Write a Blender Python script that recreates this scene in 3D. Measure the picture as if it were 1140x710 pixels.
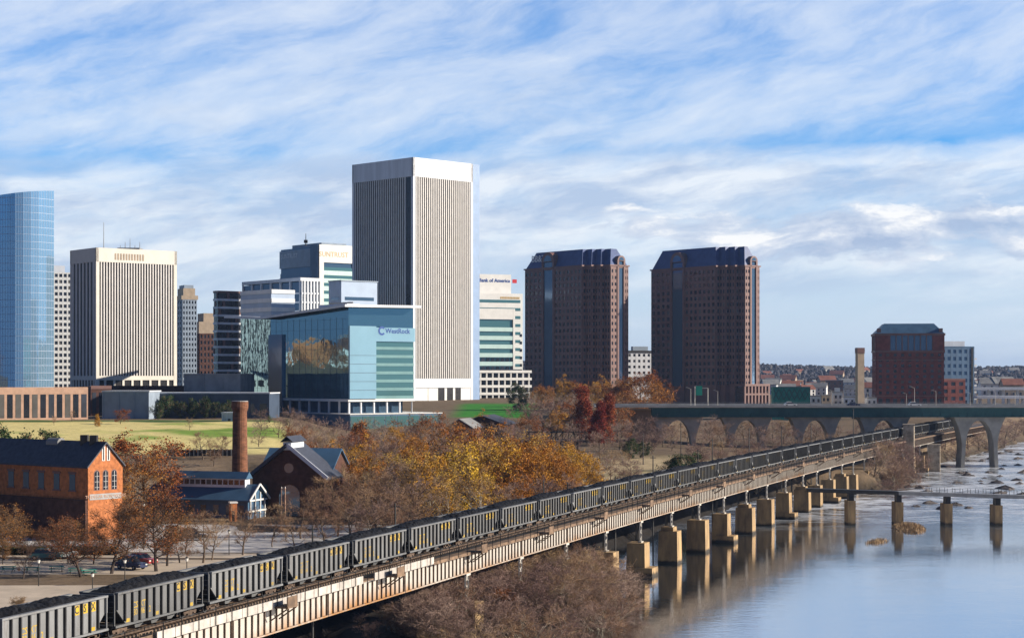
import bpy, math, random
import numpy as np
from mathutils import Vector, Matrix

for o in list(bpy.data.objects):
    bpy.data.objects.remove(o)
scene = bpy.context.scene
R = math.radians
random.seed(7)
# ------------------------------------------------------------------ camera
EYE, HOR, FPX = 33.0, 417.0, 2000.0           # eye height, horizon row, focal length in pixels of the photograph
cam_d = bpy.data.cameras.new('camera')
cam = bpy.data.objects.new('camera', cam_d)
scene.collection.objects.link(cam)
cam.location = (0, 0, EYE)
cam.rotation_euler = (R(90), 0, 0)
cam_d.sensor_width = 36.0
cam_d.lens = 36.0 * FPX / 1140.0
cam_d.shift_y = (HOR - 355.0) / 1140.0
cam_d.clip_start = 1.0
cam_d.clip_end = 30000.0
scene.camera = cam
# ------------------------------------------------------------------ sky and sun
SUN_EL = R(21)
SUN_AZ = math.atan2(0.985, -0.05)               # clockwise from +Y
S = Vector((math.sin(SUN_AZ) * math.cos(SUN_EL), math.cos(SUN_AZ) * math.cos(SUN_EL), math.sin(SUN_EL)))
world = bpy.data.worlds.new('World')
scene.world = world
world.use_nodes = True
nt = world.node_tree
nt.nodes.clear()


def N(tree, kind, **kw):
    n = tree.nodes.new(kind)
    for k, v in kw.items():
        setattr(n, k, v)
    return n


def L(tree, a, b):
    tree.links.new(a, b)


def math_node(tree, op, a, b=None, c=None, clamp=False):
    n = N(tree, 'ShaderNodeMath', operation=op)
    n.use_clamp = clamp
    for i, v in enumerate((a, b, c)):
        if v is None:
            continue
        if isinstance(v, (int, float)):
            n.inputs[i].default_value = v
        else:
            L(tree, v, n.inputs[i])
    return n.outputs[0]


def ramp(tree, fac, stops, interp='LINEAR'):
    n = N(tree, 'ShaderNodeValToRGB')
    n.color_ramp.interpolation = interp
    els = n.color_ramp.elements
    while len(els) < len(stops):
        els.new(0.5)
    for e, (p, c) in zip(els, stops):
        e.position = p
        e.color = (c, c, c, 1) if isinstance(c, (int, float)) else (*c, 1)
    L(tree, fac, n.inputs[0])
    return n.outputs[0]


def mixc(tree, fac, a, b, mode='MIX'):
    n = N(tree, 'ShaderNodeMix', data_type='RGBA', blend_type=mode)
    if isinstance(fac, (int, float)):
        n.inputs[0].default_value = fac
    else:
        L(tree, fac, n.inputs[0])
    for s, v in ((n.inputs[6], a), (n.inputs[7], b)):
        if isinstance(v, tuple):
            s.default_value = (*v, 1)
        else:
            L(tree, v, s)
    return n.outputs[2]


def noise(tree, vec, scale, detail=4.0, rough=0.55, dist=0.0, out=0):
    n = N(tree, 'ShaderNodeTexNoise')
    n.inputs['Scale'].default_value = scale
    n.inputs['Detail'].default_value = detail
    n.inputs['Roughness'].default_value = rough
    n.inputs['Distortion'].default_value = dist
    if vec is not None:
        L(tree, vec, n.inputs['Vector'])
    return n.outputs[out]


def mapping(tree, vec, loc=(0, 0, 0), rot=(0, 0, 0), sc=(1, 1, 1)):
    m = N(tree, 'ShaderNodeMapping')
    m.inputs['Location'].default_value = loc
    m.inputs['Rotation'].default_value = rot
    m.inputs['Scale'].default_value = sc
    L(tree, vec, m.inputs['Vector'])
    return m.outputs[0]


sky = N(nt, 'ShaderNodeTexSky', sky_type='NISHITA')
sky.sun_disc = False
sky.sun_elevation = SUN_EL
sky.sun_rotation = SUN_AZ
sky.altitude = 50
sky.air_density = 1.0
sky.dust_density = 0.3
sky.ozone_density = 3.0
SKY_TINT = (0.56, 1.36, 2.25)
CLOUD_LO, CLOUD_HI, HORIZON = (6.4, 7.8, 10.2), (11.3, 11.9, 12.6), (8.7, 10.0, 11.6)
tc = N(nt, 'ShaderNodeTexCoord')
sep = N(nt, 'ShaderNodeSeparateXYZ')
L(nt, tc.outputs['Generated'], sep.inputs[0])
az = math_node(nt, 'ARCTAN2', sep.outputs[0], sep.outputs[1])      # bearing of the sky point
el = math_node(nt, 'ARCSINE', sep.outputs[2])                      # its elevation
comb = N(nt, 'ShaderNodeCombineXYZ')
L(nt, az, comb.inputs[0])
L(nt, el, comb.inputs[1])
uv = comb.outputs[0]
# wind-drawn cirrus high up, a broken bank of cumulus lower down, milky air at the horizon
warp = noise(nt, mapping(nt, uv, sc=(7, 16, 1)), 1.0, 4, 0.55, out=1)
wv = N(nt, 'ShaderNodeVectorMath', operation='MULTIPLY_ADD')
L(nt, warp, wv.inputs[0])
wv.inputs[1].default_value = (0.055, 0.03, 0)
L(nt, uv, wv.inputs[2])
uvw = wv.outputs[0]
st1 = noise(nt, mapping(nt, mapping(nt, uvw, rot=(0, 0, R(-17))), loc=(3.1, 1.7, 0), sc=(10, 36, 1)), 1.0, 9, 0.66)
st2 = noise(nt, mapping(nt, mapping(nt, uvw, rot=(0, 0, R(-15))), loc=(9.6, 4.2, 0), sc=(5.0, 17, 1)), 1.0, 5, 0.55)
bk1 = noise(nt, mapping(nt, mapping(nt, uvw, rot=(0, 0, R(-7))), loc=(1.4, 7.7, 0), sc=(15, 46, 1)), 1.0, 9, 0.62)
bk2 = noise(nt, mapping(nt, mapping(nt, uvw, rot=(0, 0, R(-9))), loc=(5.4, 2.7, 0), sc=(4.0, 15, 1)), 1.0, 4, 0.5)
el_n = math_node(nt, 'MULTIPLY', el, 4.0)                          # 0.25 rad -> 1
az_n = math_node(nt, 'MULTIPLY_ADD', az, 1.6, 0.5)                 # about 0..1 across the view
tilt = math_node(nt, 'MULTIPLY_ADD', az_n, 0.10, el_n)
streak = math_node(nt, 'ADD', math_node(nt, 'MULTIPLY', st1, 0.6), math_node(nt, 'MULTIPLY', st2, 0.55))
highw = ramp(nt, el_n, [(0.0, 0.0), (0.40, 0.10), (0.48, 0.30), (0.56, 0.48), (0.80, 0.60)])
streak = math_node(nt, 'ADD', streak, math_node(nt, 'MULTIPLY', math_node(nt, 'SUBTRACT', highw, 0.5), 0.34))
streak = ramp(nt, streak, [(0.38, 0.02), (0.50, 0.22), (0.62, 0.52), (0.80, 0.85)])
bank = math_node(nt, 'ADD', math_node(nt, 'MULTIPLY', bk1, 0.55), math_node(nt, 'MULTIPLY', bk2, 0.55))
bandw = ramp(nt, math_node(nt, 'MULTIPLY_ADD', az_n, -0.04, math_node(nt, 'ADD', el_n, 0.02)), [(0.0, 0.0), (0.15, 0.15), (0.20, 0.60), (0.32, 0.95), (0.43, 0.92), (0.475, 0.55), (0.50, 0.12), (0.60, 0.0)])
bank_a = math_node(nt, 'ADD', bank, math_node(nt, 'MULTIPLY', math_node(nt, 'SUBTRACT', bandw, 0.5), 0.40))
bank_a = ramp(nt, bank_a, [(0.40, 0.0), (0.56, 0.45), (0.74, 0.9)])
shade = noise(nt, mapping(nt, mapping(nt, uvw, rot=(0, 0, R(-9))), loc=(2.2, 0.9, 0), sc=(11, 46, 1)), 1.0, 8, 0.62)
bcol = mixc(nt, ramp(nt, shade, [(0.40, 0.0), (0.50, 0.45), (0.60, 1.0)]), CLOUD_LO, CLOUD_HI)
skyc = mixc(nt, 1.0, sky.outputs[0], SKY_TINT, 'MULTIPLY')
c1 = mixc(nt, streak, skyc, CLOUD_HI)
low = ramp(nt, el_n, [(0.0, 0.95), (0.10, 0.88), (0.20, 0.74), (0.34, 0.32), (0.46, 0.0)])
c1 = mixc(nt, low, c1, HORIZON)
c2 = mixc(nt, bank_a, c1, bcol)
# heaped clouds over the south bank: lit from the right, grey below
cu_v = mapping(nt, mapping(nt, uvw, rot=(0, 0, R(-4))), loc=(7.7, 3.1, 0), sc=(17, 42, 1))
cu1 = noise(nt, cu_v, 1.0, 9, 0.6)
cu_o = N(nt, 'ShaderNodeVectorMath', operation='ADD')
L(nt, cu_v, cu_o.inputs[0])
cu_o.inputs[1].default_value = (0.16, 0.30, 0)
cu2 = noise(nt, cu_o.outputs[0], 1.0, 9, 0.6)
cu_w = math_node(nt, 'MULTIPLY', ramp(nt, el_n, [(0.19, 0.0), (0.25, 0.9), (0.33, 1.0), (0.40, 0.3), (0.46, 0.1)]), ramp(nt, az_n, [(0.45, 0.25), (0.72, 1.0)]))
cu_a = math_node(nt, 'ADD', cu1, math_node(nt, 'MULTIPLY', math_node(nt, 'SUBTRACT', cu_w, 0.6), 0.42))
cu_a = ramp(nt, cu_a, [(0.52, 0.0), (0.60, 0.75), (0.72, 0.95)])
cu_l = math_node(nt, 'MULTIPLY_ADD', math_node(nt, 'SUBTRACT', cu1, cu2), 2.4, 0.42)
cu_c = ramp(nt, cu_l, [(0.15, (5.2 / 13, 6.6 / 13, 9.2 / 13)), (0.5, (8.5 / 13, 9.4 / 13, 11 / 13)), (0.75, (1, 1, 1))])
cu_c = mixc(nt, 1.0, cu_c, (13.0, 13.0, 13.0), 'MULTIPLY')
c2 = mixc(nt, cu_a, c2, cu_c)
# the clouds stand in the east; the rest is clear, dimmed to deepen shade
absaz = math_node(nt, 'ABSOLUTE', az)
here = math_node(nt, 'MULTIPLY', ramp(nt, math_node(nt, 'MULTIPLY', absaz, 0.5), [(0.35, 1.0), (0.6, 0.12)]), ramp(nt, el, [(0.30, 1.0), (0.6, 0.15)]))
clear = mixc(nt, low, mixc(nt, 1.0, sky.outputs[0], (0.22, 0.40, 0.68), 'MULTIPLY'), (1.0, 1.7, 3.0))
c2 = mixc(nt, here, clear, c2)
bg = N(nt, 'ShaderNodeBackground')
bg.inputs[1].default_value = 0.057
L(nt, c2, bg.inputs[0])
wo = N(nt, 'ShaderNodeOutputWorld')
L(nt, bg.outputs[0], wo.inputs[0])

sd = bpy.data.lights.new('sun', 'SUN')
sd.energy = 5.0
sd.angle = R(0.5)
sd.color = (1.0, 0.90, 0.76)
sun = bpy.data.objects.new('sun', sd)
scene.collection.objects.link(sun)
sun.rotation_euler = (-S).to_track_quat('-Z', 'Y').to_euler()
sun.location = S * 400
scene.view_settings.view_transform = 'Standard'
scene.view_settings.look = 'None'
scene.view_settings.gamma = 1.0
scene.view_settings.exposure = 0.5
scene.cycles.max_bounces = 6
scene.cycles.diffuse_bounces = 1
scene.cycles.glossy_bounces = 3
scene.cycles.transparent_max_bounces = 6
scene.cycles.volume_bounces = 0


# ------------------------------------------------------------------ materials
def mat(name, col, rough=0.75, var=0.18, scale=0.6, bump=0.0, metal=0.0, col2=None, spec=0.4, stretch=(1, 1, 1), lo=0.35, hi=0.65, coords='pos'):
    m = bpy.data.materials.new(name)
    m.use_nodes = True
    t = m.node_tree
    b = t.nodes['Principled BSDF']
    b.inputs['Roughness'].default_value = rough
    b.inputs['Metallic'].default_value = metal
    b.inputs['Specular IOR Level'].default_value = spec
    if coords == 'pos':
        v = N(t, 'ShaderNodeNewGeometry').outputs['Position']
    else:
        v = N(t, 'ShaderNodeTexCoord').outputs['Object']
    v = mapping(t, v, sc=stretch)
    nz = noise(t, v, scale, 5, 0.6)
    f = ramp(t, nz, [(lo, 0.0), (hi, 1.0)])
    a = tuple(c * (1 - var) for c in col)
    bb = col2 if col2 else tuple(min(1, c * (1 + var)) for c in col)
    c = mixc(t, f, a, bb)
    L(t, c, b.inputs['Base Color'])
    if bump:
        bn = N(t, 'ShaderNodeBump')
        bn.inputs['Strength'].default_value = bump
        bn.inputs['Distance'].default_value = 0.3
        L(t, nz, bn.inputs['Height'])
        L(t, bn.outputs[0], b.inputs['Normal'])
    return m


def glass(name, col, rough=0.06, metal=0.6, wob=0.02, scale=0.15):
    m = bpy.data.materials.new(name)
    m.use_nodes = True
    t = m.node_tree
    b = t.nodes['Principled BSDF']
    b.inputs['Base Color'].default_value = (*col, 1)
    b.inputs['Roughness'].default_value = rough
    b.inputs['Metallic'].default_value = metal
    b.inputs['Specular IOR Level'].default_value = 0.7
    v = N(t, 'ShaderNodeNewGeometry').outputs['Position']
    nz = noise(t, v, scale, 3, 0.5)
    bn = N(t, 'ShaderNodeBump')
    bn.inputs['Strength'].default_value = wob
    bn.inputs['Distance'].default_value = 1.0
    L(t, nz, bn.inputs['Height'])
    L(t, bn.outputs[0], b.inputs['Normal'])
    return m


def leafmat(name, cols, rough=0.8, scale=0.35, rnd=0.25):
    """Foliage or twigs: clump-to-clump and plant-to-plant colour variation."""
    m = bpy.data.materials.new(name)
    m.use_nodes = True
    t = m.node_tree
    b = t.nodes['Principled BSDF']
    b.inputs['Roughness'].default_value = rough
    b.inputs['Specular IOR Level'].default_value = 0.15
    g = N(t, 'ShaderNodeNewGeometry')
    n1 = noise(t, g.outputs['Position'], scale, 4, 0.65)
    stops = [(0.3 + 0.4 * i / (len(cols) - 1), c) for i, c in enumerate(cols)]
    c = ramp(t, n1, stops)
    oi = N(t, 'ShaderNodeObjectInfo')
    h = N(t, 'ShaderNodeHueSaturation')
    L(t, math_node(t, 'MULTIPLY_ADD', oi.outputs['Random'], rnd * 2, 1 - rnd), h.inputs['Value'])
    L(t, math_node(t, 'MULTIPLY_ADD', oi.outputs['Random'], 0.03, 0.485), h.inputs['Hue'])
    L(t, c, h.inputs['Color'])
    L(t, h.outputs[0], b.inputs['Base Color'])
    return m


M = {}
M['white'] = mat('white_paint', (0.78, 0.77, 0.74), 0.6, 0.06, 0.2)
M['cream'] = mat('cream_precast', (0.74, 0.70, 0.62), 0.7, 0.06, 0.2)
M['cool_white'] = mat('pale_aluminium', (0.72, 0.74, 0.78), 0.45, 0.09, 0.3, stretch=(1, 1, 0.12))
M['fin'] = mat('pale_fin', (0.72, 0.69, 0.66), 0.6, 0.06, 0.3)
M['slot'] = mat('dark_slot_glass', (0.025, 0.022, 0.022), 0.25, 0.3, 0.3, spec=0.5)
M['grey'] = mat('grey_concrete', (0.36, 0.36, 0.36), 0.8, 0.18, 0.25)
M['blue_grey'] = mat('blue_grey_panel', (0.28, 0.34, 0.42), 0.6, 0.12, 0.25)
M['concrete'] = mat('pier_concrete', (0.34, 0.235, 0.13), 0.85, 0.35, 0.5, bump=0.4, col2=(0.48, 0.32, 0.155), stretch=(1, 1, 0.35))
M['stone'] = mat('old_stone', (0.36, 0.30, 0.23), 0.9, 0.35, 0.8, bump=0.5)
M['bridge_conc'] = mat('bridge_concrete', (0.38, 0.36, 0.32), 0.8, 0.2, 0.3)
M['brown_stone'] = mat('granite_cladding', (0.20, 0.108, 0.092), 0.55, 0.10, 0.2)
M['brick_tower'] = mat('dark_brick', (0.19, 0.06, 0.05), 0.85, 0.25, 0.5)
M['brick_orange'] = mat('orange_brick', (0.47, 0.165, 0.06), 0.9, 0.26, 1.5, bump=0.15)
M['brick_pink'] = mat('pink_brick', (0.56, 0.35, 0.25), 0.85, 0.12, 0.6)
M['brick_dark'] = mat('sooty_brick', (0.10, 0.045, 0.032), 0.9, 0.3, 1.0)
M['brick_stack'] = mat('stack_brick', (0.20, 0.085, 0.045), 0.9, 0.35, 0.9, bump=0.3, stretch=(1, 1, 3))
M['tan'] = mat('tan_stone', (0.42, 0.33, 0.24), 0.8, 0.12, 0.4)
M['slate'] = mat('slate_roof', (0.055, 0.062, 0.085), 0.6, 0.25, 1.2, bump=0.2)
M['roof_blue'] = mat('blue_metal_roof', (0.05, 0.085, 0.22), 0.4, 0.15, 0.3)
M['roof_blue2'] = mat('steel_blue_roof', (0.06, 0.13, 0.22), 0.5, 0.15, 0.3)
M['pale_blue'] = mat('pale_blue_panel', (0.42, 0.52, 0.68), 0.5, 0.06, 0.2)
M['navy_panel'] = mat('navy_panel', (0.06, 0.085, 0.13), 0.5, 0.2, 0.2)
M['roof_grey'] = mat('flat_roof', (0.25, 0.25, 0.25), 0.9, 0.2, 0.2)
M['roof_red'] = mat('red_roof', (0.25, 0.10, 0.07), 0.9, 0.2, 0.2)
M['win'] = mat('dark_window_glass', (0.02, 0.022, 0.03), 0.15, 0.3, 0.2, spec=0.8)
M['win_blue'] = glass('blue_window_glass', (0.10, 0.18, 0.28), 0.08, 0.5)
M['win_green'] = glass('green_window_glass', (0.13, 0.30, 0.32), 0.10, 0.5)
M['win_mid'] = mat('grey_window_glass', (0.05, 0.055, 0.07), 0.12, 0.3, 0.2, spec=0.9)
M['win_blind'] = mat('window_with_blind', (0.12, 0.11, 0.10), 0.5, 0.2, 0.2)
M['mirror_blue'] = glass('mirror_glass_blue', (0.72, 0.94, 1.0), 0.04, 0.92, 0.05, 0.12)
M['mirror_teal'] = glass('mirror_glass_teal', (0.22, 0.42, 0.52), 0.03, 0.92, 0.06, 0.10)
M['spandrel_green'] = mat('pale_green_panel', (0.55, 0.74, 0.70), 0.4, 0.05, 0.2)
M['teal_panel'] = mat('teal_panel', (0.18, 0.34, 0.35), 0.3, 0.08, 0.2)
M['steel'] = mat('grey_steel', (0.30, 0.30, 0.30), 0.5, 0.2, 0.6)
M['dark_steel'] = mat('dark_steel', (0.035, 0.033, 0.032), 0.6, 0.3, 0.6)
M['light_steel'] = mat('weathered_white_steel', (0.52, 0.49, 0.44), 0.6, 0.2, 0.7)
M['green_steel'] = mat('green_bridge_steel', (0.035, 0.12, 0.115), 0.5, 0.15, 0.3)
M['green_sign'] = mat('green_sign_sheet', (0.02, 0.32, 0.22), 0.5, 0.05, 0.3)
M['green_mesh'] = mat('green_site_mesh', (0.03, 0.26, 0.20), 0.8, 0.2, 0.5)
M['timber'] = mat('weathered_timber', (0.17, 0.115, 0.08), 0.9, 0.35, 0.8, col2=(0.26, 0.17, 0.11))
M['parapet'] = mat('pale_walkway_panel', (0.46, 0.42, 0.38), 0.85, 0.2, 0.8)
M['car_side'] = mat('hopper_grey_paint', (0.175, 0.18, 0.185), 0.6, 0.22, 0.5, stretch=(1, 1, 0.4), lo=0.3, hi=0.7)
M['car_dark'] = mat('hopper_dark_steel', (0.035, 0.035, 0.037), 0.7, 0.3, 1.0)
M['coal'] = mat('coal', (0.010, 0.010, 0.012), 0.7, 0.4, 2.2, bump=0.9, spec=0.15)
M['yellow'] = mat('yellow_paint', (0.50, 0.33, 0.025), 0.6, 0.15, 1.0)
M['rust'] = mat('rusty_truck', (0.11, 0.075, 0.055), 0.85, 0.4, 1.5)
M['ink'] = mat('dark_lettering', (0.03, 0.03, 0.035), 0.7, 0.1)
M['sign_blue'] = mat('blue_lettering', (0.01, 0.07, 0.32), 0.5, 0.05)
M['sign_red'] = mat('red_mark', (0.6, 0.03, 0.04), 0.5, 0.05)
M['sign_white'] = mat('white_lettering', (0.8, 0.8, 0.8), 0.5, 0.03)
M['sign_gold'] = mat('gold_lettering', (0.62, 0.42, 0.16), 0.5, 0.05)
M['bark'] = mat('grey_brown_bark', (0.13, 0.095, 0.07), 0.9, 0.3, 1.2)
M['bark_pale'] = mat('pale_bark', (0.42, 0.37, 0.29), 0.9, 0.35, 0.9)
M['bark_dark'] = mat('dark_bark', (0.06, 0.045, 0.038), 0.9, 0.3, 1.2)
M['twig'] = leafmat('brown_twigs', [(0.19, 0.115, 0.07), (0.33, 0.21, 0.125), (0.46, 0.30, 0.18)])
M['twig_dark'] = leafmat('dark_twigs', [(0.10, 0.06, 0.04), (0.17, 0.10, 0.06), (0.26, 0.15, 0.085)])
M['twig_purple'] = leafmat('purple_twigs', [(0.17, 0.105, 0.09), (0.30, 0.20, 0.165), (0.44, 0.31, 0.25)])
M['leaf_rust'] = leafmat('rust_leaves', [(0.19, 0.065, 0.02), (0.32, 0.115, 0.028), (0.42, 0.18, 0.05)])
M['leaf_orange'] = leafmat('orange_leaves', [(0.26, 0.10, 0.015), (0.48, 0.20, 0.025), (0.55, 0.28, 0.05)])
M['leaf_yellow'] = leafmat('yellow_leaves', [(0.30, 0.18, 0.05), (0.54, 0.32, 0.06), (0.68, 0.36, 0.045)])
M['leaf_gold'] = leafmat('gold_leaves', [(0.42, 0.21, 0.02), (0.60, 0.32, 0.03), (0.68, 0.38, 0.05)])
M['leaf_red'] = leafmat('red_leaves', [(0.15, 0.028, 0.014), (0.29, 0.06, 0.022), (0.36, 0.10, 0.03)])
M['leaf_green'] = leafmat('evergreen_leaves', [(0.02, 0.04, 0.015), (0.045, 0.08, 0.03), (0.08, 0.12, 0.04)])
M['dry_grass'] = leafmat('dry_grass', [(0.25, 0.17, 0.09), (0.38, 0.27, 0.15), (0.48, 0.34, 0.19)])
M['wood_far'] = leafmat('far_winter_wood', [(0.045, 0.048, 0.06), (0.07, 0.066, 0.075), (0.10, 0.088, 0.085)], scale=0.02)  # blue of the distant air is tinted into the wood colour
M['rock'] = mat('river_rock', (0.13, 0.11, 0.10), 0.85, 0.35, 0.8, bump=0.5)
M['asphalt'] = mat('asphalt', (0.06, 0.06, 0.062), 0.9, 0.2, 0.4)
M['pale_road'] = mat('pale_pavement', (0.56, 0.46, 0.35), 0.9, 0.14, 0.25)
M['hedge'] = leafmat('hedge_leaves', [(0.02, 0.025, 0.012), (0.04, 0.05, 0.02), (0.07, 0.07, 0.03)])
M['canvas'] = mat('pale_green_canvas', (0.50, 0.62, 0.52), 0.8, 0.05)
M['tyre'] = mat('tyre_rubber', (0.02, 0.02, 0.02), 0.9, 0.1)
M['car_teal'] = mat('teal_car_paint', (0.06, 0.17, 0.19), 0.3, 0.05)
M['car_white'] = mat('white_car_paint', (0.75, 0.75, 0.74), 0.3, 0.05)
M['car_navy'] = mat('navy_car_paint', (0.03, 0.04, 0.10), 0.3, 0.05)
M['car_red'] = mat('red_car_paint', (0.35, 0.05, 0.05), 0.3, 0.05)
M['black_paint'] = mat('black_paint', (0.02, 0.02, 0.022), 0.35, 0.1)
M['tan_box'] = mat('tan_box_paint', (0.62, 0.50, 0.38), 0.7, 0.05)
M['lamp_glass'] = mat('milky_lamp_glass', (0.8, 0.78, 0.72), 0.4, 0.03)


def car_material():
    m = bpy.data.materials['hopper_grey_paint']
    t = m.node_tree
    b = t.nodes['Principled BSDF']
    c = b.inputs['Base Color'].links[0].from_socket
    g = N(t, 'ShaderNodeNewGeometry').outputs['Position']
    drip = noise(t, mapping(t, g, sc=(1, 1, 0.18)), 1.6, 6, 0.7)
    c = mixc(t, ramp(t, drip, [(0.56, 0.0), (0.72, 0.75)]), c, (0.085, 0.055, 0.04))
    oi = N(t, 'ShaderNodeObjectInfo')
    h = N(t, 'ShaderNodeHueSaturation')
    L(t, math_node(t, 'MULTIPLY_ADD', oi.outputs['Random'], 0.55, 0.66), h.inputs['Value'])
    L(t, c, h.inputs['Color'])
    L(t, h.outputs[0], b.inputs['Base Color'])


car_material()


def stain_material():
    t = bpy.data.materials['pier_concrete'].node_tree
    b = t.nodes['Principled BSDF']
    c = b.inputs['Base Color'].links[0].from_socket
    p = N(t, 'ShaderNodeNewGeometry').outputs['Position']
    sp = N(t, 'ShaderNodeSeparateXYZ')
    L(t, p, sp.inputs[0])
    h = math_node(t, 'ADD', sp.outputs[2], math_node(t, 'MULTIPLY', noise(t, p, 0.9, 4, 0.6), 0.9))
    wet = ramp(t, math_node(t, 'MULTIPLY', h, 0.5), [(0.40, 1.0), (0.62, 0.0)])
    run = noise(t, mapping(t, p, sc=(1.5, 1.5, 0.12)), 1.0, 5, 0.65)
    c = mixc(t, ramp(t, run, [(0.52, 0.0), (0.70, 0.65)]), c, (0.12, 0.09, 0.065))
    L(t, mixc(t, wet, c, (0.05, 0.042, 0.033)), b.inputs['Base Color'])
    t = bpy.data.materials['yellow_paint'].node_tree
    b = t.nodes['Principled BSDF']
    c = b.inputs['Base Color'].links[0].from_socket
    p = N(t, 'ShaderNodeNewGeometry').outputs['Position']
    f = math_node(t, 'ADD', noise(t, p, 1.4, 4, 0.7), math_node(t, 'MULTIPLY', noise(t, p, 0.07, 1, 0.5), 0.9))
    L(t, mixc(t, ramp(t, math_node(t, 'MULTIPLY', f, 0.6), [(0.50, 0.0), (0.72, 0.8)]), c, (0.16, 0.135, 0.09)), b.inputs['Base Color'])


stain_material()


def girder_material():
    m = bpy.data.materials.new('rusting_girder_paint')
    m.use_nodes = True
    t = m.node_tree
    b = t.nodes['Principled BSDF']
    b.inputs['Roughness'].default_value = 0.7
    p = N(t, 'ShaderNodeNewGeometry').outputs['Position']
    s = N(t, 'ShaderNodeSeparateXYZ')
    L(t, p, s.inputs[0])
    big = noise(t, p, 0.035, 2, 0.5)
    fine = noise(t, mapping(t, p, sc=(1, 1, 0.25)), 1.2, 5, 0.65)
    low = math_node(t, 'MULTIPLY_ADD', s.outputs[2], -0.30, 3.02)
    low = math_node(t, 'SUBTRACT', low, math_node(t, 'MULTIPLY', ramp(t, math_node(t, 'MULTIPLY', s.outputs[1], 0.001), [(0.22, 0.0), (0.40, 1.0)]), 0.12))      # wear grows towards the bottom flange
    r = math_node(t, 'ADD', math_node(t, 'MULTIPLY', big, 1.5), math_node(t, 'MULTIPLY', fine, 0.9))
    r = math_node(t, 'ADD', r, low)
    f = ramp(t, math_node(t, 'MULTIPLY', r, 0.4), [(0.50, 0.0), (0.70, 1.0)])
    paint = mixc(t, fine, (0.58, 0.55, 0.50), (0.33, 0.29, 0.25))
    rust = mixc(t, fine, (0.15, 0.07, 0.04), (0.48, 0.24, 0.07))
    L(t, mixc(t, f, paint, rust), b.inputs['Base Color'])
    return m


M['girder'] = girder_material()

# ------------------------------------------------------------------ helpers
COL = scene.collection


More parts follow.
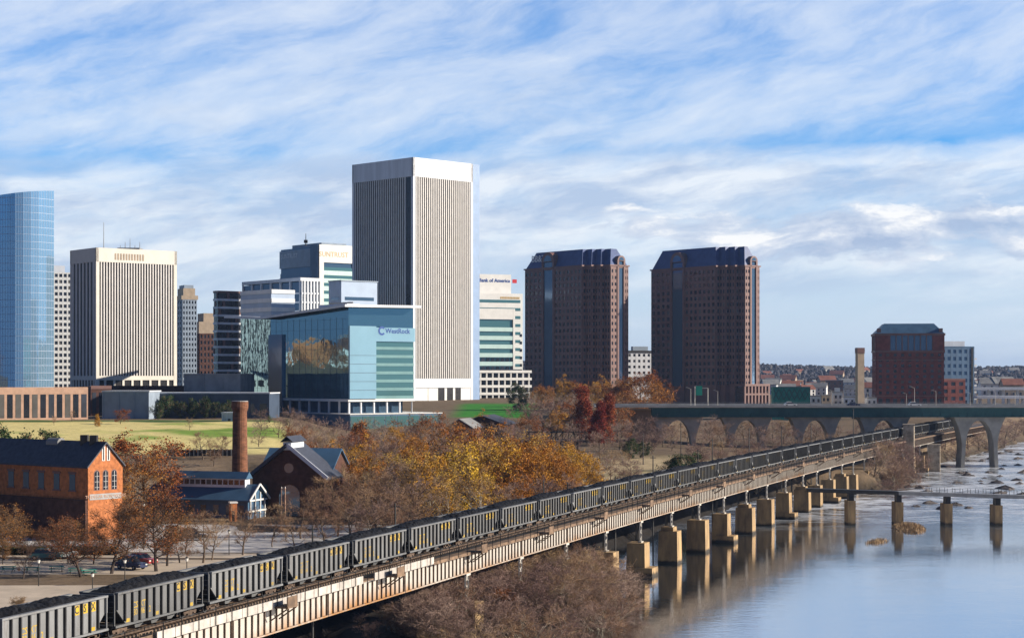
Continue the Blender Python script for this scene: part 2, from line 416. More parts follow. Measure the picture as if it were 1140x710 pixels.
class MB:
    """Collects faces; build() links them as ONE mesh object."""

    def __init__(self):
        self.v, self.f, self.m = [], [], []

    def poly(self, pts, mi=0):
        i = len(self.v)
        self.v.extend([tuple(p) for p in pts])
        self.f.append(tuple(range(i, i + len(pts))))
        self.m.append(mi)

    def hexa(self, c, mi=0):
        """c: 8 corners, bottom 4 anticlockwise then top 4."""
        i = len(self.v)
        self.v.extend([tuple(p) for p in c])
        for q in ((3, 2, 1, 0), (4, 5, 6, 7), (0, 1, 5, 4), (1, 2, 6, 5), (2, 3, 7, 6), (3, 0, 4, 7)):
            self.f.append(tuple(i + k for k in q))
            self.m.append(mi)

    def box(self, x0, x1, y0, y1, z0, z1, mi=0):
        self.hexa([(x0, y0, z0), (x1, y0, z0), (x1, y1, z0), (x0, y1, z0),
                   (x0, y0, z1), (x1, y0, z1), (x1, y1, z1), (x0, y1, z1)], mi)

    def prism(self, pts, z0, z1, mi=0, top=None):
        """Footprint anticlockwise; z1 a number or one height per corner; top: other footprint for the upper edge."""
        n = len(pts)
        zt = [z1] * n if isinstance(z1, (int, float)) else z1
        tp = top or pts
        i = len(self.v)
        self.v.extend([(p[0], p[1], z0) for p in pts])
        self.v.extend([(p[0], p[1], z) for p, z in zip(tp, zt)])
        self.f.append(tuple(range(i + n - 1, i - 1, -1)))
        self.m.append(mi)
        self.f.append(tuple(range(i + n, i + 2 * n)))
        self.m.append(mi)
        for k in range(n):
            j = (k + 1) % n
            self.f.append((i + k, i + j, i + n + j, i + n + k))
            self.m.append(mi)

    def tube(self, p0, p1, r0, r1=None, n=6, mi=0, cap=True):
        r1 = r0 if r1 is None else r1
        p0, p1 = Vector(p0), Vector(p1)
        d = (p1 - p0)
        if d.length < 1e-6:
            return
        d.normalize()
        a = d.orthogonal().normalized()
        b = d.cross(a)
        i = len(self.v)
        for p, r in ((p0, r0), (p1, r1)):
            for k in range(n):
                t = 2 * math.pi * k / n
                q = p + a * (r * math.cos(t)) + b * (r * math.sin(t))
                self.v.append((q.x, q.y, q.z))
        for k in range(n):
            j = (k + 1) % n
            self.f.append((i + k, i + j, i + n + j, i + n + k))
            self.m.append(mi)
        if cap:
            self.f.append(tuple(range(i + n - 1, i - 1, -1)))
            self.f.append(tuple(range(i + n, i + 2 * n)))
            self.m += [mi, mi]

    def beam(self, p0, p1, w, h, mi=0):
        """A bar of width w (sideways) and height h between two points."""
        p0, p1 = Vector(p0), Vector(p1)
        d = (p1 - p0).normalized()
        s = d.cross(Vector((0, 0, 1)))
        if s.length < 1e-4:
            s = Vector((1, 0, 0))
        s.normalize()
        u = s.cross(d)
        c = []
        for p, q in ((p0, -h / 2), (p0, h / 2)):
            pass
        lo = [p0 - s * w / 2 - u * h / 2, p0 + s * w / 2 - u * h / 2, p1 + s * w / 2 - u * h / 2, p1 - s * w / 2 - u * h / 2]
        self.hexa(lo + [q + u * h for q in lo], mi)

    def arr(self, V, F, mi=0):
        i = len(self.v)
        self.v.extend(map(tuple, V))
        for f in F:
            self.f.append(tuple(int(k) + i for k in f))
            self.m.append(mi)

    def mesh(self, name, mats, off=(0, 0, 0), smooth=False):
        me = bpy.data.meshes.new(name)
        ox, oy, oz = off
        me.from_pydata([(a - ox, b - oy, c - oz) for a, b, c in self.v], [], self.f)
        for m in (mats if isinstance(mats, (list, tuple)) else [mats]):
            me.materials.append(M[m] if isinstance(m, str) else m)
        if any(self.m):
            me.polygons.foreach_set('material_index', self.m)
        if smooth:
            me.polygons.foreach_set('use_smooth', [True] * len(me.polygons))
        me.update()
        return me

    def build(self, name, mats, parent=None, smooth=False):
        """World-space geometry; a child keeps only its offset from the parent's base."""
        off = tuple(parent_world(parent)) if parent else (0, 0, 0)
        o = bpy.data.objects.new(name, self.mesh(name, mats, off, smooth))
        COL.objects.link(o)
        if parent:
            o.parent = parent
        return o


def parent_world(p):
    v = Vector((0, 0, 0))
    while p:
        v += p.location
        p = p.parent
    return v


def put(name, mesh, parent=None, loc=(0, 0, 0), rz=0.0, sc=(1, 1, 1)):
    o = bpy.data.objects.new(name, mesh)
    COL.objects.link(o)
    o.location = loc
    o.rotation_euler = (0, 0, rz)
    o.scale = sc
    if parent:
        o.parent = parent
    return o


def tag(o, label, cat, group=None, kind=None):
    if label:
        o['label'] = label
    if cat:
        o['category'] = cat
    if group:
        o['group'] = group
    if kind:
        o['kind'] = kind
    return o


def thing(name, label, cat, loc=(0, 0, 0), rz=0.0, group=None):
    o = bpy.data.objects.new(name, None)
    o.empty_display_size = 0.5
    COL.objects.link(o)
    o.location = loc
    o.rotation_euler = (0, 0, rz)
    return tag(o, label, cat, group)


def copy_tree(o, parent=None):
    c = o.copy()
    COL.objects.link(c)
    if parent:
        c.parent = parent
    for ch in KIDS.get(o.name, []):
        copy_tree(ch, c)
    return c


KIDS = {}


def index_kids():
    KIDS.clear()
    for o in scene.objects:
        if o.parent:
            KIDS.setdefault(o.parent.name, []).append(o)


ORD = ['first', 'second', 'third', 'fourth', 'fifth', 'sixth', 'seventh', 'eighth', 'ninth', 'tenth', 'eleventh', 'twelfth',
       'thirteenth', 'fourteenth', 'fifteenth', 'sixteenth', 'seventeenth', 'eighteenth', 'nineteenth', 'twentieth']
TENS = {2: 'twenty', 3: 'thirty', 4: 'forty', 5: 'fifty', 6: 'sixty', 7: 'seventy', 8: 'eighty', 9: 'ninety'}


def ordinal(n):
    """1 -> first"""
    if n <= 20:
        return ORD[n - 1]
    t, u = divmod(n, 10)
    return TENS[t][:-1] + 'ieth' if u == 0 else TENS[t] + '-' + ORD[u - 1]


def wx(x, Y):
    return (x - 570.0) * Y / FPX


def wz(y, Y):
    return EYE - (y - HOR) * Y / FPX


def text_mesh(body, size, mname, depth=0.02, bold=False):
    cu = bpy.data.curves.new('lettering', 'FONT')
    cu.body = body
    cu.size = size
    cu.extrude = depth
    cu.resolution_u = 2
    cu.align_x = 'CENTER'
    cu.align_y = 'CENTER'
    if bold:
        cu.offset = size * 0.018
    o = bpy.data.objects.new('lettering_source', cu)
    COL.objects.link(o)
    dg = bpy.context.evaluated_depsgraph_get()
    me = bpy.data.meshes.new_from_object(o.evaluated_get(dg))
    me.materials.clear()
    me.materials.append(M[mname])
    bpy.data.objects.remove(o)
    bpy.data.curves.remove(cu)
    return me


def put_text(name, me, parent, F, a, z, d=0.2):
    """Lettering upright on a facade frame F at distance a along it, height z (world), d proud."""
    o_, t, n = F
    p = o_ + t * a + n * d
    w = parent_world(parent) if parent else Vector((0, 0, 0))
    o = bpy.data.objects.new(name, me)
    COL.objects.link(o)
    rot = Matrix((t, Vector((0, 0, 1)), n)).transposed().to_euler()
    o.location = Vector((p.x, p.y, z)) - w
    o.rotation_euler = rot
    if parent:
        o.parent = parent
    return o


# ------------------------------------------------------------------ terrain
def ss(a, b, x):
    t = np.clip((np.asarray(x, float) - a) / (b - a), 0, 1)
    return t * t * (3 - 2 * t)


def track_x(Y):
    """X of the river-side edge of the coal cars."""
    Y = np.asarray(Y, float)
    return 7.687e-5 * Y * Y + 0.3030 * Y - 76.8


BANK = np.array([(-300, -150), (60, -78), (110, -58), (180, -36), (240, -9), (300, 10), (360, 29), (420, 49), (480, 70), (498, 86), (510, 108),
                 (530, 121), (552, 129), (570, 131), (590, 128), (610, 131), (640, 147), (675, 166), (800, 220), (1000, 300), (1500, 540), (3000, 1700), (9000, 6000)], float)


def hnoise(X, Y, s, seed=0):
    """Cheap smooth noise, -1..1."""
    X = np.asarray(X, float) * s + seed * 3.17
    Y = np.asarray(Y, float) * s + seed * 1.93
    return (np.sin(X * 1.3 + 1.7 * np.sin(Y * 0.7)) + np.sin(Y * 1.1 + 1.3 * np.sin(X * 0.9 + 2.0)) + 0.5 * np.sin(X * 2.9 + Y * 2.3)) / 2.5


def ground_z(X, Y):
    X = np.asarray(X, float)
    Y = np.asarray(Y, float)
    lft = 6 + 8 * ss(365, 430, Y) + 2.5 * ss(430, 650, Y) + 4 * ss(650, 900, Y) + 4 * ss(900, 1300, Y)
    cen = 6 + 3.0 * ss(470, 600, Y) + 8 * ss(640, 780, Y) + 3.0 * ss(780, 900, Y) + 2 * ss(900, 1300, Y)
    rgt = 6 + 1.5 * ss(560, 700, Y) + 6 * ss(760, 1050, Y) + 2 * ss(1050, 1500, Y)
    wl = ss(-0.088, -0.135, X / np.maximum(Y, 60.0))
    wr = ss(45, 85, X)
    z = wl * lft + wr * rgt + (1 - wl - wr) * cen
    z = z + 20 * ss(-360, -520, X) * ss(760, 840, Y) * ss(1250, 1050, Y)
    hill = ss(2300, 3300, Y) * (24 + 7 * hnoise(X, Y, 0.0035, 2) + 5 * hnoise(X, Y, 0.009, 5))
    z = z + hill
    bx = np.interp(Y, BANK[:, 0], BANK[:, 1])
    land = ss(0, 12, bx - X + 2.0 * hnoise(X, Y, 0.12, 1))
    # wooded spit under and in front of the viaduct
    u = (X + 4) * 0.94 - (Y - 238) * 0.34
    v = (X + 4) * 0.34 + (Y - 238) * 0.94
    isl = ss(1.15, 0.75, np.sqrt((u / 15) ** 2 + (v / 43) ** 2) + 0.06 * hnoise(X, Y, 0.2, 3))
    rough = 0.25 * hnoise(X, Y, 0.11, 4) * ss(300, 330, Y)
    return np.maximum(-2.5 + (z + 2.5 + rough) * land, -2.5 + 4.8 * isl)


def gz(X, Y):
    return float(ground_z(X, Y))


def axis(lo, a, b, hi, fine, grow=1.18):
    mid = list(np.arange(a, b + fine, fine))
    left, s, x = [], fine, a
    while x > lo:
        s *= grow
        x -= s
        left.append(x)
    right, s, x = [], fine, mid[-1]
    while x < hi:
        s *= grow
        x += s
        right.append(x)
    return np.array(left[::-1] + mid + right)


def ground():
    xs = axis(-3500, -190, 230, 6000, 2.5)
    ys = np.concatenate([axis(-400, 90, 760, 760, 2.5), np.arange(768, 1400, 14), np.arange(1400, 4000, 45), np.array([4200, 4600, 5200, 6200, 8000, 11000, 15000])])
    GX, GY = np.meshgrid(xs, ys)
    Z = ground_z(GX, GY)
    nx, ny = len(xs), len(ys)
    V = np.stack([GX, GY, Z], -1).reshape(-1, 3)
    idx = np.arange(nx * ny).reshape(ny, nx)
    F = np.stack([idx[:-1, :-1], idx[:-1, 1:], idx[1:, 1:], idx[1:, :-1]], -1).reshape(-1, 4)
    me = bpy.data.meshes.new('ground')
    me.from_pydata(V.tolist(), [], F.tolist())
    me.polygons.foreach_set('use_smooth', [True] * len(me.polygons))
    # what grows or lies where: straw lawn, green grass, leaf litter, sand, bank soil; plus shade painted under the viaduct
    X, Y = V[:, 0], V[:, 1]
    C = np.tile(np.array([0.20, 0.145, 0.095]), (len(V), 1))               # leaf litter and bare soil

    def blend(w, col):
        nonlocal C
        C = C * (1 - w[:, None]) + np.array(col) * w[:, None]

    n1 = hnoise(X, Y, 0.03, 1)
    n2 = hnoise(X, Y, 0.09, 2)
    n3 = hnoise(X, Y * 0.5, 0.25, 3)
    blend(ss(0.1, 0.8, n2) * 0.5, (0.13, 0.10, 0.06))
    lawn = ss(425, 440, Y) * ss(660, 645, Y) * ss(-0.122, -0.134, X / np.maximum(Y, 1)) * ss(-210, -195, X)
    blend(lawn, (0.80, 0.67, 0.28))
    blend(lawn * ss(0.10, 0.6, n1 + 0.35 * n2 + 0.25 * n3), (0.24, 0.37, 0.06))
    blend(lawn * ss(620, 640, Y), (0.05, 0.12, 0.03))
    green = ss(735, 745, Y) * ss(870, 850, Y) * ss(-28, -20, X) * ss(14, 6, X)
    blend(green, (0.05, 0.24, 0.03))
    blend(ss(372, 380, Y) * ss(420, 408, Y) * ss(-60, -70, X) * 0.7, (0.30, 0.22, 0.15))
    sand = ss(432, 446, Y) * ss(560, 535, Y) * ss(10, 20, X + 0.1 * n1) * ss(75, 60, X - (Y - 480) * 0.25)
    blend(sand, (0.50, 0.39, 0.23))
    blend(sand * ss(0.2, 0.7, n2) * 0.5, (0.28, 0.25, 0.10))
    bank = ss(4.5, 2.0, V[:, 2])
    blend(bank, (0.07, 0.055, 0.04))
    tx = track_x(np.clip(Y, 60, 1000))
    blend(ss(-30, -24, X - tx) * ss(10, 4, X - tx) * ss(205, 215, Y) * ss(505, 480, Y) * ss(-0.4, 0.1, n2 + 0.6), (0.022, 0.019, 0.017))      # shade under and behind the viaduct painted as near-black ground
    blend(ss(1200, 2000, Y), (0.10, 0.085, 0.07))
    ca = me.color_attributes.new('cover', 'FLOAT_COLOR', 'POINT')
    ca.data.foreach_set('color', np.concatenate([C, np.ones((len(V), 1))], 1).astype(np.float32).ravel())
    m = bpy.data.materials.new('ground_cover')
    m.use_nodes = True
    t = m.node_tree
    b = t.nodes['Principled BSDF']
    b.inputs['Roughness'].default_value = 0.95
    b.inputs['Specular IOR Level'].default_value = 0.1
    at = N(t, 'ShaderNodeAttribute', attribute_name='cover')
    p = N(t, 'ShaderNodeNewGeometry').outputs['Position']
    k1 = noise(t, p, 0.35, 6, 0.7)
    k2 = noise(t, p, 2.2, 4, 0.6)
    f = math_node(t, 'ADD', math_node(t, 'MULTIPLY', k1, 0.9), math_node(t, 'MULTIPLY', k2, 0.6))
    f = ramp(t, f, [(0.5, 0.62), (1.0, 1.3)])
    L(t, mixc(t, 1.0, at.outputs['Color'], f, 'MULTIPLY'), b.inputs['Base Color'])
    bn = N(t, 'ShaderNodeBump')
    bn.inputs['Strength'].default_value = 0.5
    bn.inputs['Distance'].default_value = 0.4
    L(t, k1, bn.inputs['Height'])
    L(t, bn.outputs[0], b.inputs['Normal'])
    me.materials.append(m)
    o = bpy.data.objects.new('ground', me)
    COL.objects.link(o)
    o['kind'] = 'structure'


ground()


def river():
    mb = MB()
    mb.poly([(-400, -300, 0), (6000, -300, 0), (6000, 4000, 0), (-400, 4000, 0)])
    m = bpy.data.materials.new('river_water')
    m.use_nodes = True
    t = m.node_tree
    b = t.nodes['Principled BSDF']
    b.inputs['IOR'].default_value = 1.45
    b.inputs['Specular IOR Level'].default_value = 0.9
    p = N(t, 'ShaderNodeNewGeometry').outputs['Position']
    s = N(t, 'ShaderNodeSeparateXYZ')
    L(t, p, s.inputs[0])
    rip = noise(t, mapping(t, p, rot=(0, 0, R(-20)), sc=(0.5, 1.0, 1)), 0.9, 5, 0.6)
    swl = noise(t, mapping(t, p, sc=(0.6, 1, 1)), 0.09, 3, 0.5)
    far = ramp(t, math_node(t, 'MULTIPLY', s.outputs[1], 0.001), [(0.36, 0.0), (0.42, 0.7), (0.46, 1.0)])
    # rapids: broken white water beyond the low walkway
    fo = noise(t, mapping(t, p, rot=(0, 0, R(-15)), sc=(0.35, 1.0, 1)), 0.45, 7, 0.7)
    fo2 = noise(t, p, 0.05, 3, 0.5)
    foam = math_node(t, 'ADD', math_node(t, 'MULTIPLY', fo, 0.7), math_node(t, 'MULTIPLY', fo2, 0.35))
    foam = math_node(t, 'MULTIPLY', ramp(t, foam, [(0.48, 0.0), (0.58, 1.0)]), far)
    L(t, mixc(t, foam, (0.028, 0.040, 0.045), (0.74, 0.78, 0.84)), b.inputs['Base Color'])
    L(t, math_node(t, 'MULTIPLY_ADD', foam, 0.5, 0.05), b.inputs['Roughness'])
    hgt = math_node(t, 'ADD', math_node(t, 'MULTIPLY', rip, 0.055), math_node(t, 'MULTIPLY', swl, 0.10))
    hgt = math_node(t, 'ADD', hgt, math_node(t, 'MULTIPLY', math_node(t, 'MULTIPLY', fo, far), 0.35))
    bn = N(t, 'ShaderNodeBump')
    bn.inputs['Strength'].default_value = 0.35
    bn.inputs['Distance'].default_value = 1.0
    L(t, hgt, bn.inputs['Height'])
    L(t, bn.outputs[0], b.inputs['Normal'])
    gl = N(t, 'ShaderNodeBsdfGlossy')
    gl.inputs['Color'].default_value = (1.0, 0.97, 0.95, 1)
    gl.inputs['Roughness'].default_value = 0.06
    L(t, bn.outputs[0], gl.inputs['Normal'])
    mx = N(t, 'ShaderNodeMixShader')
    L(t, math_node(t, 'MULTIPLY_ADD', foam, -0.5, 0.56), mx.inputs[0])
    L(t, b.outputs[0], mx.inputs[1])
    L(t, gl.outputs[0], mx.inputs[2])
    L(t, mx.outputs[0], t.nodes['Material Output'].inputs['Surface'])
    o = mb.build('river', m)
    o['kind'] = 'structure'


river()


def sheet(name, pts, z, m, kerb=0.0):
    mb = MB()
    if kerb:
        mb.prism(pts, z - 0.3, z + kerb)
    else:
        mb.poly([(x, y, z) for x, y in pts])
    o = mb.build(name, m)
    o['kind'] = 'structure'
    return o


sheet('road', [(-160, 196), (-42, 196), (-33, 231), (-160, 229)], 6.02, 'pale_road')
sheet('road', [(-160, 243), (-36, 243), (-30, 262), (-160, 266)], 6.02, 'pale_road')
sheet('parking_lot', [(-85, 276), (-30, 272), (-18, 322), (-88, 326)], 6.02, mat('worn_lot_pavement', (0.52, 0.49, 0.46), 0.9, 0.25, 0.12))
sheet('path', [(-110, 266.5), (-33, 263), (-31, 270), (-110, 273)], 6.03, 'pale_road', 0.12)

# ------------------------------------------------------------------ buildings
UNIT = {}


def unit_win(m):
    if m not in UNIT:
        mb = MB()
        mb.box(-0.5, 0.5, -1, 0, -0.5, 0.5)
        UNIT[m] = mb.mesh('window', m)
    return UNIT[m]


def foot(xc, xl, xr, Y, a=39.0):
    """Footprint of a block whose nearest corner, left end and right end stand at these columns."""
    c, s = math.cos(R(a)), math.sin(R(a))
    cx = wx(xc, Y)
    k = (xr - 570) / FPX
    W = (k * Y - cx) / (c - s * k)
    k = (xl - 570) / FPX
    D = (cx - k * Y) / (s + c * k)
    u, v = Vector((c, s, 0)), Vector((-s, c, 0))
    C = Vector((cx, Y, 0))
    return [C, C + u * W, C + u * W + v * D, C + v * D], W, D


def frames(pts):
    out = []
    for i in range(len(pts)):
        a, b = Vector(pts[i]).to_3d(), Vector(pts[(i + 1) % len(pts)]).to_3d()
        a.z = b.z = 0
        t = (b - a)
        l = t.length
        t = t / l
        out.append(((a, t, Vector((t.y, -t.x, 0))), l))
    return out


def fbox(mb, F, a0, a1, z0, z1, d0, d1, mi=0):
    o, t, n = F
    c = []
    for z in (z0, z1):
        for a, d in ((a0, d1), (a1, d1), (a1, d0), (a0, d0)):
            p = o + t * a + n * d
            c.append((p.x, p.y, z))
    mb.hexa(c, mi)


def inset(pts, d):
    """Footprint drawn in by d (mitred)."""
    n = len(pts)
    out = []
    for i in range(n):
        p0, p1, p2 = Vector(pts[i - 1]), Vector(pts[i]), Vector(pts[(i + 1) % n])
        t1, t2 = (p1 - p0).normalized(), (p2 - p1).normalized()
        n1, n2 = Vector((-t1.y, t1.x, 0)), Vector((-t2.y, t2.x, 0))
        b = (n1 + n2)
        b = b / max(0.3, b.length_squared) * 2 if b.length > 1e-6 else n1
        out.append(p1 + b * d)
    return out


WR = random.Random(21)


class Bld:
    def __init__(self, name, label, base, cat='building', group=None):
        self.root = thing(name, label, cat, base, 0, group)
        self.mbs = {}
        self.nwin = 0

    def part(self, name, *mats):
        if name not in self.mbs:
            self.mbs[name] = (MB(), list(mats))
        return self.mbs[name][0]

    def new(self, name, *mats):
        """One more part of this name, a mesh of its own."""
        k = (name, len(self.mbs))
        self.mbs[k] = (MB(), list(mats))
        return self.mbs[k][0]

    def window(self, F, a, z, w, h, m='win', d=0.06, name='window'):
        o, t, n = F
        if m == 'win' and name == 'window':
            m = WR.choice(['win', 'win', 'win', 'win', 'win_mid', 'win_mid', 'win_blind'])
        self.nwin += 1
        if self.nwin <= 100:
            p = o + t * a - self.root.location
            put(name, unit_win(m), self.root, (p.x, p.y, z - self.root.location.z), math.atan2(t.y, t.x), (w, d, h))
        else:
            fbox(self.part('window_grid', 'win', 'win_mid', 'win_blind') if m in ('win', 'win_mid', 'win_blind') else self.part('window_grid', m), F, a - w / 2, a + w / 2, z - h / 2, z + h / 2, 0, d, {'win_mid': 1, 'win_blind': 2}.get(m, 0))

    def done(self):
        for name, (mb, mats) in self.mbs.items():
            if mb.f:
                name = name if isinstance(name, str) else name[0]
                o = mb.build(name, mats, self.root)
                if name == 'window_grid':
                    o['kind'] = 'stuff'
        return self.root

    def punched(self, F, a0, a1, z0, z1, nc, nr, fw=0.6, fh=0.6, wall='wall', m='win', proud=0.45, skip=None):
        """A wall of real piers and spandrels in front of the core, a window in each opening."""
        mb = self.part(wall)
        cw, ch = (a1 - a0) / nc, (z1 - z0) / nr
        pw, sh = cw * (1 - fw) / 2, ch * (1 - fh) / 2
        for i in range(nc + 1):
            x = a0 + i * cw
            fbox(mb, F, max(a0, x - pw), min(a1, x + pw), z0, z1, 0, proud)
        for j in range(nr + 1):
            z = z0 + j * ch
            fbox(mb, F, a0, a1, max(z0, z - sh), min(z1, z + sh), 0, proud - 0.03)
        for j in range(nr - 1, -1, -1):
            for i in range(nc):
                if skip and skip(i, j):
                    fbox(mb, F, a0 + i * cw, a0 + (i + 1) * cw, z0 + j * ch, z0 + (j + 1) * ch, 0, proud - 0.06)
                    continue
                self.window(F, a0 + (i + .5) * cw, z0 + (j + .5) * ch, cw * fw + 0.1, ch * fh + 0.1, m, 0.08)

    def bands(self, F, a0, a1, z0, z1, n, frac=0.5, wall='wall', m='win_green', proud=0.35, name='window_band'):
        """Alternating spandrels and ribbon windows; each ribbon is a part."""
        h = (z1 - z0) / n
        for j in range(n):
            fbox(self.part(wall), F, a0, a1, z0 + j * h, z0 + (j + 1 - frac) * h, 0, proud)
            self.window(F, (a0 + a1) / 2, z0 + (j + 1 - frac / 2) * h, a1 - a0, h * frac, m, 0.1, name)


def striped_tower(b, pts, W, D, zb, zt, crown, base, nR, nL, wall, gapL=7.0):
    """A slab of dark glass behind full-height pale fins, with a blank crown and corner piers."""
    fr = frames(pts)
    fw = (0.20, 0.19)
    core = b.part('glazing', 'slot')
    core.prism(inset(pts, 0.48), zb, zt - 0.5)
    w = b.part('wall', wall, 'fin', 'roof_grey')
    fn = b.part('fin', 'fin')
    w.prism(inset(pts, 1.4), zt - 0.45, zt - 0.3, 2)
    for k, (F, l) in enumerate(fr):
        n = (nR if k % 2 == 0 else nL)
        g = gapL if k == 3 else 2.2
        fbox(w, F, 0, l, zt - crown, zt, -1.2, 0)                         # crown
        fbox(w, F, 0.0, 1.6, zb, zt - crown, -1.2, -0.02)                   # piers
        fbox(w, F, l - 1.6, l, zb, zt - crown, -1.2, -0.02)
        a0, a1 = 2.6, l - (g if k == 3 else 2.6)
        if k == 3 and gapL > 3:
            fbox(w, F, a1 + 0.1, a1 + 0.5, zb, zt - crown, -1.0, -0.1)
        st = (a1 - a0) / n
        for i in range(n + 1):
            x = a0 + i * st
            fbox(fn, F, x - st * fw[k % 2], x + st * fw[k % 2], zb + base, zt - crown, -0.5, -0.08)
        fbox(w, F, 1.6, l - 1.6, zb + base * 0.62, zb + base, -1.1, -0.05)
        m = 9 if base < 8 or k else 1
        for i in range(1, m):
            x = l * i / m
            fbox(w, F, x - 0.5, x + 0.5, zb, zb + base * 0.62, -0.9, -0.1)


# the tallest tower
pts, W, D = foot(460, 392, 526.5, 900, 45)
b = Bld('office_tower', 'tallest tower in view, white with thin dark full height stripes and a blank white crown', (pts[0].x, 900, 19))
striped_tower(b, pts, W, D, 19.0, wz(175, 900), 9.5, 12, 25, 23, 'cool_white', 6.5)
F, l = frames(pts)[0]
fbox(b.part('end_pier', mat('blue_end_pier', (0.24, 0.35, 0.54), 0.4, 0.08, 0.2)), F, l + 0.02, l + 5.0, 19, wz(175, 900), -3.0, -0.25)
for a0, a1 in ((1.6, 10.0), (10.4, 17.0), (21.6, 23.2), (27.5, 29.0), (33.0, l - 1.6)):
    fbox(b.new('base_panel', 'white'), F, a0, min(a1, l - 1.6), 19, 26.2, -0.88, -0.15)
fbox(b.new('base_panel', 'brown_stone'), F, 23.4, 27.3, 19, 26.2, -0.88, -0.5)
q = inset(pts, 12)
b.part('roof_plant', 'grey').prism(q, wz(175, 900) - 0.3, wz(175, 900) + 1.2)
b.done()

# the cream striped tower at the left
CY = 790
pts, W, D = foot(107, 78, 197, CY, 39)
b = Bld('office_tower', 'cream tower with dark vertical stripes and a thin roof mast, left part of the skyline', (pts[0].x, CY, 18))
zt = wz(275.5, CY)
striped_tower(b, pts, W, D, 27.5, zt, 6.2, 5.0, 26, 6, 'cream', 3.0)
b.part('plinth', 'cream').prism(inset(pts, -1.0), 16, 27.5)
fr = frames(pts)
F = fr[0][0]
lt = b.part('emblem_strip', 'tan')
for i in range(11):
    fbox(lt, F, 9 + i * 1.35, 9.7 + i * 1.35, zt - 5.0, zt - 2.2, 0.003, 0.12)
c = (pts[0] + pts[2]) / 2
ms = b.part('mast', 'steel')
ms.tube((c.x - 9, c.y, zt - 0.5), (c.x - 9, c.y, zt + 13), 0.22, 0.12, 6)
an = b.part('roof_antenna', 'steel')
an.box(c.x - 2, c.x + 8, c.y - 4, c.y + 4, zt - 0.4, zt + 1.2)
for i in range(5):
    an.tube((c.x - 1.5 + i * 2.2, c.y, zt + 1.2), (c.x - 1.5 + i * 2.2, c.y, zt + 2.6 + (i % 3) * 1.5), 0.18, 0.1, 5)
b.done()

# the curved mirror tower at the left edge
b = Bld('glass_tower', 'curved pale blue mirror glass tower cut off by the left edge', (wx(20, 985), 985, 22))
arc = []
for i in range(15):
    f = i / 14
    x = -60 + 120 * f
    Y = 985 + 26 * (2 * f - 1.25) ** 2
    arc.append(Vector((wx(x, Y), Y, 0)))
back = [Vector((arc[-1].x * (arc[-1].y + 34) / arc[-1].y - 1.5, arc[-1].y + 34, 0)), Vector((arc[0].x, arc[0].y + 34, 0))]
poly = arc + back
zt = [wz(224 - 14.5 * i / 14, 985) for i in range(15)]
b.part('glazing', glass('curved_tower_glass', (0.40, 0.68, 0.92), 0.05, 0.68, 0.05, 0.1)).prism(poly, 22, zt + [zt[-1] - 3, zt[0] - 3])
mu = b.part('mullion', 'pale_blue')
fr = frames(poly)
for k in range(14):
    F, l = fr[k]
    z = 26.0
    while z < min(zt[k], zt[k + 1]) - 1:
        fbox(mu, F, -0.02, l + 0.02, z, z + 0.2, 0.003, 0.08)
        z += 4.0
    for j in range(3):
        x = l * j / 3
        fbox(mu, F, x, x + 0.12, 22, min(zt[k], zt[k + 1]), 0.003, 0.09)
b.done()

# white gridded block behind it
pts, W, D = foot(50, 30, 80, 1150, 20)
b = Bld('office_block', 'white block with a dense grid of dark windows between mirror tower and cream tower', (pts[0].x, 1150, 24))
zt = wz(303, 1150)
b.part('core', 'win').prism(inset(pts, 0.5), 24, zt - 0.5)
b.part('wall', 'white')
for k, (F, l) in enumerate(frames(pts)):
    if k in (0, 3):
        b.punched(F, 0, l, 24, zt, 6 if k == 0 else 4, 19, 0.68, 0.55, 'wall', 'win', 0.5)
b.part('roof_house', 'cool_white').prism(inset(pts, 4), zt - 1, wz(295, 1150))
b.done()

# long pink brick arcade
pts, W, D = foot(-60, -75, 98, 640, 28)
b = Bld('arcade_building', 'long low pink brick building with a row of tall dark openings, left edge', (pts[0].x, 640, 14))
zt = wz(430, 700)
b.part('core', 'win').prism(inset(pts, 0.44), 12, zt - 0.6)
w = b.part('wall', 'brick_pink', 'roof_grey')
w.prism(inset(pts, 0.9), zt - 0.55, zt - 0.4, 1)
F, l = frames(pts)[0]
fbox(w, F, 0, l, zt - 2.6, zt, -1, 0)
n = 17
zl = zt - 11.2
fbox(w, F, 0, l, zl - 1.3, zl, -1, -0.03)
fbox(w, F, 0, l, 10, zl - 3.6, -1, -0.03)
for i in range(n + 1):
    x = l * i / n
    fbox(w, F, max(0, x - 0.62), min(l, x + 0.62), zl, zt - 2.6, -0.45, -0.06)
    fbox(w, F, max(0, x - 0.6), min(l, x + 0.6), zl - 3.6, zl - 1.3, -0.45, -0.06)
for i in range(n):
    b.window(F, l * (i + .5) / n, (zl + zt - 2.6) / 2, l / n - 1.0, zt - 2.6 - zl - 0.1, 'win', -0.42)
    b.window(F, l * (i + .5) / n, zl - 2.45, l / n - 1.0, 2.2, 'win', -0.42)
b.done()

pts2, W, D = foot(101, 90, 124, 705, 30)
b = Bld('service_block', 'dark brown low block at the right end of the pink brick arcade', (pts2[0].x, 705, 14))
b.part('wall', 'brick_dark').prism(pts2, 10, wz(430, 705))
F, l = frames(pts2)[0]
b.part('fascia', 'brown_stone')
fbox(b.part('fascia'), F, 0, l, wz(433, 705), wz(430, 705) + 0.3, 0.003, 0.3)
for i in range(3):
    b.window(F, l * (i + .5) / 3, 22, l / 3 - 1.2, 8, 'win', 0.08)
b.done()

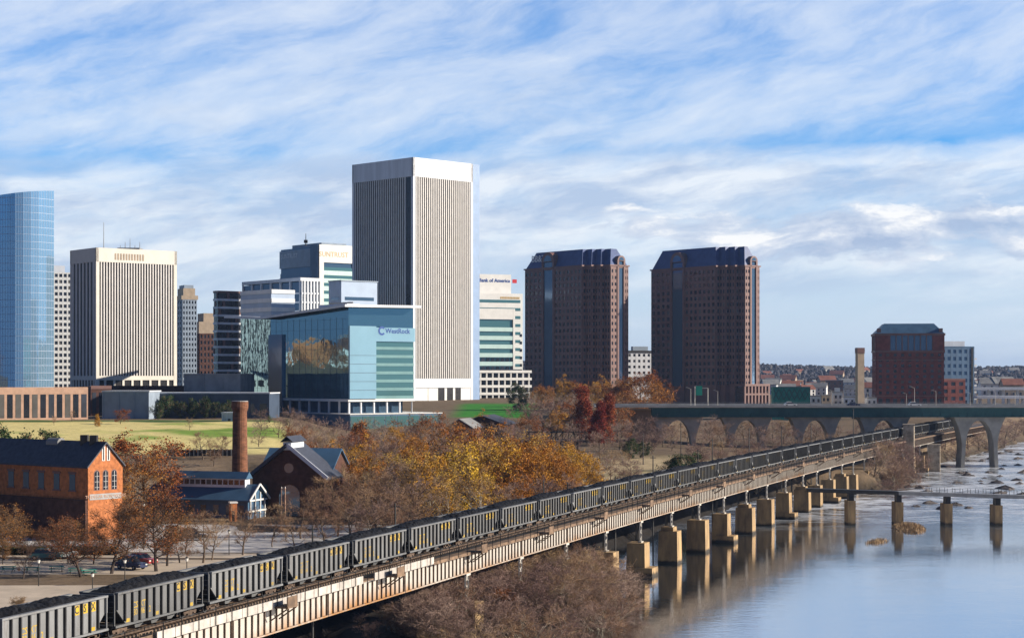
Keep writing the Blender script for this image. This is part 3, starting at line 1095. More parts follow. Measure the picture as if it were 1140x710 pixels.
# long low terrace walls in shade
def terrace(name, label, x0, x1, ytop, Y, m, thick=14, zb=10, cop=None, a=-6):
    p, W, D = foot(x0, x0 - 1, x1, Y, a)
    c, s = math.cos(R(a)), math.sin(R(a))
    D = thick
    v = Vector((-s, c, 0))
    p = [p[0], p[1], p[1] + v * D, p[0] + v * D]
    b = Bld(name, label, (p[0].x, Y, gz(p[0].x, Y)))
    zt = wz(ytop, Y)
    b.part('wall', m).prism(p, zb, zt)
    b.part('coping', cop or 'cool_white').prism(inset(p, -0.25), zt, zt + 0.45)
    F, l = frames(p)[0]
    k = max(3, int(l / 7))
    for i in range(k + 1):
        x = min(l - 0.5, l * i / k)
        fbox(b.new('pilaster', m), F, x, x + 0.5, zb, zt - 0.01, 0, 0.35)
    return b, p, F, l, zt


b, p, F, l, zt = terrace('terrace_building', 'pale blue grey windowless low block behind the lawn', 114, 166, 436, 668, 'blue_grey', 14, 12)
b.done()
b, p, F, l, zt = terrace('terrace_building', 'long dark navy low building with a white coping behind the lawn', 164, 300, 438, 680, 'navy_panel', 16, 12)
b.bands(F, 4, l - 4, 17, 21, 1, 0.8, 'lower_wall', 'win') if False else None
for i in range(10):
    b.window(F, l * (i + .5) / 10, 20.5, l / 10 - 2, 3.2, 'win', 0.1)
b.done()
b, p, F, l, zt = terrace('car_deck', 'blank grey concrete block below the banded brown tower', 205, 268, 417, 720, 'grey', 22, 14, 'grey')
b.done()
b, p, F, l, zt = terrace('brown_block', 'low brown strip building at the foot of the cream tower', 112, 215, 430.5, 740, 'brick_dark', 12, 14, 'brick_dark')
b.done()
b, p, F, l, zt = terrace('utility_shed', 'small pale shed beside the brick smokestack top', 247, 262, 460, 640, 'cool_white', 5, 14)
b.window(F, l / 2, zt - 2.5, 2, 1.2, 'win', 0.1)
b.done()

# old towers behind
pts, W, D = foot(203, 196, 219, 1100, 25)
b = Bld('office_tower', 'slim old blue grey masonry tower right of the cream tower', (pts[0].x, 1100, 24))
zt = wz(317, 1100)
b.part('core', 'win').prism(inset(pts, 0.4), 24, zt - 8)
b.part('wall', 'blue_grey')
for k, (F, l) in enumerate(frames(pts)):
    if k in (0, 3):
        b.punched(F, 0, l, 24, zt - 9, 5 if k == 0 else 3, 17, 0.5, 0.55, 'wall', 'win', 0.5)
b.part('cornice', 'tan').prism(inset(pts, -0.7), zt - 9, zt - 6.5)
b.part('attic', 'tan').prism(inset(pts, 0.8), zt - 6.5, zt - 2)
b.part('cap', 'blue_grey').prism(inset(pts, 1.6), zt - 2, zt)
b.done()

pts, W, D = foot(222, 212, 246, 1230, 25)
b = Bld('office_block', 'dark stone block with a tan stepped top between two taller towers', (pts[0].x, 1230, 24))
zt = wz(358, 1230)
b.part('core', 'win').prism(inset(pts, 0.4), 24, zt - 8)
b.part('wall', 'brick_dark')
for k, (F, l) in enumerate(frames(pts)):
    if k in (0, 3):
        b.punched(F, 0, l, 24, zt - 8, 6 if k == 0 else 4, 9, 0.5, 0.55, 'wall', 'win', 0.5)
b.part('attic', 'tan').prism(inset(pts, -0.4), zt - 8, zt)
b.part('penthouse', 'tan').prism(inset(pts, 4), zt, zt + 6)
b.done()

pts, W, D = foot(243, 238, 275, 960, 39)
b = Bld('banded_tower', 'brown tower with pale horizontal bands and dark windows left of the glass headquarters', (pts[0].x, 960, 22))
zt = wz(326, 960)
b.part('core', 'win').prism(inset(pts, 0.4), 22, zt)
b.part('wall', 'brown_stone', 'cool_white')
for k, (F, l) in enumerate(frames(pts)):
    if k in (0, 3):
        nr = 13
        h = (zt - 22) / nr
        for j in range(nr):
            fbox(b.part('wall'), F, 0, l, 22 + j * h, 22 + (j + 0.28) * h, 0, 0.5, 1)
            nn = 7 if k == 0 else 3
            for i in range(nn):
                if (i * 7 + j * 3) % 5 == 0:
                    fbox(b.part('wall'), F, l * i / nn, l * (i + 0.6) / nn, 22 + (j + 0.28) * h, 22 + (j + 1) * h, 0, 0.4, 0)
            b.window(F, l / 2, 22 + (j + 0.64) * h, l - 0.4, h * 0.72, 'win', 0.1, 'window_band')
b.part('parapet', 'brown_stone').prism(inset(pts, -0.3), zt, zt + 1.2)
b.done()

# stepped blue block: white-framed dark glass over a pale box
pts, W, D = foot(335, 271, 356, 880, 39)
b = Bld('stepped_block', 'stepped block with a white frame over dark glass and a pale striped lower box', (pts[0].x, 880, 22))
zt = wz(309, 880)
b.part('glazing', 'win_blue').prism(pts, 22, zt - 2)
fm = b.part('roof_frame', 'cool_white')
fm.prism(inset(pts, -0.6), zt - 1.6, zt)
for k, (F, l) in enumerate(frames(pts)):
    if k in (0, 3):
        n = 6
        for i in range(n + 1):
            fbox(fm, F, max(0, l * i / n - 0.4), min(l, l * i / n + 0.4), zt - 26, zt - 1.6, 0.003, 0.8)
        for j in range(5):
            fbox(fm, F, 0, l, zt - 8 - j * 4.4, zt - 7.2 - j * 4.4, 0.003, 0.5)
q, W2, D2 = foot(302, 268, 328, 850, 39)
b.part('lower_box', 'pale_blue').prism(q, 20, wz(322, 850))
for k, (F, l) in enumerate(frames(q)):
    if k in (0, 3):
        z = wz(322, 850)
        for j in range(8):
            fbox(b.part('spandrel', 'cool_white'), F, 0, l, z - 1.9 - j * 4.2, z - j * 4.2, 0.003, 0.35)
b.done()

# bank tower with signs
pts, W, D = foot(355, 312, 399, 1010, 39)
b = Bld('bank_tower', 'tower with one dark blue side and one pale green side left of the tallest tower', (pts[0].x, 1010, 22))
zt = wz(272, 1010)
b.part('core', 'win_blue').prism(inset(pts, 0.3), 22, zt - 1)
wl = b.part('wall', 'white', 'spandrel_green', 'blue_grey', 'roof_blue2')
for k, (F, l) in enumerate(frames(pts)):
    if k == 0:
        fbox(wl, F, 0, l, zt - 10, zt, 0, 0.5, 0)
        fbox(wl, F, 0, 3.0, 22, zt - 10, 0, 0.5, 0)
        fbox(wl, F, l - 4, l, 22, zt - 10, 0, 0.5, 0)
        for j in range(16):
            z = zt - 14.5 - j * 4.4
            fbox(wl, F, 3, l - 4, z - 2.6, z, 0, 0.4, 1)
            b.window(F, (3 + l - 4) / 2, z + 1.0, l - 7, 1.8, 'win_green', 0.1, 'window_band')
        tm = text_mesh('SUNTRUST', 4.0, 'sign_gold')
        put_text('sign_lettering', tm, b.root, F, l * 0.36, zt - 5.5, 0.55)
    elif k == 3:
        fbox(wl, F, 0, l, zt - 12, zt - 2, 0, 0.5, 2)
        fbox(wl, F, l - 8, l, 22, zt, 0, 0.6, 3)
        for j in range(14):
            z = zt - 17.5 - j * 4.4
            fbox(wl, F, 0, l - 8, z - 1.7, z, 0, 0.4, 2)
            b.window(F, (l - 8) / 2, z + 1.3, l - 8.4, 2.6, 'win_blue', 0.1, 'window_band')
        put_text('sign_lettering', text_mesh('SUNTRUST', 3.6, 'cool_white'), b.root, F, l * 0.26, zt - 5.2, 0.55)
c = (pts[0] + pts[2]) / 2
rh = b.part('roof_house', 'blue_grey')
rh.prism(inset(pts, 5), zt - 1, zt + 1.5)
b.part('mast', 'dark_steel').tube((c.x - 6, c.y - 14, zt), (c.x - 6, c.y - 14, zt + 7), 0.35, 0.15, 6)
b.part('mast').box(c.x - 7, c.x - 5, c.y - 15, c.y - 13, zt + 1.5, zt + 3.2)
b.done()

pts, W, D = foot(380, 366, 420, 840, 39)
b = Bld('annex_block', 'small plain pale blue block squeezed against the left side of the tallest tower', (pts[0].x, 840, 20))
zt = wz(313, 840)
b.part('wall', 'pale_blue').prism(pts, 20, zt)
b.part('coping', 'blue_grey').prism(inset(pts, -0.3), zt, zt + 0.6)
for k, (F, l) in enumerate(frames(pts)):
    if k in (0, 3):
        for j in range(6):
            b.window(F, l / 2, zt - 8 - j * 4.4, l - 4, 1.6, 'win_blue', 0.1, 'window_band')
b.done()

# glass headquarters with a wing-shaped roof
Yp = 700
P = Vector((wx(388, Yp), Yp, 0))
c, s = math.cos(R(39)), math.sin(R(39))
u, v = Vector((c, s, 0)), Vector((-s, c, 0))
Q = P + v * 58
T = Vector((wx(268, 772), 772, 0))
E = P + u * 31
poly = [P, E, E + v * 60, T + u * 22 + v * 8, T, Q]
b = Bld('glass_headquarters', 'teal mirror glass headquarters under a wide tilted wing roof, in front of the tallest tower', (P.x, P.y, 12))
z1, z2 = 23.5, wz(347, Yp)
ztop = [wz(340, Yp), wz(341, 719), wz(341, 760), wz(351, 772), wz(352.5, 772), wz(353.5, 745)]
b.part('glazing', 'mirror_teal').prism(poly, z1, [z - 0.8 for z in ztop])
fr = frames(poly)
ml = b.part('mullion', 'navy_panel')
for k in (4, 5):
    F, l = fr[k]
    zz = ztop[k]
    for i in range(int(l / 4.5) + 1):
        fbox(ml, F, i * 4.5, i * 4.5 + 0.06, z1, min(ztop[k], ztop[(k + 1) % 6]) - 1.2, 0.003, 0.07)
    for j in range(9):
        fbox(ml, F, 0, l, z1 + 3.9 * j, z1 + 3.9 * j + 0.06, 0.003, 0.05)
F0, l0 = fr[0]
# dark stair core on the long side
F5, l5 = fr[5]
fbox(b.part('stair_core', 'win_blue'), F5, 0.0, 10.5, z1 - 4, z1 + 26, 0.003, 1.0)
# sun-facing side: sign wall of pale glass, banded floors
pw = b.part('sign_wall', mat('pale_sign_glass', (0.25, 0.45, 0.58), 0.2, 0.05, 0.1, spec=0.8))
fbox(pw, F0, 0, 12.5, z1, wz(363, 705), 0.003, 0.9)
fbox(pw, F0, 12.5, l0 + 0.3, wz(380, 708), wz(364.5, 708), 0.003, 0.9)
zb0, zb1 = z1, wz(380, 708)
nb = 7
h = (zb1 - zb0) / nb
for j in range(nb):
    fbox(b.part('spandrel', 'teal_panel'), F0, 12.8, l0, zb0 + j * h, zb0 + (j + 0.36) * h, 0.003, 0.5)
    b.window(F0, (12.8 + l0) / 2, zb0 + (j + 0.68) * h, l0 - 12.8, h * 0.62, 'win_green', 0.3, 'window_band')
for j in range(6):
    fbox(ml, F0, 0, 12.5, z1 + j * 3.4, z1 + j * 3.4 + 0.12, 0.903, 0.98)
put_text('sign_lettering', text_mesh('WestRock', 2.75, 'sign_blue', bold=True), b.root, F0, l0 * 0.735, wz(368.3, 708), 0.95)
lg = MB()
o_, t_, n_ = F0
cz = wz(368.0, 706)
ca = l0 * 0.735 - 7.6
for k in range(20):
    a0, a1 = R(40 + 280 * k / 20), R(40 + 280 * (k + 1) / 20)
    ring = []
    for r_, a_ in ((1.0, a0), (1.75, a0), (1.75, a1), (1.0, a1)):
        p_ = o_ + t_ * (ca + r_ * math.cos(a_)) + n_ * 0.97
        ring.append((p_.x, p_.y, cz + r_ * math.sin(a_)))
    lg.poly(ring)
lg.build('ring_logo', 'sign_blue', b.root)
# wing roof
rf = b.part('wing_roof', 'cool_white', 'roof_blue2')
ov = inset(poly, -5.0)
ov[4] = ov[4] - u * 5 - v * 6
ov[1] = ov[1] - u * 4.4
ov[2] = ov[2] - u * 4.4
zr = [z + 0.2 for z in ztop]
i0 = len(rf.v)
rf.v.extend([(p_.x, p_.y, z - 1.0) for p_, z in zip(ov, zr)])
rf.v.extend([(p_.x, p_.y, z) for p_, z in zip(ov, zr)])
tri_idx = [(0, 1, 2), (0, 2, 3), (0, 3, 5), (3, 4, 5)]
for a_, b_, c_ in tri_idx:
    rf.f.append((i0 + 6 + a_, i0 + 6 + b_, i0 + 6 + c_)); rf.m.append(0)
    rf.f.append((i0 + c_, i0 + b_, i0 + a_)); rf.m.append(1)
for k in range(6):
    j = (k + 1) % 6
    rf.f.append((i0 + k, i0 + j, i0 + 6 + j, i0 + 6 + k)); rf.m.append(0)
# slab, recessed ground floor, columns
sl = b.part('floor_slab', 'white')
sl.prism(inset(poly, -0.5), z1 - 1.0, z1 - 0.003)
b.part('lobby_glass', 'win_blue').prism(inset(poly, 3), 12, z1 - 1.0)
for k in (0, 5):
    F, l = fr[k]
    n = 5 if k == 0 else 8
    for i in range(n + 1):
        fbox(b.new('column', 'cool_white'), F, max(0.2, l * i / n - 0.35), min(l - 0.2, l * i / n + 0.2), 12, z1 - 1.0, -0.9, -0.2)
# terrace and podium
pd = b.part('podium', 'roof_blue2', 'white')
pp = [P - u * 2 - v * 9, E + u * 8 - v * 9, E + u * 8 + v * 8, P + v * 62 - u * 2]
pp = [P - v * 7 - u * 4, E - v * 7 + u * 9, E + u * 9 + v * 40, Q - u * 4]
pd.prism(pp, 4, 17.6)
pd.prism(inset(pp, -0.3), 17.6, 17.9, 1)
Fp, lp = frames(pp)[0]
for i in range(8):
    b.window(Fp, lp * (i + .5) / 8, 14.4, lp / 8 - 0.4, 5.0, 'win_green', 0.1)
b.done()
b2 = Bld('roof_plant', 'white boxed machinery standing on the tilted wing roof', (P.x - 12, P.y + 24, ztop[0] - 0.5), 'roof plant')
mb = b2.part('screen', 'cool_white')
w0 = P + v * 12 - u * 0
mb.prism([P + v * 10 + u * 6, P + v * 10 + u * 12, P + v * 30 + u * 12, P + v * 30 + u * 6], ztop[0] - 3, ztop[0] + 1.2)
for i in range(5):
    q_ = P + v * (12 + i * 3.4) + u * 7.5
    b2.new('duct', 'steel').box(q_.x, q_.x + 2.2, q_.y, q_.y + 2, ztop[0] + 1.2, ztop[0] + 2.0)
b2.done()

# pale stepped bank building right of the tallest tower
pts, W, D = foot(524, 514, 573, 1000, 24)
b = Bld('stepped_tower', 'white and pale green stepped building right of the tallest tower', (pts[0].x, 1000, 20))
zt = wz(343, 1000)
b.part('core', 'win_green').prism(inset(pts, 0.3), 20, zt - 0.5)
wl = b.part('wall', 'white')
F, l = frames(pts)[0]
fbox(wl, F, 0, l, zt - 6, zt, 0, 0.5)
sp = b.part('spandrel', 'spandrel_green')
for j in range(9):
    z = zt - 10.5 - j * 4.8
    fbox(sp if j < 6 else wl, F, 0, l - 0.5, z - 2.3, z, 0, 0.4)
    if j >= 4:
        for i in range(9):
            b.window(F, l * (i + .5) / 9, z + 1.1, l / 9 - 1.0, 1.9, 'win', 0.12)
fbox(wl, F, l - 1.2, l, 20, zt, 0, 0.55)
wl.prism(inset(pts, 0.5), zt - 0.5, zt - 0.2)
q, W2, D2 = foot(530, 520, 582, 1026, 24)
z2 = wz(326, 1026)
up = b.part('upper_block', 'white')
up.prism(q, 20, z2)
F2, l2 = frames(q)[0]
for j in range(18):
    b.window(F2, l2 / 2, z2 - 4.5 - j * 4.6, l2 - 3, 1.7, 'win_green', 0.1, 'window_band')
for j in range(14):
    b.window(F2, l2 - 1.2, z2 - 24 - j * 4.3, 1.4, 1.6, 'win', 0.14)
q3, W3, D3 = foot(534, 524, 569, 1030, 24)
z3 = wz(305, 1030)
up.prism(q3, z2 - 1, z3)
F3, l3 = frames(q3)[0]
put_text('sign_lettering', text_mesh('Bank of America', 2.9, 'sign_blue', bold=True), b.root, F3, l3 * 0.47, z3 - 3.6, 0.1)
mk = b.part('sign_mark', 'sign_red')
fbox(mk, F3, l3 * 0.47 + 11.2, l3 * 0.47 + 14.0, z3 - 4.8, z3 - 2.6, 0.003, 0.15)
gl = b.part('small_lettering', 'sign_gold')
for i in range(13):
    fbox(gl, F2, l2 * 0.52 + i * 0.95, l2 * 0.52 + i * 0.95 + 0.6, z2 - 3.1, z2 - 1.9, 0.003, 0.12)
# open parking floors at its foot
q4, W4, D4 = foot(528, 520, 592, 972, 24)
F4, l4 = frames(q4)[0]
for j in range(5):
    b.new('parking_floor', 'white').prism(q4, 18 + j * 4.0, 19.4 + j * 4.0)
    for i in range(10):
        if j < 4:
            fbox(b.new('parking_column', 'white'), F4, l4 * i / 9.5, l4 * i / 9.5 + 0.7, 19.4 + j * 4, 22 + j * 4, -1.2, -0.3)
b.part('parking_shade', 'win').prism(inset(q4, 4), 18, 36)
b.done()


# twin granite towers with blue mansard roofs
def mansard_tower(xn, xl, xr, Y, ytop, yeave, label, sign):
    a = 39
    c, s = math.cos(R(a)), math.sin(R(a))
    u, v = Vector((c, s, 0)), Vector((-s, c, 0))
    C = Vector((wx(xn, Y), Y, 0))
    k = (xl - 570) / FPX
    D = (C.x - k * Y) / (s + c * k)
    st = 3.6
    sd_ = 5.0
    loc = [(0, 0), (st, 0), (st, -sd_), (2 * st, -sd_), (2 * st, -2 * sd_), (3 * st, -2 * sd_), (3 * st, -3 * sd_)]
    e = C + u * (3 * st) - v * (3 * sd_)
    k = (xr - 570) / FPX
    W = (k * e.y - e.x) / (c - s * k)
    loc += [(3 * st + W, -3 * sd_), (3 * st + W, D - 14), (3 * st + W - 8, D - 14), (3 * st + W - 8, D), (0, D)]
    poly = [C + u * p + v * q for p, q in loc]
    zb, ze, zt = 14.0, wz(yeave, Y), wz(ytop, Y)
    b = Bld('granite_tower', label, (C.x, C.y, zb))
    b.part('core', 'win').prism(inset(poly, 0.25), zb, ze - 0.5)
    w = b.part('wall', 'brown_stone')
    fr = frames(poly)
    nr = 18
    zr0 = ze - nr * 4.25
    n = len(poly)
    for k, (F, l) in enumerate(fr):
        fbox(w, F, 0, l, zb, zr0, 0, 0.4)
        fbox(w, F, 0, l, ze - 1.0, ze, 0, 0.42)
        if k == n - 1:                           # long side facing left, with a glazed bay under a gable
            bay0, bay1 = l * 0.31, l * 0.53
            b.punched(F, 0, bay0, zr0, ze - 1, 4, nr, 0.56, 0.55)
            b.punched(F, bay1, l, zr0, ze - 1, 7, nr, 0.56, 0.55)
            fbox(b.new('bay_glass', 'win_blue'), F, bay0 + 1.6, bay1 - 1.6, zb, ze + 4, -0.1, 0.15)
            for x in (bay0, bay1 - 1.6):
                fbox(b.new('bay_pier', 'brown_stone'), F, x, x + 1.6, zb, ze + 4.5, -2, 0.9)
            gable(b, F, bay0, bay1, ze + 4.5)
        elif k == 6:                              # sunny end, bay with a gable as well
            m = l * 0.58
            b.punched(F, 0, m - 3.4, zr0, ze - 1, 2, nr, 0.5, 0.5)
            b.punched(F, m + 3.4, l, zr0, ze - 1, 2, nr, 0.45, 0.5)
            fbox(b.new('bay_glass', 'win_blue'), F, m - 2, m + 2, zb, ze + 3, -0.1, 0.15)
            for x in (m - 3.4, m + 2):
                fbox(b.new('bay_pier', 'brown_stone'), F, x, x + 1.4, zb, ze + 3.5, -2, 0.9)
            gable(b, F, m - 3.4, m + 3.4, ze + 3.5)
        elif l > 4.2:
            b.punched(F, 0, l, zr0, ze - 1, max(1, int(round(l / 2.6))) if l < 8 else int(l / 4.2), nr, 0.55, 0.55)
        else:
            b.punched(F, 0, l, zr0, ze - 1, 1, nr, 0.5, 0.55)
    b.part('cornice', 'brown_stone').prism(inset(poly, -0.9), ze, ze + 0.9)
    rf = b.part('mansard_roof', 'roof_blue')
    rf.prism(inset(poly, 0.3), ze + 0.9, zt, 0, inset(poly, 5.2))
    # stone upstand between the stepped roof slopes
    if sign:
        F, l = fr[n - 1]
        o_, t_, n_ = F
        put_text('sign_lettering', text_mesh(sign, 6.0, 'sign_white', bold=True), b.root, F, l * 0.19, ze + 7.0, -2.0)
    return b, poly, fr, ze


def gable(b, F, a0, a1, z):
    """Half-round stone gable on a bay."""
    o, t, n = F
    r = (a1 - a0) / 2
    cx = (a0 + a1) / 2
    mb = b.new('gable', 'brown_stone')
    nn = 12
    prof = [(cx + r * math.cos(math.pi * i / nn), z + r * math.sin(math.pi * i / nn)) for i in range(nn + 1)]
    fr_, bk = [], []
    for a, zz in prof:
        p = o + t * a + n * 0.9
        q = o + t * a - n * 9.0
        fr_.append((p.x, p.y, zz))
        bk.append((q.x, q.y, zz))
    mb.poly(fr_)
    mb.poly(bk[::-1])
    for i in range(nn):
        mb.poly([fr_[i + 1], fr_[i], bk[i], bk[i + 1]])
    mb.poly([fr_[0], fr_[-1], bk[-1], bk[0]])
    g2 = b.new('gable_light', 'win_blue')
    r2 = r * 0.62
    pts = []
    for i in range(nn + 1):
        p = o + t * (cx + r2 * math.cos(math.pi * i / nn)) + n * 0.95
        pts.append((p.x, p.y, z + 0.3 + r2 * math.sin(math.pi * i / nn)))
    g2.poly(pts)


b, poly, fr, ze = mansard_tower(648, 585, 699, 1150, 276.5, 296.5, 'dark granite tower with white letters on its blue mansard roof, left of the twin towers', 'BB&T')
b.done()
b, poly, fr, ze = mansard_tower(797, 725.5, 845, 1150, 274, 297, 'granite tower with a sunlit right end and no lettering, right of the twin towers', None)
# sunlit two-storey base with an arch
F, l = fr[6]
w = b.part('base_block', 'brown_stone')
zc = wz(427.5, 1120)
fbox(w, F, -4, l + 6, zc - 1.4, zc, -12, 4.0)
fbox(w, F, -4, l + 6, 8, 14, -12, 3.6)
for i in range(8):
    x = -4 + (l + 10 - 1.2) * i / 7
    if i not in (3, 4) or True:
        fbox(w, F, x, x + 1.3, 14, zc - 1.4, 2.4, 3.7)
fbox(w, F, -4, l + 6, (zc + 14) / 2 - 0.6, (zc + 14) / 2 + 0.6, 2.4, 3.65)
fbox(b.part('base_glass', 'win'), F, -3.6, l + 5.6, 14, zc - 1.4, -10, 2.3)
b.done()

pts, W, D = foot(698, 694, 730, 1230, 18)
b = Bld('white_block', 'small white block with a dark flat roof seen between the twin granite towers', (pts[0].x, 1230, 16))
zt = wz(392, 1230)
b.part('core', 'win').prism(inset(pts, 0.4), 16, zt)
b.part('wall', 'cool_white')
F, l = frames(pts)[0]
b.punched(F, 0, l, zt - 24, zt, 6, 6, 0.5, 0.45)
fbox(b.part('wall'), F, 0, l, 16, zt - 24, 0, 0.4)
b.part('flat_roof', 'dark_steel').prism(inset(pts, -1.2), zt, zt + 1.2)
b.part('roof_house', 'blue_grey').prism(inset(pts, 5), zt + 1.2, zt + 4)
b.done()

# brick hotel with a blue hipped roof
Yh = 960
pts, W, D = foot(976, 975, 1050, Yh, -7)
vv = (pts[3] - pts[0]).normalized()
pts = [pts[0], pts[1], pts[1] + vv * 26, pts[0] + vv * 26]
b = Bld('brick_hotel', 'dark red brick hotel under a low blue hipped roof beyond the road bridge', (pts[0].x, Yh, 12))
ze = wz(371, Yh)
zb = 10
b.part('core', 'win').prism(inset(pts, 0.4), zb, ze)
wl = b.part('wall', 'brick_tower')
tr = b.part('stone_course', 'brown_stone')
pen = wz(390, Yh)
for k, (F, l) in enumerate(frames(pts)):
    if k == 2:
        fbox(wl, F, 0, l, zb, ze, 0, 0.4)
        continue
    nc = 9 if k == 0 else 6
    zg = 22
    b.punched(F, 0, l, zg, pen - 1, nc, 8, 0.42, 0.52, 'wall', 'win', 0.45)
    b.punched(F, 0, l, zb, zg - 0.6, nc, 2, 0.55, 0.6, 'wall', 'win', 0.5)
    fbox(tr, F, -0.3, l + 0.3, zg - 0.6, zg, 0, 0.8)
    fbox(tr, F, -0.3, l + 0.3, pen - 1, pen, 0, 0.9)
    fbox(tr, F, -0.2, l + 0.2, pen - 5.4, pen - 4.8, 0.4, 0.7)
    fbox(tr, F, -0.4, l + 0.4, ze - 1.2, ze, 0, 1.1)
    for x0, x1 in ((0, l * 0.2), (l * 0.84, l)):
        fbox(wl, F, x0, x1, pen, ze - 1.2, 0, 0.7)
    for i in range(8):
        x = l * (0.2 + 0.64 * i / 7)
        fbox(tr, F, x - 0.25, x + 0.25, pen, ze - 1.2, 0, 0.6)
    b.window(F, l * 0.52, (pen + ze - 1.2) / 2, l * 0.64, ze - 1.2 - pen, 'win_blue', 0.1, 'penthouse_glass')
rf = b.part('hip_roof', 'roof_blue2')
rf.prism(inset(pts, -0.6), ze, wz(360, Yh), 0, inset(pts, 4.4))
for (F, l), x in ((frames(pts)[0], 0.2), (frames(pts)[0], W - 2.2)):
    fbox(b.new('corner_turret', 'brown_stone'), F, x, x + 2.0, ze, ze + 2.6, -2.2, 0.2)
b.done()
for nm, lab, x0, x1, yt, Y, m, hh in (
        ('brick_annex', 'low brick block with two big windows at the right foot of the hotel', 1048, 1074, 423, 975, 'brick_tower', 14),
        ('condo_tower', 'blue grey apartment tower behind the right side of the brick hotel', 1047, 1084, 387, 1080, mat('condo_blue_panel', (0.12, 0.20, 0.31), 0.5, 0.1, 0.2), 20)):
    pts, W, D = foot(x0, x0 - 3, x1, Y, 10)
    vv = (pts[3] - pts[0]).normalized()
    pts = [pts[0], pts[1], pts[1] + vv * hh, pts[0] + vv * hh]
    b = Bld(nm, lab, (pts[0].x, Y, 12))
    zt = wz(yt, Y)
    b.part('core', 'win_blue').prism(inset(pts, 0.4), 10, zt - 0.3)
    b.part('wall', m)
    nr = max(3, int((zt - 10) / 4.0))
    for k, (F, l) in enumerate(frames(pts)):
        if k != 2:
            b.punched(F, 0, l, 10, zt, 6 if nm == 'condo_tower' else 3, nr, 0.55, 0.5, 'wall', 'win_blue' if nm == 'condo_tower' else 'win', 0.4)
    b.part('parapet', 'brown_stone' if nm == 'brick_annex' else 'roof_blue2').prism(inset(pts, -0.3), zt, zt + 0.8)
    if nm == 'condo_tower':
        F, l = frames(pts)[0]
        F1, l1 = frames(pts)[1]
        for j in range(nr):
            fbox(b.new('balcony', 'white'), F1, 1, l1 - 1, 10 + j * 4.0, 11.0 + j * 4.0, 0.4, 2.4)
        b.part('roof_house', 'cool_white').prism(inset(pts, 4), zt + 0.8, zt + 4)
        cs = b.part('corner_strip', 'dark_steel')
        fbox(cs, F, l - 1.8, l - 0.6, 10, zt, 0.4, 0.7)
    b.done()
# green-netted block, loft rows, brick stack far right
pts, W, D = foot(861, 860, 902, 900, -4)
vv = (pts[3] - pts[0]).normalized()
pts = [pts[0], pts[1], pts[1] + vv * 14, pts[0] + vv * 14]
b = Bld('netted_building', 'low building wrapped in dark green netting right of the granite tower', (pts[0].x, 900, 8))
zt = wz(431.5, 900)
b.part('wall', 'green_mesh').prism(pts, 8, zt)
b.part('parapet', 'green_steel').prism(inset(pts, -0.2), zt, zt + 0.5)
F, l = frames(pts)[0]
rb = b.part('brace', 'green_steel')
o_, t_, n_ = F
for i in range(7):
    p0, p1 = o_ + t_ * (l * i / 7) + n_ * 0.1, o_ + t_ * (l * (i + 1) / 7) + n_ * 0.1
    rb.beam((p0.x, p0.y, zt - 6), (p1.x, p1.y, zt - 0.6), 0.1, 0.4)
    rb.beam((p0.x, p0.y, zt - 0.6), (p1.x, p1.y, zt - 6), 0.1, 0.4)
b.done()
k = 0
for x0, x1, yt, Y, m, what in ((903, 914, 441, 930, 'white', 'white loft house next to the green netted building'),
                               (915, 924, 440, 940, 'tan', 'cream loft house third from the green netted building'),
                               (928, 938, 437, 950, 'white', 'white loft house with a raised roof box left of the tan smokestack'),
                               (939, 952, 442, 935, 'cool_white', 'pale loft house touching the left side of the tan smokestack'),
                               (965, 976, 443, 940, 'white', 'white low house between the tan smokestack and the brick hotel')):
    pts, W, D = foot(x0, x0 - 0.5, x1, Y, -4)
    vv = (pts[3] - pts[0]).normalized()
    pts = [pts[0], pts[1], pts[1] + vv * 9, pts[0] + vv * 9]
    b = Bld('loft_house', what, (pts[0].x, Y, 8), 'house')
    zt = wz(yt, Y)
    b.part('wall', m).prism(pts, 8, zt)
    b.part('flat_roof', 'roof_grey').prism(inset(pts, -0.25), zt, zt + 0.4)
    F, l = frames(pts)[0]
    for j in range(3):
        for i in range(2):
            b.window(F, l * (i + .5) / 2, zt - 2.2 - j * 3.2, 1.1, 1.6, 'win', 0.08)
    if k == 2:
        b.part('roof_box', 'white').prism(inset(pts, 1.2), zt + 0.4, zt + 2.5)
    k += 1
    b.done()
b = Bld('smokestack', 'tall tan square smokestack standing left of the brick hotel', (wx(958.5, 900), 902, 8), 'chimney')
x0, x1, Yc = wx(955, 900), wx(962.5, 900), 900
b.part('shaft', 'tan').prism([(x0, Yc, 0), (x1, Yc + 0.6, 0), (x1 - 0.4, Yc + 5, 0), (x0 - 0.4, Yc + 4.4, 0)], 6, wz(393, 900))
b.part('cap', 'brown_stone').prism([(x0 - .2, Yc - .2, 0), (x1 + .2, Yc + 0.4, 0), (x1 - 0.2, Yc + 5.2, 0), (x0 - 0.6, Yc + 4.6, 0)], wz(393, 900), wz(387, 900))
b.done()
# elevated motorway far right
b = Bld('motorway_viaduct', 'pale elevated motorway on square columns at the far right edge', (wx(1110, 1120), 1120, 10), 'overpass')
for k, (y, Y, x0, x1) in enumerate(((432, 1120, 1082, 1170), (441.5, 1060, 1088, 1170))):
    b.new('deck', 'cool_white').box(wx(x0, Y), wx(x1, Y), Y, Y + 10, wz(y + 2, Y), wz(y - 1, Y))
    for i in range(6):
        x = wx(x0 + 4 + i * 16, Y)
        b.new('column', 'cool_white').box(x, x + 1.2, Y + 3, Y + 6, 6, wz(y + 2, Y))
b.done()

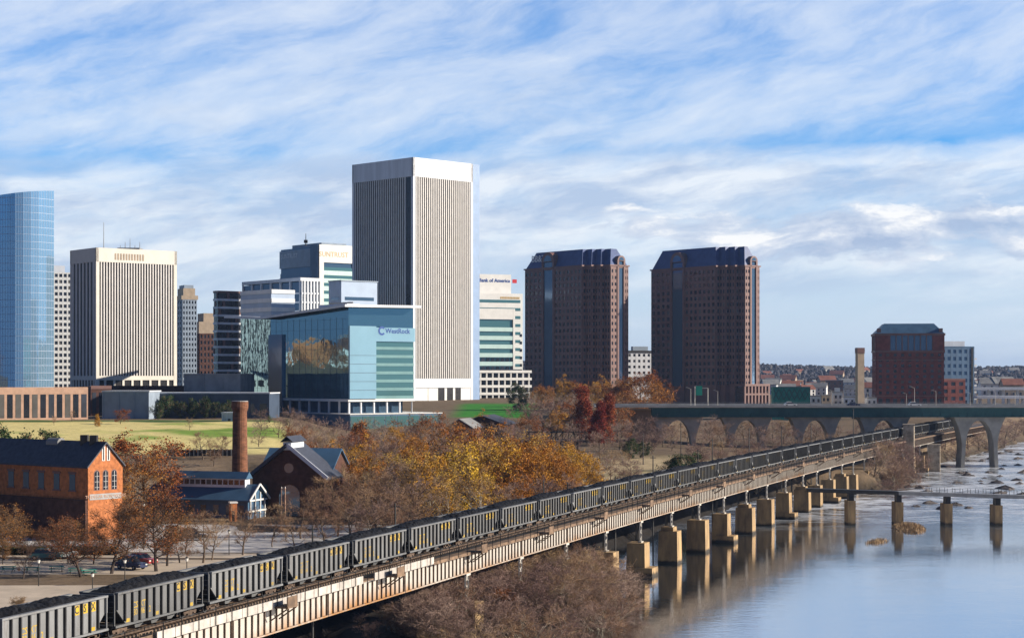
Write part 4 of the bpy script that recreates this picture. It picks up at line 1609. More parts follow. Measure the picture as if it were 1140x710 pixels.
# ---------------------------------------------------------------- old ironworks
def arch_window(mb, F, a, z0, w, h, d=0.06, mi=0, nn=8):
    o, t, n = F
    pts = [(a - w / 2, z0), (a + w / 2, z0)]
    for i in range(nn + 1):
        th = math.pi * i / nn
        pts.append((a + w / 2 * math.cos(th), z0 + h - w / 2 + w / 2 * math.sin(th)))
    fr_ = []
    for aa, zz in pts:
        p = o + t * aa + n * d
        fr_.append((p.x, p.y, zz))
    mb.poly(fr_, mi)


def gabled(b, pts, W, D, zb, ze, zr, wall, roof, gable_ends=('R',), ov=0.5, thick=0.3):
    """Block with a pitched roof, the ridge running along the left face direction (gable on the right face)."""
    w = b.part('wall', wall)
    P0, P1, P2, P3 = pts
    mid0, mid1 = (P0 + P1) / 2, (P3 + P2) / 2
    i = len(w.v)
    w.v += [(P0.x, P0.y, zb), (P1.x, P1.y, zb), (P2.x, P2.y, zb), (P3.x, P3.y, zb),
            (P0.x, P0.y, ze), (P1.x, P1.y, ze), (P2.x, P2.y, ze), (P3.x, P3.y, ze),
            (mid0.x, mid0.y, zr), (mid1.x, mid1.y, zr)]
    for f in ((3, 2, 1, 0), (0, 1, 5, 8, 4), (1, 2, 6, 5), (2, 3, 7, 9, 6), (3, 0, 4, 7), (4, 8, 9, 7), (8, 5, 6, 9)):
        w.f.append(tuple(i + k for k in f))
        w.m.append(0)
    r = b.part('roof', roof)
    vdir = (P3 - P0).normalized()
    udir = (P1 - P0).normalized()
    sl = (zr - ze) / (W / 2)
    for sgn, A in ((-1, P0), (1, P1)):
        e0 = A + udir * (sgn * ov) - vdir * ov
        e1 = A + udir * (sgn * ov) + vdir * (D + ov)
        m0, m1 = mid0 - vdir * ov, mid1 + vdir * ov
        zl = ze - sl * ov
        lo = [(e0.x, e0.y, zl + 0.03), (e1.x, e1.y, zl + 0.03), (m1.x, m1.y, zr + 0.03), (m0.x, m0.y, zr + 0.03)]
        if sgn > 0:
            lo = lo[::-1]
        lo = lo[::-1]
        r.hexa(lo + [(x, y, z + thick) for x, y, z in lo])
    return w, r


# brick hall with the sunlit gable
pts, W, D = foot(100, -120, 135, 296, 39)
W = 12.5
u = (pts[1] - pts[0]).normalized()
v = (pts[3] - pts[0]).normalized()
c, s = math.cos(R(50)), math.sin(R(50))
# the hall's own angle
C = Vector((wx(98, 292), 292, 0))
u, v = Vector((0.62, 0.785, 0)), Vector((-0.785, 0.62, 0))
k = (136.5 - 570) / FPX
W = (k * C.y - C.x) / (u.x - u.y * k)
D = 42.0
pts = [C, C + u * W, C + u * W + v * D, C + v * D]
zb, ze, zr = 5.0, wz(519, 292), wz(493, 297)
b = Bld('brick_hall', 'big orange brick hall with a sunlit gable and slate roof at the left edge', (C.x, C.y, 6))
w, r = gabled(b, pts, W, D, zb, ze, zr, 'brick_orange', 'slate', ov=0.35)
FR, lR = frames(pts)[0]
FL, lL = frames(pts)[3]
for i in range(3):
    a = lR * (0.25 + 0.25 * i)
    m_ = MB(); arch_window(m_, FR, a, ze - 3.9, 0.95, 3.1, 0.05); wn = m_.build('window', 'win', b.root)
    m_ = MB(); arch_window(m_, FR, a, ze - 4.0, 1.2, 3.35, 0.025); m_.build('window_surround', 'brown_stone', b.root)
    m_ = MB(); fbox(m_, FR, a - 0.03, a + 0.03, ze - 3.9, ze - 0.9, 0.05, 0.1)
    for q in range(3):
        fbox(m_, FR, a - 0.46, a + 0.46, ze - 3.5 + q * 0.9, ze - 3.46 + q * 0.9, 0.05, 0.09)
    m_.build('window_bars', 'white', b.root)
for a in (lR * 0.44, lR * 0.58):
    m_ = MB(); fbox(m_, FR, a - 0.3, a + 0.3, ze + 0.8, ze + 3.2, 0, 0.06); m_.build('vent_slot', 'white', b.root)
    m_ = MB(); fbox(m_, FR, a - 0.12, a + 0.12, ze + 0.9, ze + 3.1, 0.06, 0.09); m_.build('vent_slot', 'ink', b.root)
# painted band over the lower floor of the gable
sg = b.part('painted_band', 'grey')
fbox(sg, FR, 0.3, lR - 0.3, ze - 5.5, ze - 4.55, 0.003, 0.05)
put_text('sign_lettering', text_mesh('TREDEGAR IRON WORKS', 0.72, 'brick_pink'), b.root, FR, lR / 2, ze - 5.02, 0.07)
for i in range(10):
    a = lL - 4.0 - i * 4.1
    for z0 in (ze - 4.0, ze - 9.0):
        b.window(FL, a, z0 + 1.3, 1.5, 2.6, 'win_blue', 0.06)
        fbox(b.new('sill', 'brown_stone'), FL, a - 1.0, a + 1.0, z0 - 0.25, z0, 0.003, 0.16)
        fbox(b.new('lintel', 'brown_stone'), FL, a - 1.0, a + 1.0, z0 + 2.65, z0 + 2.95, 0.003, 0.12)
# lower storey on the long side, its black shadow painted as darker brick
lo = b.part('lower_storey', 'brick_dark')
fbox(lo, FL, 0.1, lL - 0.05, zb, ze - 5.5, 0.003, 0.5)
for kk in (3.0, 5.4):
    q = (C + C + u * W) / 2 + v * kk
    b.new('chimney', 'dark_steel').box(q.x - 0.6, q.x + 0.6, q.y - 0.6, q.y + 0.6, zr - 0.4, zr + 1.3)
vt = b.part('roof_vent', 'roof_grey')
q = (C + C + u * W) / 2 + v * 13
vt.tube((q.x - 1.2, q.y + 0.9, zr - 0.2), (q.x + 1.2, q.y - 0.9, zr - 0.2), 0.9, 0.9, 12)
b.done()

# smokestack of the ironworks
xs_, Yc = wx(267, 374), 374
b = Bld('brick_smokestack', 'round red brick smokestack between the blue roofed pump house and the lawn', (xs_, Yc, 6), 'chimney')
sh = b.part('shaft', 'brick_stack')
zt = wz(446, Yc)
sh.tube((xs_, Yc, 5), (xs_, Yc, zt - 2.2), 1.75, 1.45, 20)
cp = b.part('cap', 'brick_stack', 'grey')
cp.tube((xs_, Yc, zt - 2.2), (xs_, Yc, zt - 1.4), 1.5, 1.75, 20)
cp.tube((xs_, Yc, zt - 1.4), (xs_, Yc, zt - 0.15), 1.75, 1.75, 20)
cp.tube((xs_, Yc, zt - 0.15), (xs_, Yc, zt), 1.68, 1.68, 20, 1)
b.done()

# foundry with a wide gable and roof monitor
Y0 = 345
C = Vector((wx(281, Y0), Y0, 0))
E_ = Vector((wx(361, 342), 342, 0))
u = (E_ - C).normalized()
v = Vector((-u.y, u.x, 0))
W = (E_ - C).length
D = 9
pts = [C, E_, E_ + v * D, C + v * D]
ze, zr = wz(530, 344), wz(497, 344)
b = Bld('foundry', 'dark brick foundry with a wide gable, round window and blue roof beside the smokestack', (C.x, C.y, 6))
w, r = gabled(b, pts, W, D, 4, ze, zr, 'brick_dark', 'slate', ov=0.8, thick=0.35)
F, l = frames(pts)[0]
o_, t_, n_ = F
# pale raking cornice on the right slope, oculus, door arch
rk = b.part('raking_trim', 'cool_white')
p0, p1, p2 = o_ + t_ * (l / 2) + n_ * 0.95, o_ + t_ * (l + 0.9) + n_ * 0.95, o_ + t_ * (-0.9) + n_ * 0.95
zl = ze - 0.9 * (zr - ze) / (l / 2)
rk.beam((p0.x, p0.y, zr + 0.45), (p1.x, p1.y, zl + 0.45), 0.25, 0.7)
b.part('left_trim', 'slate').beam((p2.x, p2.y, zl + 0.42), (p0.x, p0.y, zr + 0.42), 0.25, 0.6)
oc = b.part('round_window', 'win_blue')
ring = []
for i in range(20):
    p = o_ + t_ * (l * 0.51 + 0.95 * math.cos(i * math.pi / 10)) + n_ * 0.06
    ring.append((p.x, p.y, ze + 1.6 + 0.95 * math.sin(i * math.pi / 10)))
oc.poly(ring)
m_ = MB(); arch_window(m_, F, l * 0.52, 6, 4.2, 6.0, 0.05); m_.build('arched_door', 'win_blue', b.root)
for a in (0.16, 0.82):
    m_ = MB(); arch_window(m_, F, l * a, 8, 1.8, 4.0, 0.05); m_.build('window', 'win', b.root)
mid = (pts[0] + pts[1]) / 2
mn = b.part('roof_monitor', 'cool_white')
q = [mid - u * 0.8 + v * (-0.6), mid + u * 0.8 + v * (-0.6), mid + u * 0.8 + v * 7, mid - u * 0.8 + v * 7]
mn.prism(q, zr - 0.6, zr + 0.9)
rm = b.part('monitor_roof', 'slate')
mm = mid - v * 1.0
me_ = mid + v * 7.4
for sgn in (-1, 1):
    e0, e1 = mm + u * sgn * 1.2, me_ + u * sgn * 1.2
    lo = [(e0.x, e0.y, zr + 0.9), (e1.x, e1.y, zr + 0.9), (me_.x, me_.y, zr + 1.9), (mm.x, mm.y, zr + 1.9)]
    if sgn < 0:
        lo = lo[::-1]
    rm.hexa(lo + [(x, y, z + 0.15) for x, y, z in lo])
K0 = pts[3] + u * (W - 1.2) - v * 2.0
p4 = [K0, K0 + v * 13, K0 + v * 13 - u * (W - 0.4), K0 - u * (W - 0.4)]
bw = Bld('foundry_wing', 'dark blue roofed wing crossing behind the foundry gable', (K0.x, K0.y, 6))
gabled(bw, p4, 13, W - 0.4, 4, ze + 0.2, wz(499, 362), 'brick_dark', 'roof_blue2', ov=0.5, thick=0.3)
bw.done()
b.done()

# pump house: long blue roof with a clerestory, white timber gable
Y0 = 336
C = Vector((wx(276, Y0), Y0, 0))
E_ = Vector((wx(296, 343), 343, 0))
u = (E_ - C).normalized()
v = Vector((-u.y, u.x, 0))
W = (E_ - C).length
L_ = Vector((wx(192, 352), 352, 0))
D = (L_ - C).dot(v)
pts = [C, E_, E_ + v * D, C + v * D]
ze, zr = wz(556, 336), wz(541, 338)
b = Bld('pump_house', 'low pump house with a long blue roof, clerestory strip and white timber gable', (C.x, C.y, 6))
w, r = gabled(b, pts, W, D, 4, ze, zr, 'roof_blue2', 'roof_blue2', ov=0.6, thick=0.25)
mid = (pts[0] + pts[1]) / 2
q0 = mid + v * 2.0
q1 = mid + v * (D - 0.5)
cl = b.part('clerestory', 'cool_white', 'win')
hw = 1.0
q = [q0 - u * hw, q0 + u * hw, q1 + u * hw, q1 - u * hw]
cl.prism(q, zr - 0.9, zr + 1.3)
Fq, lq = frames(q)[3]
for i in range(16):
    b.window(Fq, lq * (i + .5) / 16, zr + 0.6, lq / 16 - 0.25, 0.9, 'win', 0.05)
rc = b.part('clerestory_roof', 'roof_blue2')
rc.prism(inset(q, -0.4), zr + 1.3, zr + 2.6, 0, [q0 - v * 0.4, q0 - v * 0.39, q1 + v * 0.4, q1 + v * 0.41])
F, l = frames(pts)[0]
tb = b.part('gable_timber', 'white')
o_, t_, n_ = F
pk = o_ + t_ * (l / 2) + n_ * 0.65
pl, pr = o_ + t_ * (-0.5) + n_ * 0.65, o_ + t_ * (l + 0.5) + n_ * 0.65
tb.beam((pl.x, pl.y, ze - 0.2), (pk.x, pk.y, zr + 0.35), 0.2, 0.35)
tb.beam((pk.x, pk.y, zr + 0.35), (pr.x, pr.y, ze - 0.2), 0.2, 0.35)
for a in (0.1, 0.36, 0.64, 0.9):
    fbox(tb, F, l * a - 0.12, l * a + 0.12, 6, ze + (1.2 if a in (0.36, 0.64) else 0), 0.003, 0.25)
for z in (ze - 0.4, ze - 2.4):
    fbox(tb, F, 0, l, z, z + 0.3, 0.003, 0.3)
F3, l3 = frames(pts)[3]
for i in range(8):
    b.window(F3, l3 * (i + .5) / 8, ze - 2.0, 1.1, 1.8, 'win', 0.06)
b.done()
b = Bld('gate_lodge', 'tiny orange brick pier house in front of the pump house', (wx(259, 330), 330, 6))
x0 = wx(257, 330)
b.part('wall', 'brick_orange').prism([(x0, 330, 0), (x0 + 1.1, 330.4, 0), (x0 + 0.6, 331.6, 0), (x0 - 0.5, 331.2, 0)], 5.6, wz(560, 330))
b.part('cap', 'white').prism([(x0 - .15, 329.8, 0), (x0 + 1.25, 330.3, 0), (x0 + 0.7, 331.8, 0), (x0 - 0.7, 331.3, 0)], wz(560, 330), wz(560, 330) + 0.25)
b.part('door', 'ink').box(x0 + 0.25, x0 + 0.7, 330.05, 330.13, 6, 8)
b.done()
# red pavilion near the road
C = Vector((wx(497, 610), 610, 0))
a = R(-12)
u, v = Vector((math.cos(a), math.sin(a), 0)), Vector((-math.sin(a), math.cos(a), 0))
pts = [C, C + u * 9, C + u * 9 + v * 16, C + v * 16]
b = Bld('brick_pavilion', 'small brick pavilion with a pale sloping roof edge among the park trees', (C.x, C.y, gz(C.x, C.y)))
g0 = gz(C.x, C.y) - 1
gabled(b, pts, 9, 16, g0, wz(476, 610), wz(467, 610), 'brick_stack', 'roof_grey', ov=0.5)
F, l = frames(pts)[0]
for i in range(3):
    b.window(F, l * (i + .5) / 3, wz(479, 610), 1.6, 1.8, 'win', 0.06)
b.done()
C = Vector((wx(512, 640), 640, 0))
pts = [C, C + u * 16, C + u * 16 + v * 20, C + v * 20]
b = Bld('dark_roofed_shed', 'long dark roofed shed behind the brick pavilion', (C.x, C.y, gz(C.x, C.y)))
gabled(b, pts, 16, 20, 8, wz(472, 640), wz(463, 640), 'brick_dark', 'slate', ov=0.6)
F, l = frames(pts)[0]
for i in range(4):
    b.window(F, l * (i + .5) / 4, wz(475, 640), 2, 2, 'win', 0.06)
b.done()

# ------------------------------------------------------------------ railway viaduct
Ys = np.arange(70, 1000, 0.5)
Xs = track_x(Ys)
arcs = np.concatenate([[0], np.cumsum(np.hypot(np.diff(Xs), np.diff(Ys)))])


def rail_pt(s, q=0.0, z=0.0):
    """Point at distance s along the line, q metres towards the river from the cars' near edge."""
    Y = np.interp(s, arcs, Ys)
    X = np.interp(s, arcs, Xs)
    sl = 2 * 7.687e-5 * Y + 0.3030
    d = np.hypot(1, sl)
    return Vector((X + q / d, Y - q * sl / d, z))


def s_of(Y):
    return float(np.interp(Y, Ys, arcs))


RAIL = 11.9
via = thing('railway_viaduct', 'long rusty plate girder railway viaduct carrying the coal train along the river', 'viaduct', (0, 0, 0))


def strip(mb, s0, s1, q0, q1, z0, z1, mi=0, step=8.0):
    n = max(1, int(math.ceil((s1 - s0) / step)))
    for i in range(n):
        a, b_ = s0 + (s1 - s0) * i / n, s0 + (s1 - s0) * (i + 1) / n
        A, B, C_, D_ = rail_pt(a, q1), rail_pt(b_, q1), rail_pt(b_, q0), rail_pt(a, q0)
        mb.hexa([(p.x, p.y, z0) for p in (A, B, C_, D_)] + [(p.x, p.y, z1) for p in (A, B, C_, D_)], mi)


SA, SB = s_of(82), s_of(790)
SPAN = 20.6
s_first = s_of(277)
sup = []
k = int((SA + 12 - s_first) / SPAN)
s_ = s_first + k * SPAN
while s_ < SB:
    sup.append(s_)
    s_ += SPAN if s_ < s_of(420) else 17.5
m = MB(); strip(m, SA, SB, -6.2, 1.2, 11.35, 11.62); m.build('deck', 'dark_steel', via)
for q in (-2.27, -0.83, -5.4, -3.97):
    m = MB(); strip(m, SA, SB, q - 0.05, q + 0.05, 11.78, RAIL); m.build('rail', 'rust', via)
m = MB()
s_ = SA
while s_ < s_of(420):
    p, p2 = rail_pt(s_, -2.9, 11.70), rail_pt(s_, -0.1, 11.70)
    m.beam(p, p2, 0.24, 0.2)
    s_ += 0.6
m.build('ties', 'timber', via)
# near and far girders, one per span
edges = [SA] + sup + [SB]
GQ = 1.55
for i in range(len(edges) - 1):
    a, b_ = edges[i] + 0.06, edges[i + 1] - 0.06
    if b_ - a < 1:
        continue
    m = MB()
    strip(m, a, b_, GQ - 0.14, GQ + 0.02, 9.1, 11.30, 0, 4)
    strip(m, a, b_, GQ - 0.30, GQ + 0.24, 11.30, 11.42, 0, 4)
    strip(m, a, b_, GQ - 0.30, GQ + 0.24, 8.96, 9.1, 0, 4)
    n = int((b_ - a) / 1.25)
    for j in range(n + 1):
        s_ = a + 0.1 + (b_ - a - 0.2) * j / n
        p0, p1 = rail_pt(s_, GQ + 0.02), rail_pt(s_, GQ + 0.19)
        d = (rail_pt(s_ + 0.5) - rail_pt(s_)).normalized() * 0.045
        m.hexa([(x.x, x.y, 9.1) for x in (p1 - d, p1 + d, p0 + d, p0 - d)] + [(x.x, x.y, 11.3) for x in (p1 - d, p1 + d, p0 + d, p0 - d)], 1)
    m.build('girder', ['girder', 'rust'], via)
    m = MB()
    strip(m, a, b_, -6.35, -6.2, 9.0, 11.4, 0, 5)
    m.build('inner_girder', 'dark_steel', via)
    m = MB()
    strip(m, a, b_, -2.4, -2.25, 9.4, 11.3, 0, 5)
    m.build('inner_girder', 'dark_steel', via)
# walkway of planks, railing; the nearest spans have pale panels
sw = s_of(206)
m = MB(); strip(m, sw, SB, 1.2, 2.35, 11.52, 11.64); strip(m, sw, SB, 2.25, 2.38, 11.30, 11.52); m.build('walkway', 'timber', via)
m = MB(); strip(m, SA, sw, 1.2, 2.2, 11.52, 11.64); m.build('walkway', 'timber', via)
gaps = [(s_of(139.5), s_of(142.5)), (s_of(186), s_of(189))]
s_ = s_of(146)
while s_ < sw - 0.5:
    e_ = min(s_ + 3.05, sw)
    if not any(g0 < s_ + 1.5 < g1 for g0, g1 in gaps):
        panel_m = MB()
        strip(panel_m, s_ + 0.04, e_ - 0.04, 2.22, 2.34, 11.42, 12.22)
        panel_m.build('parapet_panel', 'parapet', via)
    s_ = e_
m = MB()
s_ = SA + 1
while s_ < s_of(520):
    p = rail_pt(s_, 2.42)
    m.beam((p.x, p.y, 11.4), (p.x, p.y, 12.95), 0.07, 0.07) if s_ < s_of(300) else m.tube((p.x, p.y, 11.4), (p.x, p.y, 12.9), 0.05, 0.05, 4)
    s_ += 3.05
for i in range(60):
    a = SA + 1 + (s_of(520) - SA - 1) * i / 60
    b_ = SA + 1 + (s_of(520) - SA - 1) * (i + 1) / 60
    for z in (12.9, 12.45):
        m.tube(rail_pt(a, 2.42, z), rail_pt(b_, 2.42, z), 0.022, 0.022, 4, cap=False)
m.build('railing', 'dark_steel', via)
# refuge platforms with brackets
s_ = s_of(141)
while s_ < s_of(560):
    m = MB()
    strip(m, s_, s_ + 2.2, 2.38, 3.7, 11.45, 11.62)
    for e_ in (s_ + 0.1, s_ + 2.1):
        m.beam(rail_pt(e_, 1.8, 10.2), rail_pt(e_, 3.6, 11.42), 0.12, 0.12)
        m.beam(rail_pt(e_, 3.65, 11.6), rail_pt(e_, 3.65, 12.9), 0.07, 0.07)
    m.beam(rail_pt(s_, 3.65, 12.85), rail_pt(s_ + 2.2, 3.65, 12.85), 0.06, 0.06)
    strip(m, s_, s_ + 2.2, 3.6, 3.66, 11.62, 12.5)
    m.build('refuge_platform', 'timber', via)
    s_ += 27.0
# piers and steel bents
for i, s_ in enumerate(sup):
    p = rail_pt(s_, 0)
    if p.y < 205 or p.y > 640:
        continue
    water = gz(*rail_pt(s_, 3).xy) < 0.2
    d = (rail_pt(s_ + 0.5) - rail_pt(s_ - 0.5)).normalized()
    n = Vector((d.y, -d.x, 0))
    ztop = 5.7 + 0.3 * math.sin(i * 1.7)
    qo, qi = 3.0 + 0.3 * math.sin(i * 2.3), -0.6
    m = MB()

    def blk(q0, q1, hw, z0, z1, tap=0.0):
        c_ = []
        for z, ins in ((z0, 0.0), (z1, tap)):
            for sx, q in ((-1, q1 - ins), (1, q1 - ins), (1, q0 + ins), (-1, q0 + ins)):
                x = p + n * q + d * (sx * (hw - ins))
                c_.append((x.x, x.y, z))
        m.hexa(c_)
    blk(qi, qo, 1.75, -3, ztop, 0.18)
    if i % 3 == 1:
        blk(qi + 0.3, qo + 1.3, 2.0, -3, 1.4, 0.1)
    elif i % 3 == 2:
        blk(qi + 0.5, qo - 0.9, 1.3, ztop, ztop + 0.7, 0.05)
    m.build('pier', 'concrete', via)

    for q in (1.5, -4.8):
        m = MB()
        zt_ = 8.96
        zb_ = (ztop + (0.7 if i % 3 == 2 else 0)) if q > 0 else -1.5
        hw = 0.5
        for sx in (-1, 1):
            a, b_ = p + n * q + d * (sx * hw), p + n * q + d * (sx * hw)
            m.beam((a.x, a.y, zb_), (b_.x, b_.y, zt_), 0.2, 0.26)
        nz = 3
        for j in range(nz):
            z0_, z1_ = zb_ + (zt_ - zb_) * j / nz, zb_ + (zt_ - zb_) * (j + 1) / nz
            A, B = p + n * q - d * hw, p + n * q + d * hw
            if i % 2:
                A, B = B, A
            m.beam((A.x, A.y, z0_ + 0.1), (B.x, B.y, z1_ - 0.1), 0.08, 0.12)
            m.beam((B.x, B.y, z0_ + 0.1), (A.x, A.y, z1_ - 0.1), 0.08, 0.12)
        A, B = p + n * q - d * (hw + 0.2), p + n * q + d * (hw + 0.2)
        m.beam((A.x, A.y, zt_ - 0.15), (B.x, B.y, zt_ - 0.15), 0.5, 0.28)
        m.beam((A.x, A.y, zb_ + 0.1), (B.x, B.y, zb_ + 0.1), 0.6, 0.2)
        m.build('steel_bent', 'light_steel' if q > 0 else 'dark_steel', via)  # inner bents get a darker colour for the shade beneath the deck
    m = MB()
    A, B = p + n * 1.3, p + n * (-6.2)
    m.beam((A.x, A.y, 8.7), (B.x, B.y, 8.7), 0.5, 0.5)
    m.build('cross_beam', 'dark_steel', via)

# ------------------------------------------------------------------ coal train
CW = 1.55      # half width


def hopper(seed=3, fill=0.85, hump=0.1):
    root = thing('coal_hopper_car', '', 'rail car', (0, 0, 0))
    b = MB()
    Lh, zs, zt = 7.45, 1.05, 3.62
    for sy in (-1, 1):
        y0, y1 = (sy * CW, sy * (CW - 0.12))
        prof = [(-Lh + 1.75, zs), (Lh - 1.75, zs), (Lh - 0.25, 2.35), (Lh - 0.25, zt), (-Lh + 0.25, zt), (-Lh + 0.25, 2.35)]
        A = [(x, y0, z) for x, z in prof]
        B = [(x, y1, z) for x, z in prof]
        if sy > 0:
            A, B = B, A
        b.poly(A, 0)
        b.poly(B[::-1], 1)
        for i in range(6):
            j = (i + 1) % 6
            b.poly([A[j], A[i], B[i], B[j]], 0)
        # ribs
        nR = 13
        for i in range(nR):
            x = -Lh + 0.32 + (2 * Lh - 0.64) * i / (nR - 1)
            zz = max(zs, 2.35 - (1.75 - (Lh - abs(x))) * -0.0) if False else zs
            edge = Lh - abs(x)
            if edge < 1.75:
                zz = zs + (2.35 - zs) * max(0, (1.75 - edge)) / 1.5
            ya, yb = sorted((sy * (CW + 0.003), sy * (CW + 0.20)))
            b.box(x - 0.07, x + 0.07, ya, yb, zz, zt - 0.10, 1 if i not in (0, nR - 1) else 0)
        ya, yb = sorted((sy * (CW - 0.14), sy * (CW + 0.23)))
        b.box(-Lh + 0.2, Lh - 0.2, ya, yb, zt - 0.10, zt + 0.06, 0)
        ya, yb = sorted((sy * (CW - 0.10), sy * (CW + 0.14)))
        b.box(-Lh, Lh, ya, yb, zs - 0.18, zs, 0)
        for x in (-Lh, Lh - 0.1):
            ya, yb = sorted((sy * (CW - 0.1), sy * (CW + 0.02)))
            b.box(x, x + 0.1, ya, yb, zs, zt - 0.1, 0)
    for sx in (-1, 1):
        # sloped end sheet
        a = [(sx * (Lh - 1.75), -CW + 0.13, zs), (sx * (Lh - 1.75), CW - 0.13, zs), (sx * (Lh - 0.3), CW - 0.13, 2.4), (sx * (Lh - 0.3), -CW + 0.13, 2.4)]
        b.poly(a if sx < 0 else a[::-1], 1)
        x0, x1 = sorted((sx * (Lh - 0.3), sx * (Lh - 0.18)))
        b.box(x0, x1, -CW + 0.1, CW - 0.1, 2.4, zt, 1)
        x0, x1 = sorted((sx * (Lh - 0.18), sx * (Lh - 0.08)))
        b.box(x0, x1, -CW + 0.08, CW - 0.08, zt - 0.15, zt + 0.02, 0)
        x0, x1 = sorted((sx * (Lh - 1.6), sx * Lh))
        b.box(x0, x1, -CW + 0.2, CW - 0.2, zs - 0.2, zs - 0.02, 1)
        x0, x1 = sorted((sx * Lh, sx * (Lh + 0.56)))
        b.box(x0, x1, -0.22, 0.22, 0.78, 1.05, 1)
        for i in range(5):
            x0, x1 = sorted((sx * (Lh - 0.14), sx * (Lh - 0.08)))
            b.box(x0, x1, -CW + 0.1, -CW + 0.55, 1.25 + i * 0.42, 1.29 + i * 0.42, 0)
    me = b.mesh('body', ['car_side', 'car_dark'])
    put('body', me, root)
    # heaped coal
    nx, ny = 40, 11
    rng = np.random.RandomState(seed)
    xs = np.linspace(-Lh + 0.35, Lh - 0.35, nx)
    ys = np.linspace(-CW + 0.15, CW - 0.15, ny)
    GX, GY = np.meshgrid(xs, ys)
    e = 1 - (np.abs(GX) / (Lh - 0.35)) ** 4
    f = 1 - (np.abs(GY) / (CW - 0.15)) ** 2.2
    Z = 3.42 + fill * np.clip(e, 0, 1) ** 0.7 * np.clip(f, 0, 1) ** 0.8 * (1 + hump * np.sin(GX * 1.1 + 0.5 + seed)) + rng.uniform(-0.08, 0.08, GX.shape) * np.clip(e * f * 3, 0, 1)
    idx = np.arange(nx * ny).reshape(ny, nx)
    F = np.stack([idx[:-1, :-1], idx[:-1, 1:], idx[1:, 1:], idx[1:, :-1]], -1).reshape(-1, 4)
    cb = MB()
    cb.arr(np.stack([GX, GY, Z], -1).reshape(-1, 3).tolist(), F.tolist())
    put('coal_load', cb.mesh('coal_load', 'coal'), root)
    # discharge chutes
    ch = MB()
    i0 = [(-1.1, -1.25, 1.0), (1.1, -1.25, 1.0), (1.1, 1.25, 1.0), (-1.1, 1.25, 1.0)]
    i1 = [(-0.35, -0.9, 0.32), (0.35, -0.9, 0.32), (0.35, 0.9, 0.32), (-0.35, 0.9, 0.32)]
    ch.hexa(i1 + i0)
    cm = ch.mesh('chute', 'car_side')
    for x in (-2.7, 0, 2.7):
        put('chute', cm, root, (x, 0, 0))
    # trucks with wheels
    t = MB()
    for sy in (-1, 1):
        ya, yb = sorted((sy * 0.95, sy * 1.15))
        t.box(-1.15, 1.15, ya, yb, 0.42, 0.62)
        t.box(-0.4, 0.4, ya, yb, 0.25, 0.8)
        for x in (-0.88, 0.88):
            t.box(x - 0.18, x + 0.18, ya, yb, 0.3, 0.62)
    t.box(-0.3, 0.3, -1.0, 1.0, 0.5, 0.85)
    tm = t.mesh('truck', 'rust')
    wmb = MB()
    wmb.tube((0, -0.07, 0), (0, 0.07, 0), 0.43, 0.43, 14)
    wm = wmb.mesh('wheel', 'car_dark')
    for x in (-5.9, 5.9):
        tr = put('truck', tm, root, (x, 0, 0))
        for wx_ in (-0.88, 0.88):
            for y in (-0.78, 0.78):
                put('wheel', wm, tr, (wx_, y, 0.43))
    # yellow panels with letters near the right end, lettering left of centre, corner marks
    pitch = (2 * Lh - 0.64) / 12
    lp = MB()
    for i in (9, 10, 11):
        pass
    xr = [-Lh + 0.32 + pitch * (i + 0.5) for i in (8, 9, 10)]
    for sy in (-1, 1):
        for x in (xr if sy < 0 else [-q for q in xr]):
            ya, yb = sorted((sy * (CW + 0.003), sy * (CW + 0.012)))
            lp.box(x - 0.40, x + 0.40, ya, yb, 2.62, 3.36)
        for x in (-Lh + 0.32 + pitch * 1.5, Lh - 0.32 - pitch * 1.5, -0.6):
            ya, yb = sorted((sy * (CW + 0.003), sy * (CW + 0.012)))
            lp.box(x - 0.3, x + 0.3, ya, yb, 1.12, 1.42)
    pnl = put('yellow_panel', lp.mesh('yellow_panel', 'yellow'), root)
    for sy in (-1, 1):
        rot = (R(90), 0, 0) if sy < 0 else (R(90), 0, R(180))
        for x, chx in zip(xr, 'CSX'):
            o = put('logo_letter', LET[chx], pnl, ((x if sy < 0 else -x), sy * (CW + 0.014), 3.0))
            o.rotation_euler = rot
        xl = [-Lh + 0.32 + pitch * (i + 0.5) for i in (2, 3, 4)]
        for x, tx in zip(xl, ('CS', 'XT', '')):
            if tx:
                o = put('reporting_mark', LET[tx], root, ((x if sy < 0 else -x), sy * (CW + 0.006), 2.35))
                o.rotation_euler = rot
        for x, tx in zip(xl, ('80', '46', '2')):
            o = put('reporting_mark', LET[tx], root, ((x if sy < 0 else -x), sy * (CW + 0.006), 1.75))
            o.rotation_euler = rot
    return root


LET = {}
for ch_ in 'CSX':
    LET[ch_] = text_mesh(ch_, 0.85, 'ink', 0.003, True)
for tx in ('CS', 'XT', '80', '46', '2'):
    LET[tx] = text_mesh(tx, 0.72, 'yellow', 0.003, True)
car_protos = [hopper(3, 0.66), hopper(5, 0.56, 0.16), hopper(8, 0.72, 0.12), hopper(12, 0.5, 0.2)]
index_kids()
s_ = s_of(128.5) + 7.45 - 16.0 - 0.3
ncar = 0
while True:
    c = rail_pt(s_, -CW, RAIL)
    if c.y > 730:
        break
    o = car_protos[ncar] if ncar < 4 else copy_tree(car_protos[(ncar * 7 + ncar // 3) % 4])
    d = rail_pt(s_ + 5) - rail_pt(s_ - 5)
    o.location = c
    o.rotation_euler = (0, 0, math.atan2(d.y, d.x))
    o['group'] = 'coal hopper cars of the long train'
    if ncar == 0:
        o['label'] = 'dark end of a coal hopper car cut off at the bottom left corner'
    elif ncar == 1:
        o['label'] = 'nearest whole grey coal hopper with yellow panels, bottom left'
    else:
        o['label'] = '%s grey coal hopper car counting along the train from the bottom left' % ordinal(ncar)
    ncar += 1
    s_ += 16.0

